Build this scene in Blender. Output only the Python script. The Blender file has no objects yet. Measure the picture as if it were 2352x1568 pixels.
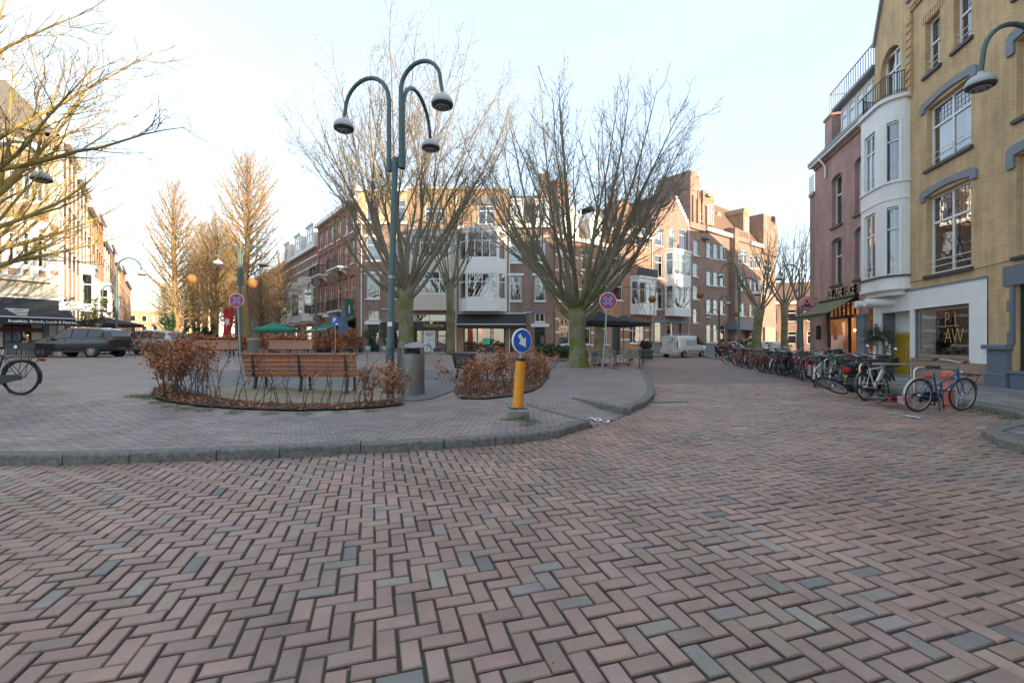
import bpy, bmesh, math, random
import numpy as np
from mathutils import Vector, Matrix, noise
from mathutils.geometry import delaunay_2d_cdt

rnd = random.Random(11)
nr = np.random.RandomState(11)
scene = bpy.context.scene
COL = scene.collection
R = math.radians

# ------------------------------------------------------------------ camera, sky, sun, exposure
CAMZ = 1.45
F, CX, CY = 1045.5, 1176.0, 784.0          # focal length and centre of the photograph (pixels at 2352 wide)
cam_d = bpy.data.cameras.new('camera')
cam_d.sensor_width = 36.0
cam_d.lens = 16.0
cam_d.clip_start = 0.05
cam_d.clip_end = 3000
cam = bpy.data.objects.new('camera', cam_d)
COL.objects.link(cam)
cam.location = (0, 0, CAMZ)
cam.rotation_euler = (R(90), 0, 0)
scene.camera = cam

SUN_AZ = (0.75, -0.66)                     # horizontal direction towards the sun: behind the camera, to the right
SUN_EL = R(9.6)
world = bpy.data.worlds.new('World')
scene.world = world
world.use_nodes = True
nt = world.node_tree
bg = nt.nodes['Background']
sky = nt.nodes.new('ShaderNodeTexSky')
sky.sky_type = 'NISHITA'
sky.sun_disc = False
sky.sun_elevation = SUN_EL
sky.sun_rotation = math.atan2(SUN_AZ[0], SUN_AZ[1])
sky.air_density = 1.0
sky.dust_density = 0.6
sky.ozone_density = 1.0
veil = nt.nodes.new('ShaderNodeMix'); veil.data_type = 'RGBA'          # thin bright winter haze over the whole sky
tcw = nt.nodes.new('ShaderNodeTexCoord'); mpw = nt.nodes.new('ShaderNodeMapping'); mpw.inputs['Scale'].default_value = (1.4, 2.6, 5.0)
cir = nt.nodes.new('ShaderNodeTexNoise'); cir.inputs['Scale'].default_value = 1.6; cir.inputs['Detail'].default_value = 7; cir.inputs['Roughness'].default_value = .6
mrw = nt.nodes.new('ShaderNodeMapRange'); mrw.inputs['From Min'].default_value = .35; mrw.inputs['From Max'].default_value = .70
mrw.inputs['To Min'].default_value = .52; mrw.inputs['To Max'].default_value = .70
nt.links.new(tcw.outputs['Generated'], mpw.inputs['Vector']); nt.links.new(mpw.outputs[0], cir.inputs['Vector']); nt.links.new(cir.outputs['Fac'], mrw.inputs['Value'])
nt.links.new(mrw.outputs['Result'], veil.inputs['Factor'])
veil.inputs['B'].default_value = (2.08, 2.36, 2.80, 1)
nt.links.new(sky.outputs['Color'], veil.inputs['A'])
nt.links.new(veil.outputs['Result'], bg.inputs['Color'])
bg.inputs['Strength'].default_value = 0.15
sun_d = bpy.data.lights.new('sun', 'SUN')
sun_d.energy = 3.0
sun_d.angle = R(0.53)
sun_d.color = (1.0, 0.80, 0.56)
sun = bpy.data.objects.new('sun', sun_d)
COL.objects.link(sun)
sv = Vector((SUN_AZ[0]*math.cos(SUN_EL), SUN_AZ[1]*math.cos(SUN_EL), math.sin(SUN_EL)))
sun.rotation_euler = sv.to_track_quat('Z', 'Y').to_euler()
scene.view_settings.view_transform = 'Standard'
scene.view_settings.look = 'None'
scene.view_settings.use_curve_mapping = False
scene.view_settings.gamma = 1.0
scene.view_settings.exposure = 1.88

# ------------------------------------------------------------------ helpers
def smooth(t):
    t = max(0.0, min(1.0, t))
    return t*t*(3-2*t)

def hfun(x, y):
    """height of the paved square above the road"""
    crown = 0.30*smooth((-x-2)/8)*smooth((y-5.8)/3)
    back = 0.36*smooth((y-14)/26)*smooth((8-x)/7)
    h = 0.115 + min(crown+back, 0.42)
    a = (x-1.80)*(-.81) + (y-8.33)*.585
    b = (x-1.80)*.585 + (y-8.33)*.81
    b -= .55*a
    w = (1-smooth((abs(b)-.80)/.08))*(1-smooth((a+.1)/2.6))
    return h*(1-w) + 0.002*w

def P(x, y, z=0.0):
    Y = (CAMZ-z)*F/(y-CY)
    return ((x-CX)/F*Y, Y)

def G(x, y):
    z = 0.2
    for _ in range(12):
        p = P(x, y, z)
        z = 0.5*z+0.5*hfun(*p)
    return (p[0], p[1], z)

def D(x, y, Y):
    return Vector(((x-CX)/F*Y, Y, CAMZ+(CY-y)/F*Y))

class MB:
    """collects faces and links them as one mesh object"""
    def __init__(s):
        s.v = []; s.f = []; s.m = []; s.sm = []; s.M = None
    def _add(s, vs, fs, mi=0, smooth=False):
        o = len(s.v)
        if s.M is not None:
            vs = [tuple(s.M @ Vector(v)) for v in vs]
        s.v.extend(tuple(v) for v in vs)
        for f in fs:
            s.f.append(tuple(i+o for i in f)); s.m.append(mi); s.sm.append(smooth)
        return s
    def box(s, c, d, rz=0, mi=0, rx=0, ry=0):
        hx, hy, hz = d[0]/2, d[1]/2, d[2]/2
        vs = [(-hx,-hy,-hz),(hx,-hy,-hz),(hx,hy,-hz),(-hx,hy,-hz),(-hx,-hy,hz),(hx,-hy,hz),(hx,hy,hz),(-hx,hy,hz)]
        if rz or rx or ry:
            m = Matrix.Rotation(rz,3,'Z') @ Matrix.Rotation(ry,3,'Y') @ Matrix.Rotation(rx,3,'X')
            vs = [tuple(m @ Vector(v)) for v in vs]
        vs = [(v[0]+c[0], v[1]+c[1], v[2]+c[2]) for v in vs]
        return s._add(vs, [(3,2,1,0),(4,5,6,7),(0,1,5,4),(1,2,6,5),(2,3,7,6),(3,0,4,7)], mi)
    def ext(s, x0, x1, y0, y1, z0, z1, mi=0):
        return s.box(((x0+x1)/2,(y0+y1)/2,(z0+z1)/2),(abs(x1-x0),abs(y1-y0),abs(z1-z0)),0,mi)
    def cbox(s, c, d, b=.01, rz=0, mi=0):
        """box with chamfered top edges"""
        hx, hy, hz = d[0]/2, d[1]/2, d[2]/2
        vs = [(-hx,-hy,-hz),(hx,-hy,-hz),(hx,hy,-hz),(-hx,hy,-hz),(-hx,-hy,hz-b),(hx,-hy,hz-b),(hx,hy,hz-b),(-hx,hy,hz-b),
              (-hx+b,-hy+b,hz),(hx-b,-hy+b,hz),(hx-b,hy-b,hz),(-hx+b,hy-b,hz)]
        cc, ss = math.cos(rz), math.sin(rz)
        vs = [(v[0]*cc-v[1]*ss+c[0], v[0]*ss+v[1]*cc+c[1], v[2]+c[2]) for v in vs]
        return s._add(vs, [(3,2,1,0),(8,9,10,11),(0,1,5,4),(1,2,6,5),(2,3,7,6),(3,0,4,7),(4,5,9,8),(5,6,10,9),(6,7,11,10),(7,4,8,11)], mi)
    def tube(s, pts, r, n=8, cap=True, mi=0, closed=False):
        pts = [Vector(p) for p in pts]
        N = len(pts)
        rr = r if hasattr(r, '__len__') else [r]*N
        vs = []; fs = []
        up = None
        for i in range(N):
            if closed:
                t = pts[(i+1)%N]-pts[i-1]
            else:
                t = pts[min(i+1,N-1)]-pts[max(i-1,0)]
            t.normalize()
            if up is None:
                a = Vector((0,0,1)) if abs(t.z) < .9 else Vector((1,0,0))
                up = (a - t*a.dot(t)).normalized()
            else:
                up = (up - t*up.dot(t)).normalized()
            b = t.cross(up)
            for k in range(n):
                an = 2*math.pi*k/n
                vs.append(tuple(pts[i] + (up*math.cos(an)+b*math.sin(an))*rr[i]))
        M_ = N if closed else N-1
        for i in range(M_):
            j = (i+1) % N
            for k in range(n):
                k2 = (k+1) % n
                fs.append((i*n+k, i*n+k2, j*n+k2, j*n+k))
        s._add(vs, fs, mi, True)
        if cap and not closed:
            s._add(vs[:n][::-1], [tuple(range(n))], mi)
            s._add(vs[-n:], [tuple(range(n))], mi)
        return s
    def bar(s, a, b, w, h=None, mi=0):
        """rectangular bar from a to b"""
        a = Vector(a); b = Vector(b); t = (b-a); L = t.length; t.normalize()
        ref = Vector((0,0,1)) if abs(t.z) < .95 else Vector((0,1,0))
        u = t.cross(ref).normalized(); v = u.cross(t)
        h = h or w
        vs = []
        for p in (a, b):
            for (i, j) in ((-1,-1),(1,-1),(1,1),(-1,1)):
                vs.append(tuple(p+u*(i*w/2)+v*(j*h/2)))
        return s._add(vs, [(3,2,1,0),(4,5,6,7),(0,1,5,4),(1,2,6,5),(2,3,7,6),(3,0,4,7)], mi)
    def lathe(s, prof, n=16, c=(0,0,0), mi=0, sm=True, axis='Z', sx=1, sy=1):
        vs = []; fs = []
        for (r, z) in prof:
            for k in range(n):
                a = 2*math.pi*k/n
                if axis == 'Z': p = (r*math.cos(a)*sx, r*math.sin(a)*sy, z)
                elif axis == 'Y': p = (r*math.cos(a), z, r*math.sin(a))
                else: p = (z, r*math.cos(a), r*math.sin(a))
                vs.append((p[0]+c[0], p[1]+c[1], p[2]+c[2]))
        for i in range(len(prof)-1):
            for k in range(n):
                k2 = (k+1) % n
                fs.append((i*n+k, i*n+k2, (i+1)*n+k2, (i+1)*n+k))
        s._add(vs, fs, mi, sm)
        return s
    def prism(s, poly, a0, a1, axis='Z', mi=0, sm=False):
        """polygon extruded along an axis; for Y the polygon is (x,z), for X it is (y,z)"""
        n = len(poly)
        def pt(p, a):
            if axis == 'Z': return (p[0], p[1], a)
            if axis == 'Y': return (p[0], a, p[1])
            return (a, p[0], p[1])
        vs = [pt(p, a0) for p in poly]+[pt(p, a1) for p in poly]
        s._add(vs, [tuple(range(n))[::-1], tuple(range(n, 2*n))], mi)
        s._add(vs, [(i, (i+1) % n, n+(i+1) % n, n+i) for i in range(n)], mi, sm)
        return s
    def quad(s, a, b, c, d, mi=0):
        return s._add([a,b,c,d], [(0,1,2,3)], mi)
    def mesh(s, name):
        me = bpy.data.meshes.new(name)
        me.from_pydata(s.v, [], s.f)
        me.polygons.foreach_set('use_smooth', s.sm)
        if any(s.m): me.polygons.foreach_set('material_index', s.m)
        me.update()
        return me
    def build(s, name, mats=None, parent=None, kind=None, fix=True):
        me = s.mesh(name)
        if fix:
            bm = bmesh.new(); bm.from_mesh(me)
            bmesh.ops.recalc_face_normals(bm, faces=bm.faces)
            bm.to_mesh(me); bm.free()
        return link(name, me, mats, parent, kind)

def link(name, me, mats=None, parent=None, kind=None):
    if mats is not None:
        for m in (mats if isinstance(mats, (list, tuple)) else [mats]):
            me.materials.append(m)
    o = bpy.data.objects.new(name, me)
    COL.objects.link(o)
    if parent is not None: o.parent = parent
    if kind: o['kind'] = kind
    return o

def npmesh(name, V, Q, mats, parent=None, kind=None, smooth=True, color=None, loop_color=None):
    """mesh from numpy vertices and quads (or triangles)"""
    me = bpy.data.meshes.new(name)
    V = np.asarray(V, np.float32); Q = np.asarray(Q, np.int32)
    k = Q.shape[1]
    me.vertices.add(len(V)); me.vertices.foreach_set('co', V.ravel())
    me.loops.add(Q.size); me.loops.foreach_set('vertex_index', Q.ravel())
    me.polygons.add(len(Q))
    me.polygons.foreach_set('loop_start', np.arange(0, Q.size, k, dtype=np.int32))
    me.polygons.foreach_set('loop_total', np.full(len(Q), k, np.int32))
    me.polygons.foreach_set('use_smooth', np.full(len(Q), smooth, bool))
    me.update(calc_edges=True)
    if color is not None:
        at = me.color_attributes.new('tint', 'FLOAT_COLOR', 'POINT')
        c = np.ones((len(V), 4), np.float32); c[:, :3] = color
        at.data.foreach_set('color', c.ravel())
    return link(name, me, mats, parent, kind)

def thing(name, label, cat, loc=(0,0,0), rz=0, group=None):
    o = bpy.data.objects.new(name, None)
    o.empty_display_size = .2
    COL.objects.link(o)
    o.location = loc; o.rotation_euler = (0, 0, rz)
    return tag(o, label, cat, group)

def tag(o, label=None, cat=None, group=None, kind=None):
    if label: o['label'] = label
    if cat: o['category'] = cat
    if group: o['group'] = group
    if kind: o['kind'] = kind
    return o

def copy_tree(o, parent=None):
    c = o.copy(); COL.objects.link(c)
    if parent is not None: c.parent = parent
    for ch in list(o.children): copy_tree(ch, c)
    return c

# ------------------------------------------------------------------ materials
def srgb(r, g, b):
    f = lambda c: (c/255/12.92) if c/255 <= .04045 else ((c/255+.055)/1.055)**2.4
    return (f(r), f(g), f(b))

def nodemat(name):
    m = bpy.data.materials.new(name); m.use_nodes = True
    n = m.node_tree
    return m, n, n.nodes['Principled BSDF']

def plain(name, col, rough=.5, metal=0.0, var=.12, scale=8.0, bump=0.0, bscale=40.0, spec=.5, coat=0.0, emit=None):
    """one colour with soft procedural variation and fine relief"""
    m, n, b = nodemat(name)
    b.inputs['Roughness'].default_value = rough
    b.inputs['Metallic'].default_value = metal
    b.inputs['Specular IOR Level'].default_value = spec
    b.inputs['Coat Weight'].default_value = coat
    tc = n.nodes.new('ShaderNodeTexCoord')
    if var > 0:
        no = n.nodes.new('ShaderNodeTexNoise'); no.inputs['Scale'].default_value = scale
        no.inputs['Detail'].default_value = 5; no.inputs['Roughness'].default_value = .65
        n.links.new(tc.outputs['Object'], no.inputs['Vector'])
        mr = n.nodes.new('ShaderNodeMapRange'); mr.inputs['From Min'].default_value = .3; mr.inputs['From Max'].default_value = .7
        mr.inputs['To Min'].default_value = 1-var; mr.inputs['To Max'].default_value = 1+var
        n.links.new(no.outputs['Fac'], mr.inputs['Value'])
        mx = n.nodes.new('ShaderNodeMix'); mx.data_type = 'RGBA'; mx.blend_type = 'MULTIPLY'
        mx.inputs['Factor'].default_value = 1
        mx.inputs['A'].default_value = (*col, 1)
        n.links.new(mr.outputs['Result'], mx.inputs['B'])
        n.links.new(mx.outputs['Result'], b.inputs['Base Color'])
        mr2 = n.nodes.new('ShaderNodeMapRange'); mr2.inputs['To Min'].default_value = max(0, rough-.12); mr2.inputs['To Max'].default_value = min(1, rough+.12)
        n.links.new(no.outputs['Fac'], mr2.inputs['Value']); n.links.new(mr2.outputs['Result'], b.inputs['Roughness'])
    else:
        b.inputs['Base Color'].default_value = (*col, 1)
    if bump > 0:
        n2 = n.nodes.new('ShaderNodeTexNoise'); n2.inputs['Scale'].default_value = bscale; n2.inputs['Detail'].default_value = 4
        n.links.new(tc.outputs['Object'], n2.inputs['Vector'])
        bu = n.nodes.new('ShaderNodeBump'); bu.inputs['Strength'].default_value = bump; bu.inputs['Distance'].default_value = .02
        n.links.new(n2.outputs['Fac'], bu.inputs['Height']); n.links.new(bu.outputs['Normal'], b.inputs['Normal'])
    if emit:
        b.inputs['Emission Color'].default_value = (*emit[0], 1); b.inputs['Emission Strength'].default_value = emit[1]
    return m

def wall_uv(n):
    """wall coordinates: along the wall and up, for front and side faces alike"""
    tc = n.nodes.new('ShaderNodeTexCoord')
    sp = n.nodes.new('ShaderNodeSeparateXYZ'); n.links.new(tc.outputs['Object'], sp.inputs[0])
    sn = n.nodes.new('ShaderNodeSeparateXYZ'); n.links.new(tc.outputs['Normal'], sn.inputs[0])
    ab = n.nodes.new('ShaderNodeMath'); ab.operation = 'ABSOLUTE'; n.links.new(sn.outputs['X'], ab.inputs[0])
    gt = n.nodes.new('ShaderNodeMath'); gt.operation = 'GREATER_THAN'; gt.inputs[1].default_value = .7
    n.links.new(ab.outputs[0], gt.inputs[0])
    mx = n.nodes.new('ShaderNodeMix'); mx.data_type = 'FLOAT'
    n.links.new(gt.outputs[0], mx.inputs['Factor']); n.links.new(sp.outputs['X'], mx.inputs['A']); n.links.new(sp.outputs['Y'], mx.inputs['B'])
    cb = n.nodes.new('ShaderNodeCombineXYZ')
    n.links.new(mx.outputs['Result'], cb.inputs['X']); n.links.new(sp.outputs['Z'], cb.inputs['Y'])
    return tc, cb

def brickmat(name, c1, c2, mortar, bw=.215, bh=.0625, ms=.008, rough=.8, bump=.5, var=.2, spec=.3):
    m, n, b = nodemat(name)
    b.inputs['Roughness'].default_value = rough
    b.inputs['Specular IOR Level'].default_value = spec
    tc, cb = wall_uv(n)
    br = n.nodes.new('ShaderNodeTexBrick')
    br.inputs['Scale'].default_value = 1.0
    br.inputs['Brick Width'].default_value = bw; br.inputs['Row Height'].default_value = bh
    br.inputs['Mortar Size'].default_value = ms; br.inputs['Mortar Smooth'].default_value = .3
    br.inputs['Color1'].default_value = (*c1, 1); br.inputs['Color2'].default_value = (*c2, 1); br.inputs['Mortar'].default_value = (*mortar, 1)
    n.links.new(cb.outputs[0], br.inputs['Vector'])
    no = n.nodes.new('ShaderNodeTexNoise'); no.inputs['Scale'].default_value = .8; no.inputs['Detail'].default_value = 6; no.inputs['Roughness'].default_value = .7
    n.links.new(tc.outputs['Object'], no.inputs['Vector'])
    mr = n.nodes.new('ShaderNodeMapRange'); mr.inputs['From Min'].default_value = .3; mr.inputs['From Max'].default_value = .7
    mr.inputs['To Min'].default_value = 1-var; mr.inputs['To Max'].default_value = 1+var
    n.links.new(no.outputs['Fac'], mr.inputs['Value'])
    mx = n.nodes.new('ShaderNodeMix'); mx.data_type = 'RGBA'; mx.blend_type = 'MULTIPLY'; mx.inputs['Factor'].default_value = 1
    n.links.new(br.outputs['Color'], mx.inputs['A']); n.links.new(mr.outputs['Result'], mx.inputs['B'])
    smp = n.nodes.new('ShaderNodeMapping'); smp.inputs['Scale'].default_value = (2.6, 2.6, .22)
    n.links.new(tc.outputs['Object'], smp.inputs['Vector'])
    sno = n.nodes.new('ShaderNodeTexNoise'); sno.inputs['Scale'].default_value = 1.5; sno.inputs['Detail'].default_value = 6; sno.inputs['Roughness'].default_value = .65
    n.links.new(smp.outputs[0], sno.inputs['Vector'])
    smr = n.nodes.new('ShaderNodeMapRange'); smr.inputs['From Min'].default_value = .35; smr.inputs['From Max'].default_value = .72
    smr.inputs['To Min'].default_value = 1.08; smr.inputs['To Max'].default_value = .72
    n.links.new(sno.outputs['Fac'], smr.inputs['Value'])
    m3 = n.nodes.new('ShaderNodeMix'); m3.data_type = 'RGBA'; m3.blend_type = 'MULTIPLY'; m3.inputs['Factor'].default_value = 1
    n.links.new(mx.outputs['Result'], m3.inputs['A']); n.links.new(smr.outputs['Result'], m3.inputs['B'])
    n.links.new(m3.outputs['Result'], b.inputs['Base Color'])
    bu = n.nodes.new('ShaderNodeBump'); bu.inputs['Strength'].default_value = bump; bu.inputs['Distance'].default_value = .01; bu.invert = True
    n.links.new(br.outputs['Fac'], bu.inputs['Height']); n.links.new(bu.outputs['Normal'], b.inputs['Normal'])
    return m

def glassmat(name, tint=(.75,.8,.8), ior=1.6, rough=.0, rmin=.16):
    """window pane: reflection over a clear tinted sheet, slightly wavy"""
    m, n, b = nodemat(name)
    n.nodes.remove(b)
    out = n.nodes['Material Output']
    fr = n.nodes.new('ShaderNodeFresnel'); fr.inputs['IOR'].default_value = ior
    tr = n.nodes.new('ShaderNodeBsdfTransparent'); tr.inputs['Color'].default_value = (*tint, 1)
    gl = n.nodes.new('ShaderNodeBsdfGlossy'); gl.inputs['Roughness'].default_value = rough; gl.inputs['Color'].default_value = (.95,.97,1,1)
    mp = n.nodes.new('ShaderNodeMapRange'); mp.inputs['From Min'].default_value = 0; mp.inputs['From Max'].default_value = .6
    mp.inputs['To Min'].default_value = rmin; mp.inputs['To Max'].default_value = .9
    n.links.new(fr.outputs[0], mp.inputs['Value'])
    tc = n.nodes.new('ShaderNodeTexCoord'); no = n.nodes.new('ShaderNodeTexNoise'); no.inputs['Scale'].default_value = .9
    n.links.new(tc.outputs['Object'], no.inputs['Vector'])
    bu = n.nodes.new('ShaderNodeBump'); bu.inputs['Strength'].default_value = .12; bu.inputs['Distance'].default_value = .03
    n.links.new(no.outputs['Fac'], bu.inputs['Height']); n.links.new(bu.outputs['Normal'], gl.inputs['Normal'])
    mx = n.nodes.new('ShaderNodeMixShader')
    n.links.new(mp.outputs['Result'], mx.inputs[0]); n.links.new(tr.outputs[0], mx.inputs[1]); n.links.new(gl.outputs[0], mx.inputs[2])
    n.links.new(mx.outputs[0], out.inputs['Surface'])
    return m

def tintmat(name, rough=.6, scale=60, var=.18, bump=.25, spec=.4):
    """colour comes from the piece itself (colour attribute), with grain on top"""
    m, n, b = nodemat(name)
    b.inputs['Specular IOR Level'].default_value = spec
    at = n.nodes.new('ShaderNodeAttribute'); at.attribute_name = 'tint'
    tc = n.nodes.new('ShaderNodeTexCoord')
    no = n.nodes.new('ShaderNodeTexNoise'); no.inputs['Scale'].default_value = scale; no.inputs['Detail'].default_value = 5; no.inputs['Roughness'].default_value = .75
    n.links.new(tc.outputs['Object'], no.inputs['Vector'])
    big = n.nodes.new('ShaderNodeTexNoise'); big.inputs['Scale'].default_value = .7; big.inputs['Detail'].default_value = 4
    n.links.new(tc.outputs['Object'], big.inputs['Vector'])
    ad = n.nodes.new('ShaderNodeMath'); ad.operation = 'ADD'
    n.links.new(no.outputs['Fac'], ad.inputs[0]); n.links.new(big.outputs['Fac'], ad.inputs[1])
    mr = n.nodes.new('ShaderNodeMapRange'); mr.inputs['From Min'].default_value = .7; mr.inputs['From Max'].default_value = 1.3
    mr.inputs['To Min'].default_value = 1-var; mr.inputs['To Max'].default_value = 1+var
    n.links.new(ad.outputs[0], mr.inputs['Value'])
    mx = n.nodes.new('ShaderNodeMix'); mx.data_type = 'RGBA'; mx.blend_type = 'MULTIPLY'; mx.inputs['Factor'].default_value = 1
    n.links.new(at.outputs['Color'], mx.inputs['A']); n.links.new(mr.outputs['Result'], mx.inputs['B'])
    geo = n.nodes.new('ShaderNodeNewGeometry')
    sno = n.nodes.new('ShaderNodeTexNoise'); sno.inputs['Scale'].default_value = 1.1; sno.inputs['Detail'].default_value = 9; sno.inputs['Roughness'].default_value = .7
    n.links.new(geo.outputs['Position'], sno.inputs['Vector'])
    smr = n.nodes.new('ShaderNodeMapRange'); smr.inputs['From Min'].default_value = .36; smr.inputs['From Max'].default_value = .66
    smr.inputs['To Min'].default_value = 1.16; smr.inputs['To Max'].default_value = .70
    n.links.new(sno.outputs['Fac'], smr.inputs['Value'])
    m3 = n.nodes.new('ShaderNodeMix'); m3.data_type = 'RGBA'; m3.blend_type = 'MULTIPLY'; m3.inputs['Factor'].default_value = 1
    n.links.new(mx.outputs['Result'], m3.inputs['A']); n.links.new(smr.outputs['Result'], m3.inputs['B'])
    n.links.new(m3.outputs['Result'], b.inputs['Base Color'])
    b.inputs['Roughness'].default_value = rough
    mr2 = n.nodes.new('ShaderNodeMapRange'); mr2.inputs['To Min'].default_value = rough-.15; mr2.inputs['To Max'].default_value = rough+.15
    n.links.new(big.outputs['Fac'], mr2.inputs['Value']); n.links.new(mr2.outputs['Result'], b.inputs['Roughness'])
    bu = n.nodes.new('ShaderNodeBump'); bu.inputs['Strength'].default_value = bump; bu.inputs['Distance'].default_value = .006
    n.links.new(no.outputs['Fac'], bu.inputs['Height']); n.links.new(bu.outputs['Normal'], b.inputs['Normal'])
    return m

def pavemat(name, c1, c2, joint, bw, bh, ms, rot=0.0, rough=.7, var=.22):
    """far paving, past the distance where single stones can be told apart"""
    m, n, b = nodemat(name)
    b.inputs['Roughness'].default_value = rough
    b.inputs['Specular IOR Level'].default_value = .35
    tc = n.nodes.new('ShaderNodeTexCoord')
    mp = n.nodes.new('ShaderNodeMapping'); mp.inputs['Rotation'].default_value = (0, 0, rot)
    n.links.new(tc.outputs['Object'], mp.inputs['Vector'])
    br = n.nodes.new('ShaderNodeTexBrick'); br.inputs['Scale'].default_value = 1
    br.inputs['Brick Width'].default_value = bw; br.inputs['Row Height'].default_value = bh; br.inputs['Mortar Size'].default_value = ms
    br.inputs['Mortar Smooth'].default_value = .2
    br.inputs['Color1'].default_value = (*c1, 1); br.inputs['Color2'].default_value = (*c2, 1); br.inputs['Mortar'].default_value = (*joint, 1)
    n.links.new(mp.outputs[0], br.inputs['Vector'])
    no = n.nodes.new('ShaderNodeTexNoise'); no.inputs['Scale'].default_value = .55; no.inputs['Detail'].default_value = 9; no.inputs['Roughness'].default_value = .72
    n.links.new(tc.outputs['Object'], no.inputs['Vector'])
    mr = n.nodes.new('ShaderNodeMapRange'); mr.inputs['From Min'].default_value = .3; mr.inputs['From Max'].default_value = .7
    mr.inputs['To Min'].default_value = 1-var; mr.inputs['To Max'].default_value = 1+var
    n.links.new(no.outputs['Fac'], mr.inputs['Value'])
    mx = n.nodes.new('ShaderNodeMix'); mx.data_type = 'RGBA'; mx.blend_type = 'MULTIPLY'; mx.inputs['Factor'].default_value = 1
    n.links.new(br.outputs['Color'], mx.inputs['A']); n.links.new(mr.outputs['Result'], mx.inputs['B'])
    n.links.new(mx.outputs['Result'], b.inputs['Base Color'])
    bu = n.nodes.new('ShaderNodeBump'); bu.inputs['Strength'].default_value = .4; bu.inputs['Distance'].default_value = .01; bu.invert = True
    n.links.new(br.outputs['Fac'], bu.inputs['Height']); n.links.new(bu.outputs['Normal'], b.inputs['Normal'])
    return m

def barkmat(name, c1, c2, moss, mossamt=.5, zlo=1.0, zhi=9.0):
    """bark: two browns in ridges, green moss growing on the lower trunk and limbs"""
    m, n, b = nodemat(name)
    b.inputs['Roughness'].default_value = .9; b.inputs['Specular IOR Level'].default_value = .15
    tc = n.nodes.new('ShaderNodeTexCoord')
    mp = n.nodes.new('ShaderNodeMapping'); mp.inputs['Scale'].default_value = (9, 9, 2.2)
    n.links.new(tc.outputs['Object'], mp.inputs['Vector'])
    no = n.nodes.new('ShaderNodeTexNoise'); no.inputs['Scale'].default_value = 1.3; no.inputs['Detail'].default_value = 7; no.inputs['Roughness'].default_value = .7
    n.links.new(mp.outputs[0], no.inputs['Vector'])
    mr = n.nodes.new('ShaderNodeMapRange'); mr.inputs['From Min'].default_value = .35; mr.inputs['From Max'].default_value = .65
    n.links.new(no.outputs['Fac'], mr.inputs['Value'])
    mx = n.nodes.new('ShaderNodeMix'); mx.data_type = 'RGBA'
    mx.inputs['A'].default_value = (*c1, 1); mx.inputs['B'].default_value = (*c2, 1)
    n.links.new(mr.outputs['Result'], mx.inputs['Factor'])
    n2 = n.nodes.new('ShaderNodeTexNoise'); n2.inputs['Scale'].default_value = 1.6; n2.inputs['Detail'].default_value = 5
    n.links.new(tc.outputs['Object'], n2.inputs['Vector'])
    sp = n.nodes.new('ShaderNodeSeparateXYZ'); n.links.new(tc.outputs['Object'], sp.inputs[0])
    hz = n.nodes.new('ShaderNodeMapRange'); hz.inputs['From Min'].default_value = zlo; hz.inputs['From Max'].default_value = zhi
    hz.inputs['To Min'].default_value = .12; hz.inputs['To Max'].default_value = -.25
    n.links.new(sp.outputs['Z'], hz.inputs['Value'])
    ad = n.nodes.new('ShaderNodeMath'); ad.operation = 'ADD'
    n.links.new(n2.outputs['Fac'], ad.inputs[0]); n.links.new(hz.outputs['Result'], ad.inputs[1])
    ms = n.nodes.new('ShaderNodeMapRange'); ms.inputs['From Min'].default_value = .50; ms.inputs['From Max'].default_value = .66; ms.inputs['To Max'].default_value = mossamt
    n.links.new(ad.outputs[0], ms.inputs['Value'])
    m2 = n.nodes.new('ShaderNodeMix'); m2.data_type = 'RGBA'; m2.inputs['B'].default_value = (*moss, 1)
    n.links.new(ms.outputs['Result'], m2.inputs['Factor']); n.links.new(mx.outputs['Result'], m2.inputs['A'])
    n.links.new(m2.outputs['Result'], b.inputs['Base Color'])
    bu = n.nodes.new('ShaderNodeBump'); bu.inputs['Strength'].default_value = .7; bu.inputs['Distance'].default_value = .05
    n.links.new(no.outputs['Fac'], bu.inputs['Height']); n.links.new(bu.outputs['Normal'], b.inputs['Normal'])
    return m

M = {}
M['stone_dark'] = plain('kerb_concrete', (.195,.188,.165), .9, var=.45, scale=16, bump=1.0, bscale=110)
M['joint'] = plain('joint_sand', (.05,.044,.034), .95, var=.3, scale=30, bump=.3)
M['brick_piece'] = tintmat('fired_clinker', rough=.54, spec=.5)
M['road_far'] = pavemat('road_paving', (.225,.165,.143), (.19,.152,.138), (.115,.092,.082), .21, .105, .008, R(17))
M['plaza_far'] = pavemat('square_paving', (.285,.235,.21), (.245,.21,.19), (.16,.135,.12), .21, .068, .006, R(-3))
M['slab'] = tintmat('concrete_slab', rough=.75, scale=40, var=.2)
M['slab_far'] = pavemat('slab_paving', (.17,.17,.165), (.14,.14,.138), (.07,.07,.065), .3, .3, .008, R(14))
M['ground'] = plain('ground_earth', (.10,.09,.075), .95, var=.3, scale=.5)
M['sand'] = plain('sand', (.26,.215,.15), .95, var=.25, scale=3, bump=.4, bscale=60)
M['cobble'] = pavemat('grey_setts', (.20,.205,.21), (.155,.16,.165), (.10,.095,.085), .1, .09, .012, R(8), var=.3)
M['soil'] = plain('soil', (.085,.062,.045), 1, var=.5, scale=12, bump=1, bscale=50)
M['white'] = plain('white_paint', (.78,.78,.76), .5, var=.05, scale=2)
M['white_frame'] = plain('white_window_paint', (.74,.74,.72), .4, var=.05, scale=3)
M['cream'] = plain('cream_render', (.60,.55,.45), .8, var=.08, scale=1.2, bump=.1)
M['beige'] = plain('beige_panel', (.56,.51,.43), .6, var=.06, scale=1)
M['greystone'] = plain('grey_bluestone', (.20,.225,.25), .7, var=.12, scale=4, bump=.15)
M['bluegrey'] = plain('blue_grey_paint', (.13,.16,.195), .5, var=.08, scale=3)
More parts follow.
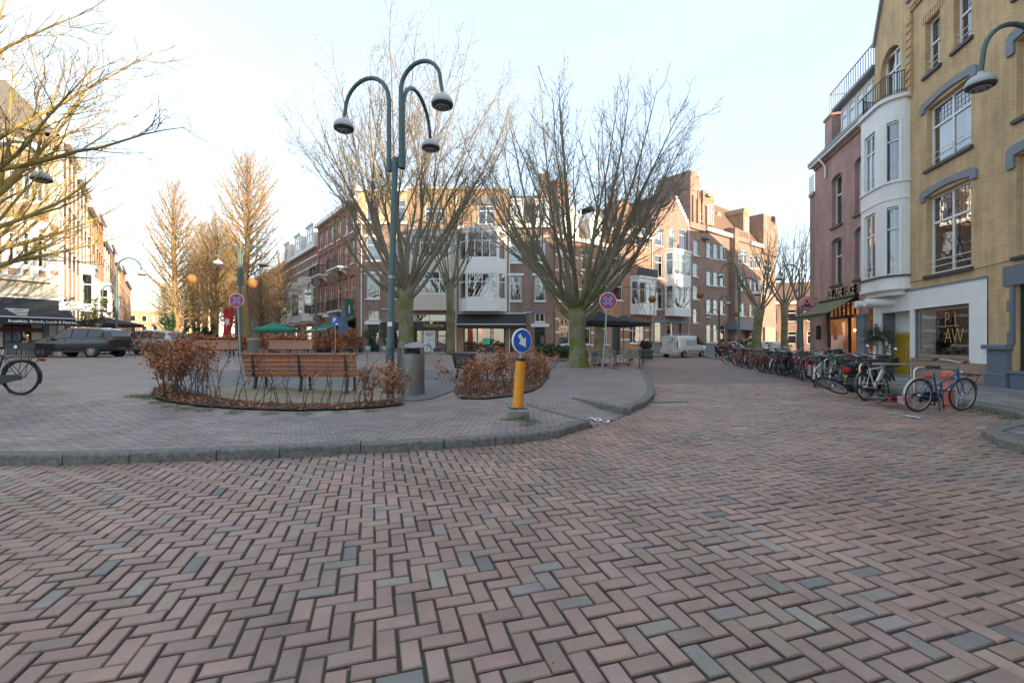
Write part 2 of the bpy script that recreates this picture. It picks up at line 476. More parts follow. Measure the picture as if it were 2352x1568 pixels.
M['sill'] = plain('dark_stone_sill', (.055,.06,.065), .6, var=.15)
M['taupe'] = plain('taupe_paint', (.30,.215,.17), .55, var=.06, scale=2)
M['lead'] = plain('lead_zinc', (.21,.225,.235), .5, var=.15, scale=2)
M['slate'] = plain('roof_slate', (.10,.095,.095), .65, var=.25, scale=5, bump=.4, bscale=12)
M['tile_roof'] = plain('roof_tile', (.17,.105,.075), .8, var=.25, scale=5, bump=.6, bscale=14)
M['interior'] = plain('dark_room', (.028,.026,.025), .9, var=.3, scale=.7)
M['curtain'] = plain('curtain_cloth', (.42,.40,.36), .9, var=.15, scale=3)
M['blind'] = plain('blind_slats', (.50,.52,.50), .8, var=.1, scale=3)
M['glass'] = glassmat('window_glass')
M['shopglass'] = glassmat('shop_glass', (.9,.92,.92), 1.5)
M['leadglass'] = glassmat('leaded_glass', (.42,.36,.40), 1.6)
M['black'] = plain('black_paint', (.018,.019,.022), .45, var=.1)
M['blackcloth'] = plain('black_canvas', (.026,.03,.034), .85, var=.15, scale=4)
M['greencloth'] = plain('green_canvas', (.012,.17,.115), .8, var=.12, scale=4)
M['olivecloth'] = plain('olive_canvas', (.135,.14,.065), .85, var=.3, scale=2.5)
M['darkgreen'] = plain('dark_green_paint', (.012,.03,.03), .35, var=.08)
M['orangewood'] = plain('varnished_door_wood', (.48,.19,.04), .35, var=.2, scale=4)
M['lampgreen'] = plain('lamp_post_green', (.065,.115,.113), .45, var=.22, scale=9, bump=.15, bscale=30)
M['lampgrey'] = plain('lamp_dome_grey', (.40,.42,.42), .4, var=.06)
M['lampglass'] = plain('lamp_lens', (.05,.05,.055), .12, var=.0)
M['steel'] = plain('galvanised_steel', (.36,.38,.38), .42, metal=.7, var=.15, scale=12)
M['stainless'] = plain('stainless_tube', (.55,.54,.50), .33, metal=.9, var=.1)
M['iron'] = plain('black_iron', (.02,.021,.022), .5, var=.1)
M['gold'] = plain('gold_leaf', (.62,.42,.13), .4, var=.0)
M['lit'] = plain('warm_bulb', (1,.6,.25), .5, var=0, emit=((1,.55,.18), 9.0))
M['moss'] = plain('moss', (.075,.105,.02), 1, var=.4, scale=20, bump=.8)

BRK = {}
BRK['yellow'] = brickmat('yellow_brick', (.66,.465,.245), (.59,.405,.205), (.33,.255,.17))
BRK['yellow_pale'] = brickmat('pale_yellow_brick', (.64,.47,.28), (.58,.42,.245), (.34,.28,.2))
BRK['red'] = brickmat('red_brick', (.50,.30,.255), (.44,.26,.225), (.30,.235,.21))
BRK['brightred'] = brickmat('bright_red_brick', (.43,.185,.125), (.37,.16,.11), (.25,.17,.14))
BRK['orange'] = brickmat('orange_brick', (.46,.25,.165), (.40,.22,.145), (.30,.22,.17))
BRK['brown'] = brickmat('brown_brick', (.33,.225,.175), (.28,.19,.15), (.235,.19,.165))
BRK['pinkbrown'] = brickmat('pink_brown_brick', (.37,.235,.185), (.32,.205,.16), (.25,.195,.16))
BRK['sandbrown'] = brickmat('sand_brown_brick', (.44,.29,.18), (.38,.25,.15), (.27,.205,.15))
# ------------------------------------------------------------------ ground, road, square, kerbs
def in_poly(pts, poly):
    """vectorised point in polygon"""
    pts = np.asarray(pts, float); x, y = pts[:, 0], pts[:, 1]
    ins = np.zeros(len(pts), bool)
    n = len(poly)
    for i in range(n):
        x1, y1 = poly[i]; x2, y2 = poly[(i+1) % n]
        c = ((y1 > y) != (y2 > y))
        with np.errstate(divide='ignore', invalid='ignore'):
            xi = (x2-x1)*(y-y1)/((y2-y1) if y2 != y1 else 1e-9)+x1
        ins ^= c & (x < xi)
    return ins

def offset(line, d):
    """polyline moved to its left by d"""
    out = []
    n = len(line)
    for i in range(n):
        a = Vector(line[max(i-1, 0)]); b = Vector(line[min(i+1, n-1)])
        t = (b-a).normalized()
        out.append((line[i][0]-t.y*d, line[i][1]+t.x*d))
    return out

def resample(line, step):
    pts = [Vector((p[0], p[1])) for p in line]
    L = [0]
    for i in range(1, len(pts)): L.append(L[-1]+(pts[i]-pts[i-1]).length)
    n = max(1, round(L[-1]/step)); out = []
    for k in range(n+1):
        t = L[-1]*k/n; i = 0
        while i < len(pts)-2 and L[i+1] < t: i += 1
        f = (t-L[i])/max(1e-9, L[i+1]-L[i])
        out.append(tuple(pts[i].lerp(pts[i+1], f)))
    return out

KW = .20
kerbA = [(-45,5.2),(-20,5.15),(-12,5.2),(-8.5,5.28)] + [P(x, y) for x, y in ((0,1067.6),(148,1068),(378,1061),(602,1052.7),(717,1046.7),(807,1042),(993,1032.5),(1150,1021),(1286,1005),(1323,991.7),(1354.5,982.6))]
kerbB = [P(x, y) for x, y in ((1443,952),(1459,943),(1485.6,931.8),(1501.8,914.5),(1503,902),(1500.7,892),(1485,866),(1473.3,843))] + [(9.4,33),(11.2,39),(13.2,42.6),(20,48),(44,67)]
kerbRamp = [P(1443,952), P(1385,938.5), P(1323,924.7), P(1275,915)]
def square_poly(d):
    return offset(kerbA, d) + [kerbA[-1], kerbB[0]] + offset(kerbB, d) + [(34,92),(-140,170),(-140,5.2)]
plaza_poly = square_poly(KW)
def row_x(y): return 14.57+.2461*(y-14.05)              # the building line on the right
def kerb_x(y): return row_x(y)-3.62
kerbC = [(kerb_x(60),60),(kerb_x(40),40),(kerb_x(28),28),(kerb_x(20),20),(kerb_x(14),14),(kerb_x(10.5),10.5),(9.55,8.6),(9.15,8.05),(8.6,7.75),(7.75,7.28),P(2254,1003),(7.05,6.75),P(2287,1021),P(2352,1040.6),(6.25,5.0),(5.9,3.5),(5.3,0),(3.0,-10),(-9,-60)]
walk_poly = offset(kerbC, KW) + [(row_x(-60),-60),(row_x(60),60)]

bedA = [G(x, y)[:2] for x, y in ((349,909),(360,917),(388,925),(450,934),(535,940.5),(620,944),(697,945),(800,942),(882,936.5),(925,931),(922,921),(870,925),(780,929),(690,930),(600,928),(540,924),(470,912),(425,900),(400,886),(372,886),(352,897))]
bedB = [G(x, y)[:2] for x, y in ((1048,884),(1042,900),(1058,917),(1115,918),(1176,911),(1225,899),(1246,886),(1262,862),(1262,845),(1235,842),(1215,856),(1190,868),(1130,876),(1090,878))]
sandP = [G(x, y)[:2] for x, y in ((475,909),(545,922),(605,927),(690,929),(780,928),(905,919),(925,905),(860,893),(700,889),(560,889),(470,893))]
cobP = [G(x, y)[:2] for x, y in ((425,893),(475,909),(545,906),(905,905),(930,922),(985,919),(1042,898),(1120,872),(1100,855),(930,848),(600,848),(430,858))]

def sheet(name, poly, mat, dz=.0, step=.3, kind='structure', zf=hfun, mats=None, mfun=None, extra=(), bstep=None):
    """triangulated sheet that follows the height of the square"""
    p = resample(list(poly)+[poly[0]], bstep or max(step, .12))[:-1]
    xs = [q[0] for q in p]; ys = [q[1] for q in p]
    pts = [Vector(q) for q in p]
    gx = np.arange(min(xs), max(xs), step); gy = np.arange(min(ys), max(ys), step)
    g = np.array([(x+.01*rnd.random(), y) for x in gx for y in gy]) if len(gx)*len(gy) else np.zeros((0, 2))
    if len(g):
        g = g[in_poly(g, p)]
        pts += [Vector((float(a), float(b))) for a, b in g]
    pts += [Vector(q) for q in extra]
    n = len(p)
    v, e, f, _, _, _ = delaunay_2d_cdt(pts, [(i, (i+1) % n) for i in range(n)], [], 1, 1e-4)
    me = bpy.data.meshes.new(name)
    me.from_pydata([(q.x, q.y, zf(q.x, q.y)+dz) for q in v], [], [tuple(t) for t in f])
    if mfun:
        for pl in me.polygons: pl.material_index = mfun(pl.center.x, pl.center.y)
    me.polygons.foreach_set('use_smooth', [True]*len(me.polygons))
    me.update()
    bm = bmesh.new(); bm.from_mesh(me); bmesh.ops.recalc_face_normals(bm, faces=bm.faces)
    if sum(q.normal.z for q in bm.faces) < 0: bmesh.ops.reverse_faces(bm, faces=bm.faces)
    bm.to_mesh(me); bm.free()
    o = link(name, me, mats or mat)
    if kind: o['kind'] = kind
    return o

gm = MB(); gm.quad((-1500,-1500,-.12),(1500,-1500,-.12),(1500,1500,-.12),(-1500,1500,-.12))
gm.build('ground', M['ground'], kind='structure')
ZX0, ZX1, ZY0, ZY1 = -8.6, 15.0, .9, 15.6
rm = MB()
for (a, b, c, d) in ((-160,ZX0,-80,180),(ZX1,160,-80,180),(ZX0,ZX1,-80,ZY0),(ZX0,ZX1,ZY1,180)):
    rm.quad((a,c,-.006),(b,c,-.006),(b,d,-.006),(a,d,-.006))
road = rm.build('road', M['road_far'], kind='structure')
def nz(x, y, s, k=0.0):
    return noise.noise(Vector((x*s+k, y*s-k*.7, k)))
def road_z(x, y): return .010*nz(x, y, .55, 4)+.006*nz(x, y, 1.7, 7)-.003
gx_ = np.arange(ZX0-.3, ZX1+.5, .2); gy_ = np.arange(ZY0-.3, ZY1+.5, .2)
V = np.array([(x, y, road_z(x, y)-.0115 if (ZX0 < x < ZX1 and ZY0 < y < ZY1) else -.03) for y in gy_ for x in gx_]); nx_ = len(gx_)
Q = np.array([(j_*nx_+i_, j_*nx_+i_+1, (j_+1)*nx_+i_+1, (j_+1)*nx_+i_) for j_ in range(len(gy_)-1) for i_ in range(nx_-1)])
npmesh('joint_bed', V, Q, M['joint'], road)

# square: fine triangles near the kerbs and the ramp, coarse far away
ex = []
g = np.array([(x, y) for x in np.arange(-12.5, 11, .42) for y in np.arange(5, 17, .42)]); g = g[in_poly(g, plaza_poly)]
ex += [tuple(map(float, q)) for q in g]
g = np.array([(x, y) for x in np.arange(-1.6, 3.0, .11) for y in np.arange(7, 11, .11)]); g = g[in_poly(g, plaza_poly)]
g = g[np.abs((g[:,0]-1.8)*.585+(g[:,1]-8.33)*.81) < 1.1]
ex += [tuple(map(float, q)) for q in g]
BZX0, BZX1, BZY1 = -12.0, 4.3, 10.4
def near_zone(x, y): return 1 if (BZX0+.3 < x < BZX1-.3 and y < BZY1-.25) else 0
square = sheet('square_paving', plaza_poly, None, 0, 3.0, mats=[M['plaza_far'], M['joint']], mfun=near_zone, extra=ex, bstep=.22)
sheet('sand_patch', sandP, M['sand'], .024, .3)
sheet('setts_patch', cobP, M['cobble'], .019, .4)
soilA = sheet('planting_soil', bedA, M['soil'], .035, .14)
soilB = sheet('planting_soil', bedB, M['soil'], .035, .14)
walk = sheet('pavement', walk_poly, M['slab_far'], 0, 2.0, bstep=.3, zf=lambda x, y: .105)

# ---- loose pieces: bricks as vectorised meshes
def brick_arrays(cx, cy, zt, ang, hl, hw, tilt, b=.006, depth=.05):
    """vertices for N chamfered bricks: (N,12,3)"""
    N = len(cx)
    lx = np.array([-1,1,1,-1]); ly = np.array([-1,-1,1,1])
    L = np.zeros((N, 12, 3))
    for k in range(4):
        L[:, k] = np.stack([lx[k]*hl, ly[k]*hw, np.full(N, -depth)], 1)
        L[:, 4+k] = np.stack([lx[k]*hl, ly[k]*hw, np.full(N, -b)], 1)
        L[:, 8+k] = np.stack([lx[k]*(hl-b), ly[k]*(hw-b), np.zeros(N)], 1)
    L[:, :, 2] += L[:, :, 0]*tilt[:, 0:1]+L[:, :, 1]*tilt[:, 1:2]
    c, s = np.cos(ang)[:, None], np.sin(ang)[:, None]
    X = L[:, :, 0]*c-L[:, :, 1]*s+cx[:, None]; Y = L[:, :, 0]*s+L[:, :, 1]*c+cy[:, None]
    return np.stack([X, Y, L[:, :, 2]+zt[:, None]], 2)
BQ = np.array([(8,9,10,11),(4,5,9,8),(5,6,10,9),(6,7,11,10),(7,4,8,11),(0,1,5,4),(1,2,6,5),(2,3,7,6),(3,0,4,7)])

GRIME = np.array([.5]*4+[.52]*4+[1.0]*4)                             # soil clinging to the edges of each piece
def lay_bricks(A, colr, mat, parent, nmax=300, name='brick', mass='paving_bricks'):
    """the largest in view become pieces of their own, the rest one mass"""
    cen = A[:, 8:12].mean(1)
    Y = np.maximum(cen[:, 1], .3)
    size = 1/(Y**3)
    size[np.abs(cen[:, 0]) > Y*1.14] = 0; size[Y < 1.75] = 0
    order = np.argsort(-size)
    big, rest = order[:nmax], order[nmax:]
    for i in big:
        V = A[i]-cen[i]
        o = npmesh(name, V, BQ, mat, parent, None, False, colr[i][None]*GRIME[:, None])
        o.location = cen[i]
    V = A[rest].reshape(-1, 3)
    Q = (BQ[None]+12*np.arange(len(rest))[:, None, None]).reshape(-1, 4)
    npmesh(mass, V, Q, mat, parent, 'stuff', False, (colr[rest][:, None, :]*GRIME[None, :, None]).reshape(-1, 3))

def brick_colours(n, cx, cy, base, grey, blue, pg=.16, pb=.07, k=0):
    c = np.tile(np.array(base), (n, 1))*(1+nr.normal(0, .085, (n, 1)))
    t = nr.rand(n)
    patch = np.array([nz(a, b, .45, 3+k) for a, b in zip(cx, cy)])
    gmask = t < pg+.22*patch
    c[gmask] = np.array(grey)*(1+nr.normal(0, .08, (gmask.sum(), 1)))
    bm = t > 1-pb
    c[bm] = np.array(blue)*(1+nr.normal(0, .10, (bm.sum(), 1)))
    mixw = np.clip(.25+.8*patch+.35*np.clip((np.asarray(cx)-.3)/3.5, 0, 1), 0, .95)[:, None]
    c = c*(1-mixw*.5)+np.array(grey)*mixw*.5
    c *= (1+nr.normal(0, .05, (n, 3))*[.6,.4,.5])
    return np.clip(c, .02, .6)

# road: herringbone bond, laid at the angle it has in the street
W = .1066; TH = .293; TX, TY = -8.765*W, 29.004*W
ca, sa = math.cos(TH), math.sin(TH)
C = []
for i in range(-190, 190):
    for j in range(-70, 70):
        ox, oy = i+2*j, -i+2*j
        for (lx, ly, a) in ((ox+.5, oy-1.0, math.pi/2), (ox+2.0, oy-.5, 0.0)):
            x = (ca*lx-sa*ly)*W+TX; y = (sa*lx+ca*ly)*W+TY
            if ZY0-.1 < y < ZY1+.15 and ZX0-.15 < x < ZX1+.15 and abs(x) < 1.16*y+1.6:
                C.append((x, y, a+TH))
C = np.array(C)
wx = np.array([nz(x, y, .38, 1.3)*.05+nz(x, y, 1.1, 5)*.018 for x, y, _ in C]); wy = np.array([nz(x, y, .38, 9.1)*.05+nz(x, y, 1.1, 2)*.018 for x, y, _ in C])
fade = np.clip((C[:, 1]-2.6)/3, 0.1, 1.0)
cx = C[:, 0]+wx*fade*.8; cy = C[:, 1]+wy*fade*.8
inner = square_poly(.05)
keep = ~in_poly(np.stack([cx, cy], 1), inner)
wk = offset(kerbC, .03)+[(row_x(-60),-60),(row_x(60),60)]
keep &= ~in_poly(np.stack([cx, cy], 1), wk)
C, cx, cy = C[keep], cx[keep], cy[keep]
n = len(C)
zt = np.array([road_z(x, y) for x, y in zip(cx, cy)])+np.clip(nr.normal(0, .0020, n), -.005, .006)
A = brick_arrays(cx+nr.normal(0, .0016, n), cy+nr.normal(0, .0016, n), zt, C[:, 2]+nr.normal(0, .011, n), np.full(n, W-.0062)+nr.normal(0, .0016, n), np.full(n, W/2-.0062)+nr.normal(0, .0013, n), nr.normal(0, .012, (n, 2)), .0075)
lay_bricks(A, brick_colours(n, cx, cy, (.315,.198,.152), (.262,.215,.178), (.165,.162,.15), .06, .02), M['brick_piece'], road)

# square: running courses of small clinkers
C = []
bw, bh = .215, .070
rot = R(-2.0); ca, sa = math.cos(rot), math.sin(rot)
for r_ in range(40, 175):
    for q in range(-60, 24):
        lx = (q+(r_ % 2)*.5)*bw; ly = r_*bh
        x, y = lx*ca-ly*sa, lx*sa+ly*ca
        y += .10*math.sin(x*.35+1)
        if BZX0 < x < BZX1 and y < BZY1 and abs(x) < 1.16*y+1.2: C.append((x, y))
C = np.array(C)
keep = in_poly(C, square_poly(KW-.02))
for pl in (bedA, bedB, sandP, cobP): keep &= ~in_poly(C, pl)
C = C[keep]
st_ = np.array([max(abs(hfun(x+.05, y)-hfun(x-.05, y)), abs(hfun(x, y+.04)-hfun(x, y-.04))) for x, y in C]); C = C[st_ < .016]; n = len(C)
zt = np.array([hfun(x, y) for x, y in C])+.006+nr.normal(0, .0012, n)
gx = np.array([(hfun(x+.05, y)-hfun(x-.05, y))/.1 for x, y in C]); gy = np.array([(hfun(x, y+.05)-hfun(x, y-.05))/.1 for x, y in C])
slope = np.array([.035*math.cos(x*.35+1) for x, y in C])
A = brick_arrays(C[:, 0]+nr.normal(0, .002, n), C[:, 1]+nr.normal(0, .0015, n), zt, rot+slope+nr.normal(0, .009, n), np.full(n, bw/2-.004), np.full(n, bh/2-.0035), np.stack([gx, gy], 1)+nr.normal(0, .008, (n, 2)), .005, .03)
lay_bricks(A, brick_colours(n, C[:, 0], C[:, 1], (.275,.213,.183), (.24,.208,.188), (.185,.18,.175), .2, .04, 5), M['brick_piece'], square)

# pavement on the right: square slabs
C = []
rt = math.atan2(.971, .239)-math.pi/2
for i in range(-40, 60):
    for j in range(-40, 60):
        lx, ly = i*.3, (j+(i % 2)*.5)*.3
        x = 10+lx*math.cos(rt)-ly*math.sin(rt); y = 8+lx*math.sin(rt)+ly*math.cos(rt)
        C.append((x, y))
C = np.array(C)
keep = in_poly(C, offset(kerbC, KW+.15)+[(row_x(-60)-.1,-60),(row_x(60)-.1,60)]) & (C[:, 1] < 17) & (C[:, 1] > 3.2) & (np.abs(C[:, 0]) < 1.2*C[:, 1]+1)
C = C[keep]; n = len(C)
A = brick_arrays(C[:, 0], C[:, 1], .118+nr.normal(0, .0015, n), np.full(n, rt)+nr.normal(0, .003, n), np.full(n, .1465), np.full(n, .1465), nr.normal(0, .004, (n, 2)), .004, .03)
colr = np.array([(.225,.225,.215)])*(1+nr.normal(0, .09, (n, 1)))
lay_bricks(A, colr, M['slab'], walk, 120, 'paving_slab', 'paving_slabs')

# kerb stones, one piece each
def kerb(name, line, h, step=.95, w=KW, flip=False):
    k = bpy.data.objects.new(name, None); COL.objects.link(k); k['kind'] = 'structure'
    pts = resample(line, .12)
    # cumulative walk
    i = 0; per = max(2, round(step/.12))
    while i < len(pts)-1:
        nseg = min(per+rnd.choice((-2,-1,0,0,1,2)), len(pts)-1-i)
        seg = pts[i:i+nseg+1]; i += nseg
        if len(seg) < 2: break
        a = Vector(seg[0]); b = Vector(seg[-1])
        if max(a.y, b.y) > 62 or (a.x < -30): continue
        gap = .006
        seg[0] = tuple(Vector(seg[0]).lerp(Vector(seg[1]), gap/.12)); seg[-1] = tuple(Vector(seg[-1]).lerp(Vector(seg[-2]), gap/.12))
        far = a.y > 16
        if far: seg = [seg[0], seg[-1]]
        o1 = offset(seg, 0); o2 = offset(seg, w)
        jz = rnd.uniform(-.004, .004)
        prof = []
        for p, q in zip(o1, o2):
            hh = (h(q[0], q[1]) if callable(h) else h)+jz+.009
            d = Vector((q[0]-p[0], q[1]-p[1])).normalized()
            e1, e2, e3 = (rnd.gauss(0,.003) for _ in range(3)); sec = [(-.004+e1,-.06),(-.004+e1,hh-.032+e2*2),(.005+e3,hh-.012+e2),(.026+e3,hh+e1*.6),(w,hh-.001),(w,-.06)]
            prof.append([(p[0]+d.x*s_, p[1]+d.y*s_, z_) for s_, z_ in sec])
        m = MB(); nn = len(prof)
        vs = [v for pr in prof for v in pr]
        fs = [(a_*6+k_, (a_+1)*6+k_, (a_+1)*6+k_+1, a_*6+k_+1) for a_ in range(nn-1) for k_ in range(5)]
        fs += [tuple(range(6))[::-1], tuple(range((nn-1)*6, nn*6))]
        m._add(vs, fs)
        m.build('kerb_stone', M['stone_dark'], k)
    return k
kerb('kerb', kerbA, hfun)
kerb('kerb', kerbB, hfun)
kerb('kerb', kerbC, .112)
kr = [(p[0], p[1]) for p in kerbRamp]
kerb('ramp_edge', kr[:3], lambda x, y: .127, w=.12)
kerb('ramp_edge', [kerbA[-1], (.82,8.62), (.36,9.55)], lambda x, y: .127, w=.12)

# storm drain set into the road, paint remains
sd = thing('storm_drain', 'iron storm drain grate set in the road beside the curved kerb', 'drain', (*P(1537,922), .0), R(12))
m = MB(); m.ext(-.46,.46,-.13,.13,-.02,.004); m.build('grate_frame', M['iron'], sd)
for i in range(9): MB().cbox((-.38+i*.095,0,.007),(.035,.2,.012),.003).build('bar', M['steel'], sd)
def paint(pts, name='road_marking', z=.013, mat='white'):
    m = MB(); m._add([(p[0], p[1], z) for p in pts], [tuple(range(len(pts)))])
    o = m.build(name, M[mat]); o['kind'] = 'structure'; return o
M['wornpaint'] = plain('worn_road_paint', (.42,.41,.39), .8, var=.5, scale=9)
for poly in ([(2066,955),(2085,954),(2122,961),(2112,963)],[(2040,949),(2047,948.6),(2060,951),(2052,951.6)]):
    paint([P(*q) for q in poly], mat='wornpaint', z=.016)
for _ in range(46):
    t = rnd.gauss(0, 1)
    x, y = 1790+t*45+rnd.gauss(0,18), 950+t*14+rnd.gauss(0,9)
    px, py = P(x, y); s = rnd.uniform(.01,.05)
    paint([(px+s*rnd.uniform(.5,1.2)*math.cos(a), py+s*rnd.uniform(.5,1.2)*math.sin(a)) for a in (0,1.1,2.2,3.3,4.4,5.4)], mat='wornpaint', z=.015+rnd.random()*.002)
# the white symbol painted on the ramp
m = MB()
def stroke(pts, w=.020):
    pts = [Vector(p) for p in pts]
    for a, b in zip(pts[:-1], pts[1:]):
        d = (b-a).normalized(); nn = Vector((-d.y, d.x))*w
        m._add([(q.x, q.y, hfun(q.x, q.y)+.030) for q in (a-nn-d*w*.3, b-nn+d*w*.3, b+nn+d*w*.3, a+nn-d*w*.3)], [(0,1,2,3)])
def rp(x, y): return P(x, y, .05)
stroke([rp(1355,957),rp(1358,957.5)], .035)
stroke([rp(*q) for q in ((1359,958),(1366,961),(1368,963),(1376,964),(1381,962),(1377,959),(1370,958.6),(1367,960))])
stroke([rp(*q) for q in ((1385,966),(1394,966.5),(1399,964.5),(1396,962))])
o = m.build('painted_symbol', M['white']); o['kind'] = 'structure'
# ------------------------------------------------------------------ facades
class Fac:
    """a facade plane: local x runs left to right as seen from the street, y into the house, z up"""
    def __init__(s, p0, d):
        s.p = Vector(p0); s.d = Vector(d).normalized(); s.a = math.atan2(s.d.y, s.d.x)
        s.nin = Vector((-s.d.y, s.d.x))
    def S(s, x):
        u = (x-CX)/F
        return (u*s.p.y-s.p.x)/(s.d.x-u*s.d.y)
    def Z(s, x, y, off=0.0):
        q = s.p+s.d*s.S(x)
        return CAMZ+(CY-y)/F*q.y
    def rect(s, x0, x1, yt, yb):
        xm = (x0+x1)/2
        return (s.S(x0), s.S(x1), s.Z(xm, yb), s.Z(xm, yt))
    def W(s, a, y=0, z=0):
        q = s.p+s.d*a+s.nin*y
        return Vector((q.x, q.y, z))

def house(fac, label, name='house', s0=0.0, group=None, cat='house'):
    q = fac.W(s0)
    r = thing(name, label, cat, (q.x, q.y, 0), fac.a, group)
    r['s0'] = s0
    return r

def wall(r, s0, s1, z0, z1, holes, mat, depth=9.0, reveal=.22, y=0.0, name='wall', top=None, mi_rev=None, closed=True):
    """brick wall with real openings, reveals, side walls and back; top: list of (s,z) for a shaped gable"""
    b = r['s0']
    m = MB()
    xs = sorted({s0, s1, *[max(s0, min(s1, v)) for h in holes for v in h[:2]]})
    zs = sorted({z0, z1, *[max(z0, min(z1, v)) for h in holes for v in h[2:4]]})
    for i in range(len(xs)-1):
        for j in range(len(zs)-1):
            xm, zm = (xs[i]+xs[i+1])/2, (zs[j]+zs[j+1])/2
            if any(h[0] < xm < h[1] and h[2] < zm < h[3] for h in holes): continue
            m.quad((xs[i]-b,y,zs[j]),(xs[i+1]-b,y,zs[j]),(xs[i+1]-b,y,zs[j+1]),(xs[i]-b,y,zs[j+1]))
    for h in holes:
        a0, a1, c0, c1 = h[0]-b, h[1]-b, h[2], h[3]
        d = y+reveal
        m.quad((a0,y,c0),(a0,d,c0),(a0,d,c1),(a0,y,c1)); m.quad((a1,y,c0),(a1,y,c1),(a1,d,c1),(a1,d,c0))
        m.quad((a0,y,c1),(a0,d,c1),(a1,d,c1),(a1,y,c1)); m.quad((a0,y,c0),(a1,y,c0),(a1,d,c0),(a0,d,c0))
    D_ = y+depth
    a, c = s0-b, s1-b
    if top:
        m._add([(p[0]-b, y, p[1]) for p in top], [tuple(range(len(top)))])
    if closed:
        m.quad((a,y,z0),(a,y,z1),(a,D_,z1),(a,D_,z0)); m.quad((c,y,z0),(c,D_,z0),(c,D_,z1),(c,y,z1))
        m.quad((a,D_,z0),(a,D_,z1),(c,D_,z1),(c,D_,z0))
    o = m.build(name, mat, r, fix=False)
    return o

def roof_flat(r, s0, s1, z, depth, mat, y=0, name='roof'):
    b = r['s0']; m = MB(); m.ext(s0-b, s1-b, y+.02, y+depth, z-.02, z+.06)
    return m.build(name, mat, r)

def dark_room(r, s0, s1, z0, z1, y=.75, mat='interior'):
    b = r['s0']; m = MB()
    m.ext(s0-b+.03, s1-b-.03, y, y+.08, z0, z1)
    return m.build('room_wall', M[mat], r)

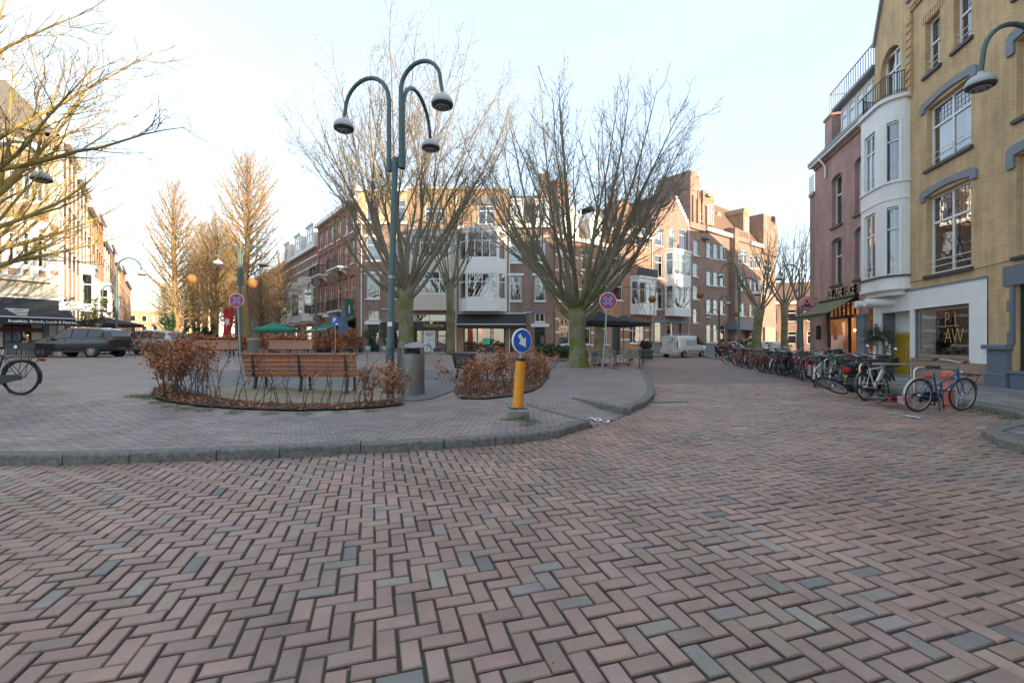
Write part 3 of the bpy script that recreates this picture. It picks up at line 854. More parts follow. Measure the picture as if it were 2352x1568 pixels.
def window(r, s0, s1, z0, z1, y=.12, mul=(), tr=None, fr=.07, sill=True, cover=None, glass='glass', lead=False, lintel=None, name='window',
           frame='white_frame', panes=True, lite=None, back=.5, sash=True, sillmat='sill', rail=False):
    """timber window: frame with mullions and a transom, panes of glass, sill, curtain or blind, dark room behind"""
    b = r['s0']; x0, x1 = s0-b, s1-b
    m = MB(); t = .07
    m.ext(x0, x0+fr, y, y+t, z0, z1); m.ext(x1-fr, x1, y, y+t, z0, z1)
    m.ext(x0+fr, x1-fr, y, y+t, z1-fr, z1); m.ext(x0+fr, x1-fr, y, y+t, z0, z0+fr*1.1)
    cols = [x0+fr]+[x0+(x1-x0)*q for q in mul]+[x1-fr]
    for q in mul:
        xx = x0+(x1-x0)*q
        m.ext(xx-fr*.45, xx+fr*.45, y-.004, y+t-.004, z0+fr*1.1, z1-fr)
    rows = [z0+fr*1.1, z1-fr]
    if tr is not None:
        zz = z0+(z1-z0)*tr
        for i in range(len(cols)-1):
            m.ext(cols[i]+(fr*.45 if i else 0), cols[i+1]-(fr*.45 if i < len(cols)-2 else 0), y-.012, y+t-.012, zz-fr*.45, zz+fr*.45)
        rows = [z0+fr*1.1, zz, z1-fr]
    w = m.build(name, M[frame], r, fix=False)
    for i in range(len(cols)-1):
        for j in range(len(rows)-1):
            g = MB(); g.quad((cols[i],y+.03,rows[j]),(cols[i+1],y+.03,rows[j]),(cols[i+1],y+.03,rows[j+1]),(cols[i],y+.03,rows[j+1]))
            g.build('pane', M['leadglass' if (lead and j == len(rows)-2 and tr is not None) else glass], w, fix=False)
            if lead and j == len(rows)-2 and tr is not None:
                lm = MB(); nx = max(3, round((cols[i+1]-cols[i])/.16)); nz_ = max(3, round((rows[j+1]-rows[j])/.18))
                for k in range(1, nx): 
                    q = cols[i]+(cols[i+1]-cols[i])*k/nx; lm.ext(q-.006, q+.006, y+.02, y+.029, rows[j], rows[j+1])
                for k in range(1, nz_):
                    q = rows[j]+(rows[j+1]-rows[j])*k/nz_; lm.ext(cols[i], cols[i+1], y+.018, y+.027, q-.006, q+.006)
                lm.build('lead_bars', M['lead'], w, fix=False)
    if sill:
        sm = MB(); sm.ext(x0-.10, x1+.10, -.09, y+.01, z0-.11, z0-.003); sm.build('sill', M[sillmat], w, fix=False)
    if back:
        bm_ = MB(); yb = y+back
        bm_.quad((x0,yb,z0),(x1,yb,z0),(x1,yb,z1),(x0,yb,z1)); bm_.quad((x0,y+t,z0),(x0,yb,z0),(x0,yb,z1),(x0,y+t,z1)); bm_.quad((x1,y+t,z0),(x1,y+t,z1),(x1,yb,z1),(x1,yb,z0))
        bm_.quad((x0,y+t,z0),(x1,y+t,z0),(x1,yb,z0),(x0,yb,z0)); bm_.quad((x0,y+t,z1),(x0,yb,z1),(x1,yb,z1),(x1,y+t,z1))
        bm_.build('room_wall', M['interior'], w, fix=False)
    if cover:
        cm = MB(); yc = y+.16
        if cover == 'blind':
            zb = z0+(z1-z0)*rnd.uniform(.15,.6)
            cm.quad((x0+.03,yc,zb),(x1-.03,yc,zb),(x1-.03,yc,z1-.03),(x0+.03,yc,z1-.03)); cm.build('blind', M['blind'], w, fix=False)
        else:
            for (a0, a1) in ((x0+.04, x0+.04+(x1-x0)*rnd.uniform(.14,.34)), (x1-.04-(x1-x0)*rnd.uniform(.14,.34), x1-.04)):
                k = 7; cm = MB()
                for q in range(k):
                    u0, u1 = a0+(a1-a0)*q/k, a0+(a1-a0)*(q+1)/k
                    cm.quad((u0,yc+.04*(q % 2),z0+.02),(u1,yc+.04*((q+1) % 2),z0+.02),(u1,yc+.04*((q+1) % 2),z1-.02),(u0,yc+.04*(q % 2),z1-.02))
                cm.build('curtain', M['curtain'], w, fix=False)
    if rail:
        for k in (0, 1):
            q = MB(); q.tube([(x0+.02,y-.10,z0+.28+.22*k),(x1-.02,y-.10,z0+.28+.22*k)], .014, 6); q.build('guard_rail', M['white_frame'], w)
    return w

def arch_fill(m, x0, x1, zs, zt, y, reveal, n=12, rise=None):
    """spandrels and soffit of an arch whose rectangular hole ends at zt"""
    w = (x1-x0)/2; xc = (x0+x1)/2; rise = rise if rise is not None else zt-zs
    pts = [(xc-w*math.cos(math.pi*k/n), zs+rise*math.sin(math.pi*k/n)) for k in range(n+1)]
    for k in range(n):
        (a, za), (c, zc) = pts[k], pts[k+1]
        m.quad((a,y,za),(c,y,zc),(c,y,zt),(a,y,zt))
        m.quad((a,y,za),(a,y+reveal,za),(c,y+reveal,zc),(c,y,zc))

def part_box(r, name, s0, s1, y0, y1, z0, z1, mat, bevel=0):
    b = r['s0']; m = MB()
    if bevel: m.cbox(((s0+s1)/2-b,(y0+y1)/2,(z0+z1)/2),(s1-s0,y1-y0,z1-z0),bevel)
    else: m.ext(s0-b, s1-b, y0, y1, z0, z1)
    return m.build(name, M[mat] if isinstance(mat, str) else mat, r, fix=False)

def text_obj(name, body, size, mat, parent=None, loc=(0,0,0), rot=(R(90),0,0), depth=.0, align='CENTER', sx=1.0, kind=None, bold=0.0, shear=0.0):
    cu = bpy.data.curves.new(name, 'FONT'); cu.body = body; cu.size = size; cu.extrude = depth; cu.align_x = align; cu.align_y = 'CENTER'
    cu.offset = bold; cu.shear = shear; cu.resolution_u = 3
    t = bpy.data.objects.new(name, cu); COL.objects.link(t)
    dg = bpy.context.evaluated_depsgraph_get()
    me = bpy.data.meshes.new_from_object(t.evaluated_get(dg))
    bpy.data.objects.remove(t); bpy.data.curves.remove(cu)
    me.transform(Matrix.Diagonal((sx,1,1,1)))
    me.name = name
    o = link(name, me, M[mat] if isinstance(mat, str) else mat, parent, kind)
    o.location = loc; o.rotation_euler = rot
    return o

# ================================================================== right side of the street
fR = Fac((14.57+.239*12.8, 14.05+.971*12.8), (-.239, -.971))       # s runs from the far corner towards the camera

# ---- yellow brick house with the white shop front (s 6.5 .. 12.97)
yh = house(fR, 'yellow brick house above the white shop front, with a white bay window and pointed gable', 's_house', 6.5)
yh.name = 'gabled_house'
b0 = yh['s0']
win1 = (10.07, 12.27, 3.85, 6.70); win2 = (10.07, 12.27, 7.72, 9.95)
w3 = [(9.98, 10.78, 11.2, 13.15), (11.48, 12.28, 11.2, 13.15)]
alc = (7.06, 9.10, .10, 2.66); shop = (9.33, 12.22, .84, 2.68)
gate = (6.94, 8.45, 10.95, 13.7)
H = [win1, win2, *w3, gate, alc, shop]
gable = [(6.5,14.35),(6.5,14.4),(7.75,17.6),(9.05,14.85),(9.05,14.35)]
wall(yh, 6.5, 12.97, 3.42, 14.35, [h for h in H if h[2] > 3.4], BRK['yellow'], reveal=.26, top=gable, name='wall')
wall(yh, 6.62, 12.97, .0, 3.42, [alc, shop], M['white'], reveal=.06, name='shop_front_wall', y=-.03, closed=False)
m = MB(); arch_fill(m, gate[0]-b0, gate[1]-b0, 12.95, 13.7, -.0, .26); m.build('arch', BRK['yellow_pale'], yh, fix=False)
m = MB(); 
gp = [(p[0]-b0, p[1]) for p in gable[1:4]]
for a, c in ((gp[0], gp[1]), (gp[1], gp[2])):
    m.bar((a[0],.1,a[1]+.05),(c[0],.1,c[1]+.05),.42,.10)
m.build('gable_coping', M['lead'], yh)
m = MB(); m._add([(6.5-b0,.3,14.35),(7.75-b0,.3,17.5),(9.05-b0,.3,14.8),(6.5-b0,9,14.35),(7.75-b0,9,17.5),(9.05-b0,9,14.8)], [(0,1,4,3),(1,2,5,4),(3,4,5)]); m.build('roof', M['slate'], yh)
m = MB(); m._add([(9.05-b0,.0,14.75),(13-b0,.0,14.75),(13-b0,3.2,15.0),(9.05-b0,3.2,15.0),(9.05-b0,9,15.0),(13-b0,9,15.0)], [(0,1,2,3),(3,2,5,4)]); m.build('roof', M['slate'], yh)
# corbelled cornice of dentils
part_box(yh, 'cornice', 9.15, 12.97, -.22, .05, 14.50, 14.75, 'lead')
part_box(yh, 'cornice', 9.15, 12.97, -.12, -.002, 14.28, 14.497, BRK['yellow'])
for i in range(26): part_box(yh, 'dentil', 9.2+i*.145, 9.27+i*.145, -.10, -.003, 14.12, 14.275, BRK['yellow'])
part_box(yh, 'brick_pilaster', 9.05, 9.24, -.09, -.003, 10.9, 14.1, BRK['yellow'])
for i in range(9): part_box(yh, 'quoin', 9.0, 9.28, -.13, -.092, 11.3+i*.30, 11.42+i*.30, BRK['yellow'])
# tall windows with a stained glass strip, under bluestone lintels
for wn, kind in ((win1, 1), (win2, 1)):
    window(yh, *wn, y=.17, mul=(.5,), tr=.66, fr=.085, lead=True, cover='curtain' if wn is win2 else None, rail=True)
    m = MB(); a, c = wn[0]-b0-.30, wn[1]-b0+.30; zz = wn[3]
    n_ = 10; top = zz+.42; pts = [(a,zz-.10),(a,zz+.16)]
    pts += [(a+.12,zz+.27),((a+c)/2-.55,zz+.35),((a+c)/2+.55,zz+.35),(c-.12,zz+.27),(c,zz+.16),(c,zz-.10),(c-.26,zz-.10),(c-.26,zz+.03)]
    pts += [(c-.3-(c-a-.6)*k/n_, zz+.03+.11*math.sin(math.pi*k/n_)) for k in range(n_+1)]
    pts += [(a+.26,zz+.03),(a+.26,zz-.10)]
    m.prism(pts, -.075, .10, 'Y'); m.build('lintel', M['greystone'], yh)
for wn in w3:
    window(yh, *wn, y=.17, tr=.55, fr=.075, lead=True, rail=True)
    m = MB(); xc = (wn[0]+wn[1])/2-b0
    for k in range(9):
        xx = wn[0]-b0-.12+k*(wn[1]-wn[0]+.24)/8; m.box((xx, -.012, wn[3]+.16), (.075,.03,.30), ry=(k-4)*.05)
    m.build('brick_lintel', BRK['yellow_pale'], yh, fix=False)
wgt = window(yh, gate[0]+.04, gate[1]-.04, gate[2], 13.6, y=.20, mul=(.5,), tr=.70, fr=.10, sill=False, back=.6)
# shop window, plinth, alcove, house number
part_box(yh, 'band_coping', 6.62, 12.97, -.075, .0, 3.40, 3.46, 'greystone')
w = window(yh, shop[0]+.03, shop[1]-.03, shop[2]+.02, shop[3]-.02, y=.10, fr=.11, frame='taupe', glass='shopglass', sill=False, back=None, name='shop_window')
m = MB(); m.ext(shop[0]-b0+.12, shop[0]-b0+.86, .20, .22, shop[2]+.12, shop[3]-.12); m.build('paper_screen', M['blind'], w)
part_box(yh, 'window_sill', shop[0]-.05, shop[1]+.04, -.09, .10, .765, .845, 'taupe')
part_box(yh, 'plinth', 9.12, 12.95, -.055, -.032, .02, .76, plain('sandstone_plinth', (.33,.235,.175), .7, var=.12, scale=1.5))
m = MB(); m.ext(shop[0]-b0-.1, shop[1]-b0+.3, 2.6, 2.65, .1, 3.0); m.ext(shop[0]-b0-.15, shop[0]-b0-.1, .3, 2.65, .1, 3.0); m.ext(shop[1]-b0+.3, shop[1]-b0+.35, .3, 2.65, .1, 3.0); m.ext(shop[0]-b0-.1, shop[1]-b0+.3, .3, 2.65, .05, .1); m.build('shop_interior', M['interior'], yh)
m = MB(); 
for k in range(5): m.ext(shop[0]-b0+1.0+k*.36, shop[0]-b0+1.3+k*.36, .7, 1.1, .82, .98+.06*(k % 3))
m.build('display_goods', M['stone_dark'], yh)
for body, z, sp in (('PL', 2.18, .0), ('AW', 1.62, .05)):
    for i, ch in enumerate(body):
        text_obj('gold_letter', ch, .78, 'gold', yh, (11.0-b0+i*.46+sp, .085, z), (R(90),0,0), .003, sx=.72, bold=-.022)
# alcove: side wall, ceiling, tiled back wall with single tiles
m = MB(); a, c = alc[0]-b0, alc[1]-b0
m.quad((c,.03,0),(c,.03,2.66),(c,.50,2.66),(c,.50,0)); m.quad((a,.50,0),(c,.50,0),(c,.50,2.66),(a,.50,2.66)); m.quad((a,.03,2.66),(a,.50,2.66),(c,.50,2.66),(c,.03,2.66))
m.build('alcove', M['white'], yh, fix=False)
m = MB(); m.quad((a,.03,0),(a,.50,0),(a,.50,2.66),(a,.03,2.66)); m.build('alcove_side', M['bluegrey'], yh, fix=False)
M['yellowtile'] = plain('yellow_glazed_tile', (.47,.30,.012), .12, var=.12, scale=1.2, coat=.6)
M['grout'] = plain('tile_grout', (.50,.43,.22), .8, var=.1)
part_box(yh, 'tile_grout', alc[0]+.005, alc[1]-.005, 0.46, 0.49, .1, 1.86, 'grout')
tm = None
ts = .150
for i in range(13):
    for j in range(11):
        if tm is None:
            t_ = MB(); t_.M = Matrix.Rotation(R(90), 4, 'X'); t_.cbox((0,0,0),(ts-.012,ts-.012,.018),.004); t_.M = None
            o = t_.build('wall_tile', M['yellowtile'], yh); tm = o
        else:
            o = tm.copy(); COL.objects.link(o); o.parent = yh
        o.location = (alc[0]-b0+.10+i*ts, .452, .20+j*ts)
part_box(yh, 'intercom', 8.72, 8.80, .42, .44, 1.30, 1.46, 'black')
part_box(yh, 'number_plate', 6.76, 7.0, -.05, -.034, 1.86, 2.12, 'white')
text_obj('house_number', '48', .20, 'black', yh, (6.88-b0, -.055, 1.99), (R(90),0,0), .002)
# white bay tower: flat front with rounded ends
bs0, bs1, bw = 6.42, 9.06, .72
def bay_path(off=0.0, n=7):
    p = []
    for k in range(n+1):
        t = math.pi/2*k/n; p.append((bs0+.62-(.62+off)*math.cos(t)-b0, -(bw+off)*math.sin(t)))
    q = []
    for k in range(n+1):
        t = math.pi/2*k/n; q.append((bs1-.80+(.80+off)*math.sin(t)-b0, -(bw+off)*math.cos(t)))
    return p+q
bay = thing('bay_window', None, None); del_ = None
bay.parent = yh
def bay_ring(name, z0, z1, off, mat='white', depth=None):
    pth = bay_path(off); m = MB()
    poly = pth+[(bs1-b0+off, .0), (bs0-b0-off, .0)]
    m.prism(poly, z0, z1, 'Z', sm=False)
    return m.build(name, M[mat], bay)
M['bayWhite'] = plain('white_glazed_stone', (.74,.74,.71), .45, var=.07, scale=1.5, bump=.08, bscale=6)
pth = bay_path(0)
FL = [(3.62,4.05),(6.78,7.75),(10.15,11.2)]
for z0, z1 in FL: bay_ring('spandrel', z0, z1, 0, 'bayWhite')
bay_ring('soffit', 3.30, 3.52, -.18, 'bayWhite'); bay_ring('moulding', 3.50, 3.63, .05, 'bayWhite')
bay_ring('moulding', 7.05, 7.11, .03, 'bayWhite'); bay_ring('moulding', 4.0, 4.07, .07, 'sill'); bay_ring('moulding', 7.70, 7.77, .06, 'bayWhite'); bay_ring('cornice', 10.98, 11.12, .12, 'bayWhite'); bay_ring('balcony_floor', 11.12, 11.2, .06, 'lead')
# posts and windows between the spandrels
for (z0, z1) in ((4.05,6.78),(7.75,10.15)):
    segs = [(0,3,'p'),(3,5,'w'),(5,8,'p'),(7,8,'f'),(8,10,'p'),(10,13,'w'),(13,15,'p')]
    npth = len(pth)
    def strip(i0, i1, zz0, zz1, yoff, name, mat, par):
        m = MB()
        for i in range(i0, i1):
            (ax, ay), (cx_, cy_) = pth[i], pth[i+1]
            d = Vector((cx_-ax, cy_-ay)).normalized(); nn = Vector((-d.y, d.x))*yoff
            m.quad((ax+nn.x,ay+nn.y,zz0),(cx_+nn.x,cy_+nn.y,zz0),(cx_+nn.x,cy_+nn.y,zz1),(ax+nn.x,ay+nn.y,zz1))
        return m.build(name, M[mat], par, fix=False)
    for (i0, i1) in ((0,4),(7,7),(8,10),(13,15)):
        if i1 > i0: strip(i0, i1, z0, z1, 0, 'wall_panel', 'bayWhite', bay)
    # rounded end window (towards the camera) and flat front window
    fw = strip(10, 13, z0+.02, z1-.02, .10, 'window_pane', 'glass', bay)
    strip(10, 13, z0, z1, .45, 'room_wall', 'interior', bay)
    for i in (10, 13):
        m = MB(); (ax, ay) = pth[i]; m.box((ax*.98+.02*pth[11][0], ay+.05, (z0+z1)/2), (.10,.10,z1-z0), rz=-.7); m.build('window_frame', M['white_frame'], bay)
    for zz, hh in ((z0+.05,.10),(z0+(z1-z0)*.68,.09),(z1-.05,.10)):
        m = MB(); m.tube([(pth[i][0]*.985+.015*pth[0][0], pth[i][1]+.085, zz) for i in range(10, 14)], hh*.5, 4); m.build('window_bar', M['white_frame'], bay)
    x0f, x1f = pth[7][0], pth[8][0]
    for (u0, u1) in ((.0,.14),(.86,1.0)):
        m = MB(); m.ext(x0f+(x1f-x0f)*u0, x0f+(x1f-x0f)*u1, -bw, -bw+.16, z0, z1); m.build('wall_panel', M['bayWhite'], bay)
    strip(4, 7, z0, z1, 0, 'wall_panel', 'bayWhite', bay)
    bay['s0'] = b0
    xx0, xx1 = x0f+(x1f-x0f)*.14, x0f+(x1f-x0f)*.86
    wb = window(bay, xx0+b0, xx1+b0, z0+.02, z1-.02, y=-bw+.07, tr=.67, mul=(.5,), fr=.075, lead=True, sill=False, back=.45, rail=True)
for i, xx in enumerate((7.0, 8.0)):
    m = MB(); m.tube([(xx-b0,-.95-.1*i,3.06),(xx-b0,.0,3.06)], .155, 14); m.build('beam_end', M['white'], yh)
# balcony railing
ring = bay_path(-.06)
rl = bpy.data.objects.new('balcony_railing', None); COL.objects.link(rl); rl.parent = yh
m = MB(); m.tube([(p[0],p[1],12.05) for p in ring], .02, 6); m.build('handrail', M['iron'], rl)
m = MB(); m.tube([(p[0],p[1],11.32) for p in ring], .015, 6); m.build('bottom_rail', M['iron'], rl)
for i in range(len(ring)-1):
    k = 2 if i != 7 else 9
    for q in range(k):
        t = q/k; x = ring[i][0]*(1-t)+ring[i+1][0]*t; y = ring[i][1]*(1-t)+ring[i+1][1]*t
        MB().tube([(x,y,11.2),(x,y,12.05)], .011, 5).build('baluster', M['iron'], rl)

# ---- red brick corner house with the juice bar (s 0 .. 6.5)
rh = house(fR, 'dusky red brick corner house with the juice bar and a green-grey awning', 'corner_house', 0)
cols_ = [(2.2,3.35),(4.7,5.85)]
H = [(a, c, z0, z1) for a, c in cols_ for z0, z1 in ((4.42,6.85),(7.5,10.15))]
sf = (1.55, 5.08, .1, 3.52); dr = (5.94, 6.48, .1, 3.15)
wall(rh, 0, 6.5, 0, 11.5, H+[sf, dr], BRK['red'], reveal=.28)
for h in H:
    window(rh, *h, y=.2, tr=.62, fr=.07, cover=rnd.choice(['curtain', None]))
    m = MB(); arch_fill(m, h[0], h[1], h[3]-.17, h[3]+.001, -.006, .2, 8); m.build('brick_arch', BRK['red'], rh, fix=False)
    for q in (h[0]-.1, h[1]-.02): part_box(rh, 'springer_stone', q, q+.12, -.02, .1, h[3]-.30, h[3]-.12, 'greystone')
part_box(rh, 'cornice', -.15, 6.5, -.30, .05, 11.5, 11.78, 'white_frame', .04)
part_box(rh, 'gutter', -.15, 6.5, -.34, -.302, 11.62, 11.80, 'lead')
for i in range(30): part_box(rh, 'dentil', .1+i*.21, .2+i*.21, -.12, -.003, 11.30, 11.495, BRK['red'])
m = MB(); m._add([(0,.0,11.75),(6.5,.0,11.75),(6.5,1.3,14.2),(0,1.3,14.2),(0,9,14.2),(6.5,9,14.2)], [(0,1,2,3),(3,2,5,4)]); m._add([(0,0,11.75),(0,1.3,14.2),(0,9,14.2),(0,9,11.5),(0,0,11.5)], [(0,1,2,3,4)]); m.build('roof', M['slate'], rh)
# white dormer with roof terrace railing, chimney
dm = thing('dormer', None, None); dm.parent = rh; dm['s0'] = 0
m = MB(); m.ext(2.7,6.2,.25,2.5,11.8,13.6); m.build('dormer_box', M['white_frame'], dm)
for i in range(4): window(dm, 2.85+i*.8, 3.5+i*.8, 12.1, 13.35, y=.17, fr=.06, tr=.7, sill=False, back=None)
m = MB(); m.ext(2.4,6.45,-.1,2.6,13.6,13.74); m.build('dormer_roof', M['lead'], dm)
rl = bpy.data.objects.new('terrace_railing', None); COL.objects.link(rl); rl.parent = rh
m = MB(); m.tube([(1.2,3,15.1),(1.2,.3,15.1),(5.8,.3,15.1)], .03, 5); m.build('handrail', M['lead'], rl)
for i in range(20): MB().tube([(1.2+i*.24,.3,13.9),(1.2+i*.24,.3,15.1)], .016, 4).build('baluster', M['lead'], rl)
m = MB(); m.ext(.0,.9,.5,1.4,11.8,14.1); m.ext(-.06,.96,.44,1.46,14.1,14.25); m.build('chimney', BRK['red'], rh)
MB().tube([(1.4,-.34,11.6),(1.6,-.2,11.2),(1.6,-.08,11.0),(1.6,-.08,10.4)], .055, 8).build('downpipe', M['white_frame'], rh)
# small balcony at the far corner
m = MB(); m.ext(-.7,0,-.1,.9,10.0,10.18); m.build('corner_ledge', M['lead'], rh)
for i in range(6): MB().tube([(-.65+i*.12,-.06,10.18),(-.65+i*.12,-.06,11.2)], .012, 4).build('baluster', M['iron'], rh)
part_box(rh, 'side_wing', -.75, 0, .0, 5, 0, 10.0, BRK['brown'])
# juice bar front
fm = MB(); fm.ext(1.55,1.70,.06,.16,.1,3.52); fm.ext(4.98,5.08,.06,.16,.1,3.52); fm.ext(1.70,4.98,.06,.16,3.4,3.52); fm.ext(1.70,4.98,.05,.17,2.62,2.76); fm.ext(3.86,3.98,.06,.16,.1,2.62); fm.ext(1.70,3.86,.05,.17,.1,.48); fm.ext(1.70,3.86,.06,.16,.48,.56)
for i in range(1, 7): fm.ext(1.70+i*.46, 1.74+i*.46, .07, .15, 2.76, 3.4)
fr_ = fm.build('shop_frame', M['black'], rh)
for a0, a1, z0, z1, nm in ((1.70,3.86,.56,2.62,'pane'),(1.70,4.98,2.76,3.4,'pane')):
    g = MB(); g.quad((a0,.11,z0),(a1,.11,z0),(a1,.11,z1),(a0,.11,z1)); g.build(nm, M['shopglass'], fr_, fix=False)
m = MB(); m.ext(3.98,4.98,.8,.86,.1,2.62); m.build('door', M['black'], fr_)
MB().tube([(4.1,.76,.9),(4.1,.76,1.8)], .02, 6).build('door_handle', M['steel'], fr_)
m = MB(); m.ext(1.2,5.2,4.4,4.5,.1,3.5); m.ext(1.2,1.3,.3,4.4,.1,3.5); m.ext(5.1,5.2,.3,4.4,.1,3.5); m.ext(1.2,5.2,.3,4.5,3.45,3.5); m.ext(1.2,5.2,.3,4.5,.05,.1)
m.build('shop_interior', plain('warm_interior_wall', (.20,.105,.05), .8, var=.4, scale=1.5), rh)
m = MB(); m.ext(1.8,3.7,1.6,2.2,.1,1.15); m.ext(1.75,3.75,1.55,2.25,1.15,1.2); m.build('counter', M['blind'], rh)
for i in range(7):
    bx, by, bz = 1.9+.28*i, 1.2+.5*(i % 3), 2.05+.14*((i*5) % 4)
    m = MB(); m.lathe([(.0,.06),(.05,.035),(.06,0),(.045,-.04),(0,-.06)], 10, (bx,by,bz)); m.build('lamp_bulb', M['lit'], rh)
    MB().tube([(bx,by,bz+.06),(bx,by,3.45)], .006, 4).build('lamp_cord', M['black'], rh)
pl = bpy.data.lights.new('shop_lamp', 'POINT'); pl.energy = 90; pl.color = (1,.6,.28); pl.shadow_soft_size = .3
po = bpy.data.objects.new('shop_lamp', pl); COL.objects.link(po); po.parent = rh; po.location = (2.9, 2.3, 2.9)
part_box(rh, 'pilaster', 5.12, 5.88, -.14, -.003, 0, 2.62, 'greystone'); part_box(rh, 'pilaster_cap', 5.08, 5.93, -.19, -.003, 2.62, 2.74, 'greystone')
part_box(rh, 'door', dr[0]+.05, dr[1]-.05, .14, .2, .1, 2.42, 'orangewood'); part_box(rh, 'door_frame', dr[0], dr[1], .06, .22, 2.42, 2.55, 'orangewood')
part_box(rh, 'door_frame', dr[0], dr[0]+.06, .05, .2, .1, 2.42, 'orangewood'); part_box(rh, 'door_frame', dr[1]-.06, dr[1], .05, .2, .1, 2.42, 'orangewood')
w = window(rh, dr[0], dr[1], 2.55, 3.12, y=.08, frame='orangewood', mul=(.5,), fr=.06, sill=False, back=.3)
part_box(rh, 'white_post', 6.5, 6.74, -.06, .0, 0, 3.0, 'white')
# awning with its box and arms
aw = thing('awning', 'olive grey awning pulled out over the juice bar window', 'awning', fR.W(0), fR.a)
m = MB(); A0 = (1.15,-.1,3.62); A1 = (5.12,-.1,3.62); B0 = (1.15,-1.48,2.80); B1 = (5.12,-1.44,2.78)
for k in range(8):
    t0, t1 = k/8, (k+1)/8
    f = lambda a, b_, t: (a[0]+(b_[0]-a[0])*t, a[1]+(b_[1]-a[1])*t, a[2]+(b_[2]-a[2])*t-.05*math.sin(math.pi*t))
    m.quad(f(A0,B0,t0), f(A1,B1,t0), f(A1,B1,t1), f(A0,B0,t1))
m.build('canopy', M['olivecloth'], aw, fix=False)
m = MB(); m.bar(B0, B1, .07, .10); m.build('front_bar', M['sill'], aw)
m = MB(); m.quad((B0[0],B0[1],B0[2]-.04),(B1[0],B1[1],B1[2]-.04),(B1[0],B1[1]-.02,B1[2]-.20),(B0[0],B0[1]-.02,B0[2]-.20)); m.build('valance', M['olivecloth'], aw, fix=False)
m = MB(); m.tube([(1.1,-.12,3.64),(5.15,-.12,3.64)], .10, 10); m.build('cassette', M['black'], aw)
for q in (1.3, 4.95): m = MB(); m.bar((q,-.05,3.3),(q,-.8,2.95),.04); m.bar((q,-.8,2.95),(q,-1.42,2.78),.04); m.build('arm', M['black'], aw)
# letters over the bar
lt = thing('shop_sign', 'raised cream and black letters JOE & THE JUICE on the red brick wall', 'sign', fR.W(0,-.02), fR.a)
M['cream_letter'] = plain('cream_letter_face', (.70,.52,.32), .5, var=0)
xx = 1.95
for ch, wd in zip('JOE & THE JUICE', (.21,.27,.23,.10,.2,.09,.23,.26,.22,.12,.22,.26,.12,.25,.22)):
    if ch != ' ':
        sz = {'&':.32,'J':.465}.get(ch, .62)
        o = text_obj('letter', ch, sz, 'black', lt, (xx+wd/2, -.07, {'&':3.80,'J':3.985}.get(ch, 3.93)), (R(90),0,0), .065, sx=.62, bold=.012)
        text_obj('letter_face', ch, sz, 'cream_letter', o, (0,0,.069), (0,0,0), .001, sx=.62)
    xx += wd*1.02
# round projecting sign
rs = thing('round_sign', 'round pink hanging sign with a dark figure, beyond the awning end', 'sign', fR.W(.35,-.55), fR.a)
M['pink'] = plain('pink_enamel', (.55,.235,.235), .45, var=.05)
rot = R(90)-.32
s_ = MB(); s_.M = Matrix.Rotation(R(90)-.2, 4, 'Z'); s_.lathe([(0,-.05),(.40,-.05),(.43,-.03),(.43,.03),(.40,.05),(0,.05)], 28, (0,0,3.62), axis='Y'); s_.build('disc', M['pink'], rs)
f_ = MB(); f_.M = Matrix.Rotation(R(90)-.2, 4, 'Z'); 
for yy in (-.056, .056):
    f_.prism([(-.27,3.46),(-.22,3.50),(-.12,3.52),(-.13,3.60),(-.06,3.66),(-.05,3.70),(-.07,3.78),(-.12,3.785),(-.07,3.80),(-.04,3.84),(.05,3.84),(.06,3.79),(.05,3.70),(.06,3.66),(.15,3.60),(.14,3.52),(.24,3.50),(.28,3.46),(.2,3.44),(-.2,3.44)], yy-.003, yy+.003, 'Y')
f_.build('figure', M['black'], rs)
f_ = MB(); f_.M = Matrix.Rotation(R(90)-.2, 4, 'Z'); f_.prism([(-.03,3.66),(.03,3.66),(.0,3.56)], -.062, -.058, 'Y'); f_.build('shirt_front', M['white'], rs)
txt = 'JOE & THE JUICE'
for k, ch in enumerate(txt):
    if ch == ' ': continue
    a = R(165-150*k/(len(txt)-1)); mm = Matrix.Rotation(R(90)-.2, 4, 'Z')
    p = mm @ Vector((.335*math.cos(a), -.058, 3.62+.335*math.sin(a)))
    o = text_obj('letter', ch, .105, 'cream_letter', rs, p, (0,0,0), .001)
    o.rotation_euler = (mm.to_3x3() @ Matrix.Rotation(-(a-R(90)),3,'Y') @ Matrix.Rotation(R(90),3,'X')).to_euler()
m = MB(); m.bar((0,.1,3.9),(0,.55,3.9),.03); m.build('bracket', M['iron'], rs)

# ---- next yellow house with the blue-grey stone base (s 12.97 .. 21)
gh = house(fR, 'yellow brick house with blue-grey stone base and dark shop window at the frame edge', 'town_house', 12.97)
H = [(14.0,16.3,3.85,6.70),(14.0,16.3,7.72,9.95),(14.0,16.3,11.2,13.2),(17.8,20,3.85,6.70),(17.8,20,7.72,9.95),(17.8,20,11.2,13.2)]
sh = (13.98,17.0,.62,3.05)
wall(gh, 12.97, 21, 0, 14.6, H+[sh], BRK['yellow'], reveal=.26)
for h in H:
    window(gh, *h, y=.17, mul=(.5,), tr=.66, fr=.085, lead=True)
    a, c = h[0]-12.97-.28, h[1]-12.97+.28; zz = h[3]
    m = MB(); m.prism([(a,zz-.32),(a,zz+.16),(a+.12,zz+.30),((a+c)/2,zz+.42),(c-.12,zz+.30),(c,zz+.16),(c,zz-.32),(c-.26,zz-.32),(c-.26,zz+.02),((a+c)/2,zz+.14),(a+.26,zz+.02),(a+.26,zz-.32)], -.075, .12, 'Y'); m.build('lintel', M['greystone'], gh)
roof_flat(gh, 12.97, 21, 14.65, 9, M['slate'])
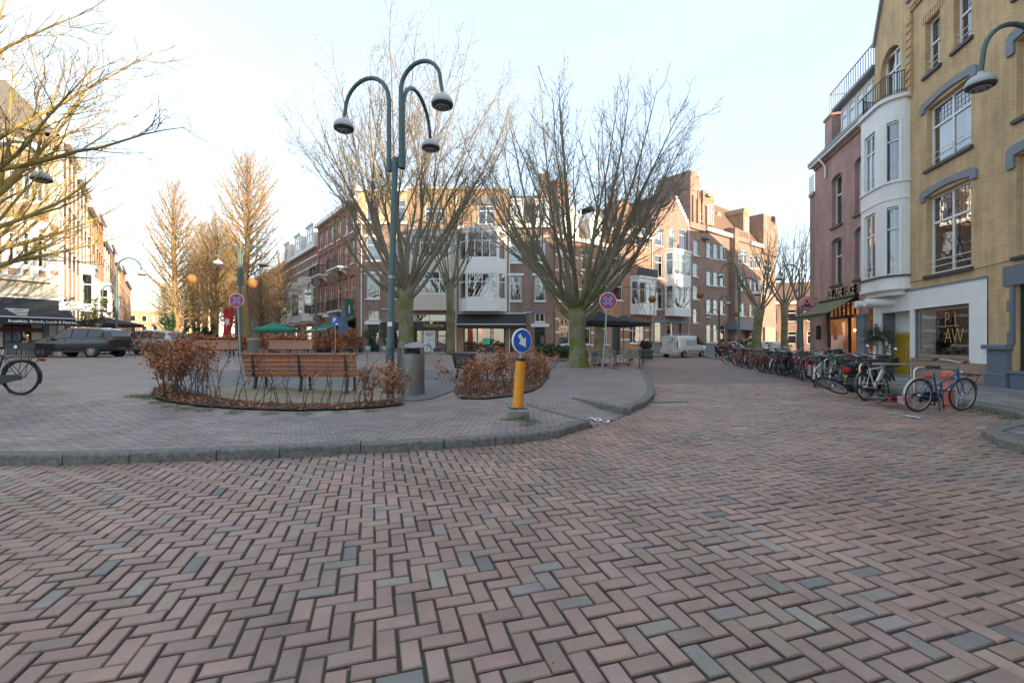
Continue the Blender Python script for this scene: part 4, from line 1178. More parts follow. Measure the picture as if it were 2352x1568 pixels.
part_box(gh, 'cornice', 12.97, 21, -.25, .05, 14.5, 14.75, 'lead')
part_box(gh, 'pilaster_base', 13.05, 13.86, -.16, -.003, 0, .52, 'bluegrey', .02); part_box(gh, 'pilaster', 13.08, 13.83, -.11, -.003, .52, 1.22, 'bluegrey'); part_box(gh, 'pilaster_cap', 12.98, 13.9, -.20, -.003, 1.22, 1.36, 'bluegrey', .03)
for z0, z1, w_ in ((1.36,1.75,.16),(1.75,2.3,.06),(2.3,2.62,.16),(2.62,3.05,.06)): part_box(gh, 'quoin', 13.9-w_, 13.975, -.055, -.003, z0+.005, z1-.005, 'bluegrey', .008)
part_box(gh, 'stone_lintel', 13.62, 17.3, -.07, -.003, 3.05, 3.62, 'bluegrey', .01)
part_box(gh, 'stone_sill', 13.86, 17.1, -.14, .1, .54, .62, 'bluegrey', .01); part_box(gh, 'stall_riser', 13.9, 17.1, -.10, -.003, 0, .53, 'bluegrey')
window(gh, sh[0]+.01, sh[1]-.01, sh[2], sh[3]-.01, y=.10, fr=.13, frame='darkgreen', glass='shopglass', sill=False, back=1.2, name='shop_window', tr=.8)

# ---- the row goes on behind the camera, unseen and placed to put the square in shade
bgroup = 'unseen brick row houses placed to shade the square'
for k in range(7):
    s0 = 21+k*8.0
    h = house(fR, ('dark red','sandy brown','dark brown')[k % 3]+' unseen brick row house '+('next to the yellow house','second past the yellow house','third past the yellow house','fourth past the yellow house','fifth past the yellow house','sixth past the yellow house','last of the terrace')[k], 'row_house', s0, bgroup)
    wins = [(s0+a, s0+a+1.4, z, z+2.1) for a in (.9,3.3,5.7) for z in (1.0,4.4,7.8)]
    wall(h, s0, s0+8, 0, 11.0, wins, BRK[('red','sandbrown','brown')[k % 3]], reveal=.2)
    for w_ in wins: window(h, *w_, y=.12, tr=.62, back=.3)
    m = MB(); m._add([(0,0,11.1),(8,0,11.1),(8,3,12.6),(0,3,12.6),(8,9,12.6),(0,9,12.6),(0,9,11),(8,9,11)], [(0,1,2,3),(3,2,4,5),(0,3,5,6),(1,7,4,2)]); m.build('roof', M['slate'], h)
    part_box(h, 'cornice', s0, s0+8, -.3, .0, 10.9, 11.2, 'white_frame')

# unseen side street houses, added to shade the fronts across the square
fX = Fac((18.0+.971*51, 27.1-.239*51), (-.971, .239))
for k in range(4):
    s0 = k*10.45; hh = (15.2,15.4,14.6,12.6)[k]
    h = house(fX, ('tall brown','tall sandy brown','dark red','low dark brown')[k]+' unseen house added for shade behind the red corner house', 'row_house', s0, 'unseen side street houses added for shade')
    wins = [(s0+a, s0+a+1.4, z, z+2.1) for a in (1.2,4.4,7.6) for z in (1.0,4.4,7.8)]
    wall(h, s0, s0+10.4, 0, hh, wins, BRK[('brown','sandbrown','red','brown')[k]], reveal=.2)
    for w_ in wins: window(h, *w_, y=.12, tr=.62, back=.3)
    m = MB(); m._add([(0,0,hh+.1),(10.4,0,hh+.1),(10.4,3,hh+2.6),(0,3,hh+2.6),(10.4,9,hh+2.6),(0,9,hh+2.6),(0,9,hh),(10.4,9,hh)], [(0,1,2,3),(3,2,4,5),(0,3,5,6),(1,7,4,2)]); m.build('roof', M['slate'], h)
    part_box(h, 'cornice', s0, s0+10.4, -.3, .0, hh-.1, hh+.2, 'white_frame')

fY = Fac((32.0, 41.5), (.971, -.239))  # unseen block added to cast shade on the school front
for k in range(3):
    s0 = k*11.0
    h = house(fY, ('tall yellow','tall dusky','tall pale')[k]+' unseen brick house added for shade across the side street', 'row_house', s0, 'unseen houses added for shade across the side street')
    wins = [(s0+a, s0+a+1.4, z, z+2.1) for a in (1.2,4.6,8.0) for z in (1.0,4.4,7.8,11.2)]
    wall(h, s0, s0+10.9, 0, 15.0, wins, BRK[('yellow_pale','red','sandbrown')[k]], reveal=.2, depth=8)
    for w_ in wins: window(h, *w_, y=.12, tr=.62, back=.3)
    m = MB(); m._add([(0,0,15.1),(10.9,0,15.1),(10.9,3,17.4),(0,3,17.4),(10.9,8,17.4),(0,8,17.4),(0,8,15),(10.9,8,15)], [(0,1,2,3),(3,2,4,5),(0,3,5,6),(1,7,4,2)]); m.build('roof', M['slate'], h)
    part_box(h, 'cornice', s0, s0+10.9, -.3, .0, 14.9, 15.2, 'white_frame')
# ================================================================== houses across the square
def z4(x, y): return ((900+x/2.53)/1.0884, (440+y/2.53)/1.0884)
def z5(x, y): return ((1300+x/2.8)/1.0884, (400+y/2.8)/1.0884)
def mrect(fac, zf, x0, x1, yt, yb):
    """wall rectangle measured on the photograph: s0, s1, z0, z1"""
    (a, t), (c, b_) = zf(x0, yt), zf(x1, yb)
    return fac.rect(a, c, t, b_)
fC = Fac((-13.96, 41.0), (1, .0))
X4 = lambda x: fC.S(z4(x, 0)[0])
H4 = lambda y: CAMZ+(CY-z4(0, y)[1])/F*41
def cornice(r, s0, s1, z, out=.3, h=.35, mat='white_frame'):
    part_box(r, 'cornice', s0, s1, -out, .05, z-h, z, mat)
def downpipe(r, s, z0, z1, mat='white_frame'):
    MB().tube([(s-r['s0'],-.09,z0),(s-r['s0'],-.09,z1)], .055, 7).build('downpipe', M[mat], r)

# --- corner house, brown brick below and cream above, red long side
sA0, sA1 = 0.0, X4(298)
ca_ = house(fC, 'brown brick corner house with cream top floor, left of the beige bays', 'corner_house', 0)
wA = [mrect(fC, z4, 40, 125, a, b_) for a, b_ in ((622, 775), (390, 535))] + [mrect(fC, z4, 40, 120, 150, 290)]
wA2 = [mrect(fC, z4, 205, 285, a, b_) for a, b_ in ((622, 775), (390, 535))] + [mrect(fC, z4, 205, 285, 150, 290)]
trW = mrect(fC, z4, 52, 118, 850, 908); drW = (X4(52), X4(120), .5, H4(930)); shW = (X4(150), X4(285), .8, H4(968))
zc = H4(300); ztop = H4(85)
wall(ca_, 0, sA1, 0, zc, [q for q in wA[:2]+wA2[:2]+[trW, drW, shW]], BRK['brown'], reveal=.2)
wall(ca_, 0, sA1, zc, ztop, [wA[2], wA2[2]], BRK['yellow_pale'], reveal=.2, name='top_wall')
for q in wA[:3]+wA2[:3]: window(ca_, *q, y=.1, tr=.68, fr=.08, cover=rnd.choice(['curtain','blind',None]), sillmat='white_frame')
for q in wA[:2]+wA2[:2]: part_box(ca_, 'lintel', q[0]-.2, q[1]+.2, -.06, -.003, q[3]+.02, q[3]+.24, 'white_frame')
window(ca_, *trW, y=.1, mul=(.5,), fr=.08, sillmat='white_frame')
part_box(ca_, 'lintel', trW[0]-.3, trW[1]+.3, -.09, -.003, trW[2]-.42, trW[2]-.14, 'white_frame')
part_box(ca_, 'door', drW[0]+.02, drW[1]-.02, .12, .2, .4, drW[3], 'darkgreen')
for i in (0, 1): part_box(ca_, 'door_pane', drW[0]+.2+i*.42, drW[0]+.46+i*.42, .108, .118, 1.2, 2.25, 'glass')
cornice(ca_, -.3, sA1, zc+.12, .22, .22); cornice(ca_, -.25, sA1, ztop+.05, .25, .25)
roof_flat(ca_, 0, sA1, ztop, 9, M['lead'])
downpipe(ca_, .42, .4, zc)
part_box(ca_, 'shop_fascia', X4(128), sA1-.02, -.12, -.003, H4(968), H4(925), 'black')
window(ca_, shW[0]+.02, shW[1]-.02, shW[2], shW[3]-.02, y=.08, frame='black', glass='shopglass', fr=.08, sill=False, back=1.0, mul=(.5,))
def street_sign(fac, s, z, label, w=1.0):
    t = thing('street_name_sign', label, 'street sign', fac.W(s, -.03), fac.a)
    m = MB(); m.ext(0, w, -.02, .0, z, z+.20); m.build('plate', plain('blue_enamel', (.03,.06,.30), .4, var=0), t)
    m = MB(); m.ext(.06, w-.06, -.024, -.021, z+.11, z+.15); m.ext(.2, w-.2, -.024, -.021, z+.05, z+.075); m.build('lettering', M['white'], t)
    return t
street_sign(fC, X4(125), H4(848), 'blue street name plate on the brown corner house, beside the tall narrow door')

# long red side of the corner house along the tree-lined street
fS = Fac((-13.96-.612*13.0, 41.0+.791*13.0), (.612, -.791))
sd_ = house(fS, 'bright red brick row of tall windows with iron balconies and green awning', 'town_house', 0)
ww = []
for hb in (0, 6.5):
    for q in (.75, 2.75, 4.75):
        for z0, z1 in ((4.55,7.35),(8.65,10.8),(11.55,13.4)): ww.append((hb+q, hb+q+1.05, z0, z1))
gf = [(.5,3.0,.9,3.3),(3.6,6.0,.4,3.3),(7.0,9.3,.9,3.3),(9.8,12.6,.4,3.3)]
wall(sd_, 0, 13.0, 0, 14.2, ww+gf, BRK['brightred'], reveal=.2, depth=6)
for q in ww:
    window(sd_, *q, y=.1, tr=.66, fr=.09, sillmat='white_frame', cover=rnd.choice(['curtain',None,'blind']))
    part_box(sd_, 'brick_arch', q[0]-.12, q[1]+.12, -.05, -.003, q[3]+.01, q[3]+.24, 'sill')
for q in gf: window(sd_, *q, y=.1, mul=(.5,), tr=.7, fr=.09, frame='darkgreen', sill=False, back=.8)
cornice(sd_, 0, 13.0, 14.5, .4, .4)
roof_flat(sd_, 0, 13, 14.3, 6, M['lead'])
downpipe(sd_, 6.5, .4, 14.1, 'lead')
for (bs, bz) in ((.5,8.5),(.5,4.4),(7.0,8.5),(7.0,4.4)):
    t = bpy.data.objects.new('balcony', None); COL.objects.link(t); t.parent = sd_
    m = MB(); m.ext(bs, bs+3.6, -1.0, 0, bz-.15, bz); m.build('balcony_floor', M['white_frame'], t)
    m = MB(); m.tube([(bs,-.02,bz+1),(bs,-1,bz+1),(bs+3.6,-1,bz+1),(bs+3.6,-.02,bz+1)], .03, 5)
    for k in range(25): m.tube([(bs+k*.15,-1,bz),(bs+k*.15,-1,bz+1)], .014, 4)
    for k in range(7): m.tube([(bs+3.6,-.02-k*.15,bz),(bs+3.6,-.02-k*.15,bz+1)], .014, 4)
    m.build('railing', M['iron'], t)
    for k in (.4, 3.0): m = MB(); m.prism([(0,bz-.15),(-.8,bz-.15),(0,bz-.7)], bs+k, bs+k+.14, 'X'); m.build('bracket', M['white_frame'], t)
ga = thing('awning', 'long green awning along the red brick side street facade', 'awning', fS.W(0), fS.a)
m = MB()
for k in range(5):
    t0, t1 = k/5, (k+1)/5; f = lambda t: (-.05-2.6*t, 3.65-1.15*t-.06*math.sin(math.pi*t))
    (y0, a0), (y1, a1) = f(t0), f(t1); m.quad((5.6,y0,a0),(12.9,y0,a0),(12.9,y1,a1),(5.6,y1,a1))
m.quad((5.6,-2.65,2.5),(12.9,-2.65,2.5),(12.9,-2.66,2.26),(5.6,-2.66,2.26)); m.build('canopy', M['greencloth'], ga, fix=False)
m = MB(); m.bar((5.6,-2.65,2.52),(12.9,-2.65,2.52),.07); m.build('front_bar', M['white_frame'], ga)
hs = thing('hanging_sign', 'tall dark green hanging sign at the red brick corner', 'sign', fS.W(12.6,-.1), fS.a)
m = MB(); m.ext(-.04,.04,-.85,-.1,3.7,5.3); m.build('board', plain('green_sign', (.01,.10,.075), .4, var=0), hs)
m = MB(); m.tube([(.0,-.48+.2*math.cos(a),4.75+.2*math.sin(a)) for a in np.linspace(0,math.pi,9)], .03, 5); m.ext(.042,.05,-.52,-.44,4.0,4.7); m.build('emblem', M['white'], hs)

# houses with white bays further along that street
def bay_box(r, s0, s1, z0, z1, out, wins, mat='white', ang=.35, spandrels=None):
    """projecting bay with slanted sides; wins are window bands (z0,z1,columns)"""
    b = r['s0']; t = bpy.data.objects.new('bay_window', None); COL.objects.link(t); t.parent = r; t['s0'] = b
    a, c = s0-b, s1-b
    poly = [(a,0),(a+ang,-out),(c-ang,-out),(c,0)]
    zs = sorted([z0, z1]+[q for w_ in wins for q in w_[:2]])
    cur = z0
    for w_ in sorted(wins)+[(z1, z1)]:
        if w_[0] > cur: MB().prism(poly, cur, w_[0]).build('spandrel', M[mat], t, fix=True)
        cur = w_[1]
    m = MB(); big = [(a-.1,0),(a+ang-.05,-out-.1),(c-ang+.05,-out-.1),(c+.1,0)]
    m.prism(big, z1-.16, z1+.05); m.build('cornice', M['white_frame'], t)
    for w_ in wins:
        n_ = w_[2]
        window(t, s0+ang, s1-ang, w_[0], w_[1], y=-out+.03, mul=[k/n_ for k in range(1, n_)], tr=.66, fr=.085, sill=False, back=.4, cover=rnd.choice([None,'curtain','blind']))
        for (p, q) in (((a,0),(a+ang,-out)),((c,0),(c-ang,-out))):
            p = Vector(p); q = Vector(q); m = MB()
            for f0, f1 in ((0,.2),(.8,1)): 
                u, v = p.lerp(q, f0), p.lerp(q, f1); m.quad((u.x,u.y,w_[0]),(v.x,v.y,w_[0]),(v.x,v.y,w_[1]),(u.x,u.y,w_[1]))
            zz = w_[0]+(w_[1]-w_[0])*.66
            u, v = p.lerp(q, .2), p.lerp(q, .8)
            m.quad((u.x,u.y,zz-.04),(v.x,v.y,zz-.04),(v.x,v.y,zz+.04),(u.x,u.y,zz+.04))
            wf = m.build('side_window', M['white_frame'], t, fix=False)
            g = MB(); g.quad((u.x,u.y+.02,w_[0]),(v.x,v.y+.02,w_[0]),(v.x,v.y+.02,w_[1]),(u.x,u.y+.02,w_[1])); g.build('pane', M['glass'], wf, fix=False)
    return t

fT = Fac((-13.96-.612*80, 41.0+.791*80), (.612, -.791))
for k in range(3):
    s1 = 67.0-k*6.1; s0 = s1-6.1
    h = house(fT, ('red and white banded house with white bay, next to the bright red row','red and white banded house with a white bay, second from the bright red row','red and white banded house with a white bay, third from the bright red row')[k], 'row_house', s0, 'banded bay houses of the tree-lined street')
    wn = [(s0+a, s0+a+1.0, z, z+2.2) for a in (.5, 3.3, 4.7) for z in (8.6,)]+[(s0+4.7,s0+5.6,4.7,7.2),(s0+.5,s0+1.4,4.7,7.2),(s0+4.6,s0+5.6,.4,3.2),(s0+.5,s0+3.6,1.0,3.3)]
    wall(h, s0, s1, 0, 12.2, wn, BRK['pinkbrown'], reveal=.18, depth=8)
    for q in wn: window(h, *q, y=.08, tr=.68, fr=.09, back=.3)
    for z in (2.0,3.6,5.2,6.4,7.6,8.9,10.1,11.2): part_box(h, 'stone_band', s0+.02, s1-.02, -.03, -.003, z, z+.16, 'white_frame')
    bay_box(h, s0+1.7, s0+4.2, 3.8, 8.0, 1.1, [(4.7,7.4,2)])
    m = MB(); m.ext(1.6,4.3,-1.1,-.2,8.06,8.9)
    m.build('bay_parapet', M['white_frame'], h)
    cornice(h, s0, s1, 12.5, .4, .4)
    m = MB(); m._add([(0,.1,12.5),(6.1,.1,12.5),(6.1,1.6,15.2),(0,1.6,15.2),(0,8,15.2),(6.1,8,15.2)], [(0,1,2,3),(3,2,5,4)]); m._add([(0,.1,12.3),(0,.1,12.5),(0,1.6,15.2),(0,8,15.2),(0,8,12.2)], [(0,1,2,3,4)]); m.build('roof', M['slate'], h)
    m = MB(); m.ext(1.4,4.7,-.05,1.6,12.5,15.0); m.ext(1.25,4.85,-.2,1.7,15.0,15.25); dmo = m.build('dormer', M['white_frame'], h)
    wh = window(h, s0+2.0, s0+4.1, 13.0, 14.7, y=-.12, mul=(.5,), tr=.6, fr=.09, sill=False, back=None)
for k in range(4):
    s1 = 48.7-k*11; s0 = s1-11
    h = house(fT, ('tall dusky brick house beyond the banded houses','row of brown brick houses behind the far tree trunks','brown brick house block seen between the avenue trunks','last brick house block at the end of the avenue')[k], 'row_house', s0, 'brick houses far along the tree-lined street')
    wn = [(s0+a, s0+a+1.1, z, z+2.1) for a in (.8,3.2,5.6,8.2) for z in (1.0,4.6,8.2)]
    wall(h, s0, s1, 0, 12.5, wn, BRK[('red','brown','pinkbrown','brown')[k]], reveal=.16)
    for q in wn: window(h, *q, y=.06, tr=.68, fr=.1, back=.25)
    cornice(h, s0, s1, 12.8, .3, .4)
    m = MB(); m._add([(0,.1,12.8),(11,.1,12.8),(11,3,15.4),(0,3,15.4),(0,9,15.4),(11,9,15.4)], [(0,1,2,3),(3,2,5,4)]); m.build('roof', M['slate'], h)

# --- house with beige bays over the dark shop with gold lettering
sB0, sB1 = sA1, X4(618)
hb_ = house(fC, 'brown brick house with stacked beige bays over the dark shop with gold script', 'town_house', sB0)
tw = mrect(fC, z4, 410, 530, 190, 290); trn = mrect(fC, z4, 330, 545, 872, 920)
sw = [(X4(308), X4(398), .75, H4(972)), (X4(400), X4(475), .55, H4(972)), (X4(488), X4(546), .5, H4(972))]
wall(hb_, sB0, sB1, 0, H4(76), [tw, trn]+sw, BRK['sandbrown'], reveal=.2)
window(hb_, *tw, y=.1, mul=(.5,), tr=.7, fr=.08); window(hb_, *trn, y=.08, mul=(.5,), fr=.07, frame='cream', back=.4)
bay_box(hb_, X4(303), X4(606), H4(852), H4(345), 1.0, [(H4(752),H4(612),4),(H4(530),H4(385),4)], 'beige', .45)
part_box(hb_, 'shop_fascia', sB0+.04, X4(552), -.16, -.003, H4(970), H4(922), 'black')
o = text_obj('gold_script', 'Valentine', .50, 'gold', hb_, (X4(463)-sB0, -.172, H4(944)), (R(90),0,0), .003, shear=.3)
M['panelwhite'] = plain('white_panel', (.62,.66,.66), .5, var=.04)
window(hb_, *sw[0], y=.08, frame='black', glass='shopglass', fr=.07, sill=False, back=1.0)
part_box(hb_, 'poster_panel', sw[1][0]+.02, sw[1][1]-.02, .02, .10, sw[1][2], sw[1][3]-.04, 'panelwhite')
for k, wd in enumerate((.62,.70,.40)): part_box(hb_, 'poster_lettering', (sw[1][0]+sw[1][1])/2-wd/2, (sw[1][0]+sw[1][1])/2+wd/2, .012, .018, sw[1][3]-.34-k*.11, sw[1][3]-.29-k*.11, 'sill')
window(hb_, *sw[2], y=.08, frame='black', glass='shopglass', fr=.08, sill=False, back=1.0, tr=.72)
roof_flat(hb_, sB0, sB1, H4(76), 9, M['lead']); cornice(hb_, sB0, sB1, H4(70), .15, .2, 'beige')
downpipe(hb_, sB1-.15, .4, H4(120)); part_box(hb_, 'security_camera', X4(448), X4(463), -.5, -.1, H4(935), H4(920), 'white')

# --- house with white angled bays over the black awning
sC0, sC1 = sB1, X4(938)
hc_ = house(fC, 'sandy brick house with big white angled bays over the black shop awning', 'town_house', sC0)
tw = mrect(fC, z4, 745, 850, 185, 308); shp = (X4(655), X4(1045), .5, H4(955))
shp2 = (X4(655), sC1-.3, .5, H4(955))
wall(hc_, sC0, sC1, 0, H4(85), [tw, shp2], BRK['sandbrown'], reveal=.2)
window(hc_, *tw, y=.1, mul=(.5,), tr=.72, fr=.10); part_box(hc_, 'window_head', tw[0]-.35, tw[1]+.35, -.12, -.003, tw[3]+.02, tw[3]+.7, 'lead')
bay_box(hc_, X4(625), X4(930), H4(858), H4(340), 1.15, [(H4(776),H4(625),4),(H4(530),H4(370),4)], 'white', .85)
cornice(hc_, sC0, sC1, H4(322), .3, .3)
roof_flat(hc_, sC0, sC1, H4(85), 9, M['lead']); cornice(hc_, sC0, sC1, H4(78), .12, .2, BRK['sandbrown'])
window(hc_, *shp2, y=.1, frame='black', glass='shopglass', fr=.1, sill=False, back=None, mul=(.33,.66), name='shop_window')
m = MB(); b = sC0; q0, q1 = shp2[0]-b, shp2[1]-b
m.ext(q0-.1,q1+.1,2.4,2.5,.4,3.4); m.ext(q0-.2,q0-.1,.3,2.5,.4,3.4); m.ext(q1+.1,q1+.2,.3,2.5,.4,3.4); m.ext(q0,q1,.3,2.5,3.35,3.4); m.build('shop_interior', M['interior'], hc_)
gcol = [(.30,.06,.015),(.12,.05,.03),(.05,.06,.09),(.35,.12,.03),(.20,.13,.07),(.04,.04,.05),(.14,.03,.03),(.22,.10,.05),(.07,.08,.10),(.25,.16,.08)]
for k in range(10):
    x = q0+.3+k*(q1-q0-.6)/10
    m = MB(); m.prism([(x,2.5),(x+.06,2.62),(x+.30,2.62),(x+.36,2.5),(x+.30,2.3),(x+.34,1.35+.2*(k % 3)),(x+.02,1.35+.2*(k % 3)),(x+.06,2.3)], .9+.2*(k % 2), 1.05+.2*(k % 2), 'Y')
    m.build('garment', plain('garment_cloth', gcol[k], .9, var=.2), hc_)
for k in range(4):
    m = MB(); m.lathe([(0,.07),(.07,0),(0,-.07)], 8, (q0+.4+k*.35, 1.2, 2.75)); m.build('lamp_bulb', M['lit'], hc_)
pl = bpy.data.lights.new('shop_lamp', 'POINT'); pl.energy = 60; pl.color = (1,.5,.2); pl.shadow_soft_size = .3
po = bpy.data.objects.new('shop_lamp', pl); COL.objects.link(po); po.parent = hc_; po.location = (q0+1.2, 1.0, 3.0)
ba = thing('awning', 'long black shop awning with white edge bar below the white angled bay', 'awning', fC.W(0), fC.a)
a0, a1 = X4(622), X4(1048)
m = MB(); m.quad((a0,-.1,H4(872)),(a1,-.1,H4(872)),(a1,-1.15,H4(935)),(a0,-1.15,H4(935))); m.quad((a0,-1.15,H4(935)),(a1,-1.15,H4(935)),(a1,-1.17,H4(962)),(a0,-1.17,H4(962))); m.build('canopy', M['blackcloth'], ba, fix=False)
m = MB(); m.bar((a0,-1.17,H4(940)),(a1,-1.17,H4(940)),.07); m.bar((a0,-.1,H4(868)),(a1,-.1,H4(868)),.09); m.build('edge_bar', M['white_frame'], ba)

# --- brown brick house
sD0, sD1 = sC1, X4(1225)
hd_ = house(fC, 'brown brick house with two columns of white windows behind the right-hand big tree', 'town_house', sD0)
wd = [mrect(fC, z4, x0, x1, a, b_) for x0, x1 in ((948,1022),(1105,1172)) for a, b_ in ((632,790),(392,548))]
td = mrect(fC, z4, 1108, 1168, 865, 922); dd = (X4(1104), X4(1168), .4, H4(945)); sdw = (sC1+.1, X4(1045), .5, H4(955))
wall(hd_, sD0, sD1, 0, H4(310), wd+[td, dd, sdw], BRK['brown'], reveal=.2)
for q in wd:
    window(hd_, *q, y=.1, tr=.70, fr=.09, sillmat='white_frame', cover=rnd.choice(['curtain','blind']))
    part_box(hd_, 'lintel', q[0]-.2, q[1]+.2, -.06, -.003, q[3]+.02, q[3]+.24, 'white_frame')
window(hd_, *td, y=.1, mul=(.5,), fr=.08, sillmat='white_frame'); part_box(hd_, 'lintel', td[0]-.4, td[1]+.4, -.09, -.003, td[2]-.45, td[2]-.15, 'white_frame')
part_box(hd_, 'door', dd[0]+.02, dd[1]-.02, .12, .2, .4, dd[3], 'darkgreen')
for i in (0, 1): part_box(hd_, 'door_pane', dd[0]+.16+i*.4, dd[0]+.42+i*.4, .108, .118, 1.2, 2.25, 'glass')
window(hd_, *sdw, y=.1, frame='black', glass='shopglass', fr=.1, sill=False, back=1.0, name='shop_window')
cornice(hd_, sD0, sD1, H4(305), .35, .35)
b = sD0; L = sD1-sD0; zc = H4(305)
m = MB(); m._add([(0,.1,zc),(L,.1,zc),(L,2.0,zc+3.2),(0,2.0,zc+3.2),(0,9,zc+3.2),(L,9,zc+3.2)], [(0,1,2,3),(3,2,5,4)]); m._add([(L,.1,zc),(L,9,zc),(L,9,zc+3.2),(L,2,zc+3.2)], [(0,1,2,3)]); m.build('roof', M['slate'], hd_)
for x0, x1 in ((950,1035),(1110,1195)):
    q0, q1 = X4(x0), X4(x1); m = MB(); m.ext(q0-b,q1-b,-.02,1.8,zc+.1,zc+2.1); m.ext(q0-b-.12,q1-b+.12,-.15,1.9,zc+2.1,zc+2.3); m.build('dormer', M['white_frame'], hd_)
    window(hd_, q0+.2, q1-.2, zc+.6, zc+1.8, y=-.09, mul=(.5,), fr=.08, sill=False, back=None)
m = MB(); m.ext(L-1.2,L-.2,1.5,2.6,zc+1.5,zc+5); m.ext(L-1.26,L-.14,1.44,2.66,zc+5,zc+5.15); m.build('chimney', BRK['brown'], hd_)
downpipe(hd_, sD0+.1, .4, H4(330)); street_sign(fC, X4(1030), H4(868), 'blue street name plate on the brown brick house, right of the black awning')

# --- angled row on the right of the square: orange banded house, two bay houses, the towered school
fA = Fac((3.9, 41.0), (.78, .62))
X5 = lambda x: fA.S(z5(x, 0)[0])
def R5(x0, x1, yt, yb): return mrect(fA, z5, x0, x1, yt, yb)
def Z5(x, y): return fA.Z(*z5(x, y))
sE1 = X5(628)
he_ = house(fA, 'orange brick house with white stone bands behind the thick tree trunk', 'town_house', 0)
we = [R5(272,350,1112,1290), R5(440,495,1125,1290), R5(560,615,1130,1290)]
for a, c in ((270,345),(430,490),(555,615)):
    for t_, b_ in ((830,990),(620,770)): we.append(R5(a, c, t_, b_))
wall(he_, 0, sE1, 0, 10.8, we, BRK['orange'], reveal=.2)
for q in we: window(he_, *q, y=.1, tr=.68, fr=.09, cover='curtain', sillmat='white_frame')
for z in (1.0,2.2,3.4,4.9,6.3,7.8,9.2): 
    for q0, q1 in ((0.0, we[0][0]-.02), (we[0][1]+.02, we[1][0]-.02), (we[1][1]+.02, we[2][0]-.02)): part_box(he_, 'stone_band', q0, q1, -.03, -.003, z, z+.18, 'white_frame')
cornice(he_, 0, sE1, 11.1, .35, .35)
m = MB(); L = sE1; m._add([(0,.1,11.1),(L,.1,11.1),(L,2.4,14.4),(0,2.4,14.4),(0,9,14.4),(L,9,14.4)], [(0,1,2,3),(3,2,5,4)]); m._add([(0,.1,11.1),(0,2.4,14.4),(0,9,14.4),(0,9,11.1)], [(0,1,2,3)]); m.build('roof', M['tile_roof'], he_)
for q0 in (1.2, 4.6): m = MB(); m.ext(q0,q0+1.8,0,1.8,11.1,13.2); m.prism([(q0-.1,13.2),(q0+1.9,13.2),(q0+.9,14.2)],-.1,2.2,'Y'); m.build('dormer', M['white_frame'], he_); window(he_, q0+.4, q0+1.4, 11.5, 12.9, y=-.08, mul=(.5,), sill=False, back=None)
m = MB(); m.ext(2.2,3.8,2,3.4,12,16.8); m.ext(2.1,3.9,1.9,3.5,16.8,17.1); m.build('chimney', BRK['orange'], he_)

sF1 = X5(925)
hf_ = house(fA, 'orange brick house with an arched ground floor window under a white boxed bay', 'town_house', sE1)
wf = [R5(645,702,1145,1310)]
gb = R5(768,872,1140,1282); wu = [R5(650,720,840,980), R5(650,720,640,790), R5(790,900,470,600), R5(650,720,470,600)]
wall(hf_, sE1, sF1, 0, 12.6, [gb]+wu+[(wf[0][0], wf[0][1], .1, wf[0][3])], BRK['orange'], reveal=.22)
window(hf_, *gb, y=.1, mul=(.25,.75), tr=.62, fr=.09, sillmat='white_frame')
m = MB(); arch_fill(m, gb[0]-sE1, gb[1]-sE1, gb[3]-.28, gb[3]+.002, -.005, .2, 8); m.build('brick_arch', BRK['orange'], hf_, fix=False)
for q in wu: window(hf_, *q, y=.1, tr=.68, mul=(.5,) if q[1]-q[0] > 2 else (), fr=.08, cover='curtain', sillmat='white_frame')
part_box(hf_, 'door', wf[0][0], wf[0][1], .14, .2, .1, wf[0][3], 'darkgreen')
for z in (1.55, 2.6):
    for q0, q1 in ((wf[0][1]+.05, gb[0]-.03), (gb[1]+.03, sF1-.02)): part_box(hf_, 'stone_band', q0, q1, -.03, -.003, z, z+.17, 'white_frame')
part_box(hf_, 'stone_plinth', wf[0][1]+.05, sF1-.02, -.06, -.003, 0, .7, 'greystone')
z0 = Z5(845,1085); z1 = Z5(845,825)
bay_box(hf_, X5(772), X5(918), z0, z1, .9, [(Z5(845,1012),Z5(845,862),3)], 'white', .35)
m = MB(); m.ext(X5(775)-sE1,X5(916)-sE1,-.9,-.84,z1+.05,z1+.9); m.build('balcony_panel', M['iron'], hf_)
cornice(hf_, sE1, sF1, 12.9, .35, .35)
m = MB(); L = sF1-sE1; m._add([(0,.1,12.9),(L,.1,12.9),(L,2.4,15.6),(0,2.4,15.6),(0,9,15.6),(L,9,15.6)], [(0,1,2,3),(3,2,5,4)]); m.build('roof', M['slate'], hf_)
q0 = 1.2; m = MB(); m.ext(q0,q0+2.6,-.02,1.8,12.9,15.1); m.prism([(q0-.1,15.1),(q0+2.7,15.1),(q0+1.3,16.3)],-.1,2.2,'Y'); m.build('dormer', BRK['orange'], hf_); window(hf_, q0+.5, q0+2.1, 13.3, 14.8, y=-.09, mul=(.5,), sill=False, back=None)
downpipe(hf_, sF1-.1, .1, 12.5)

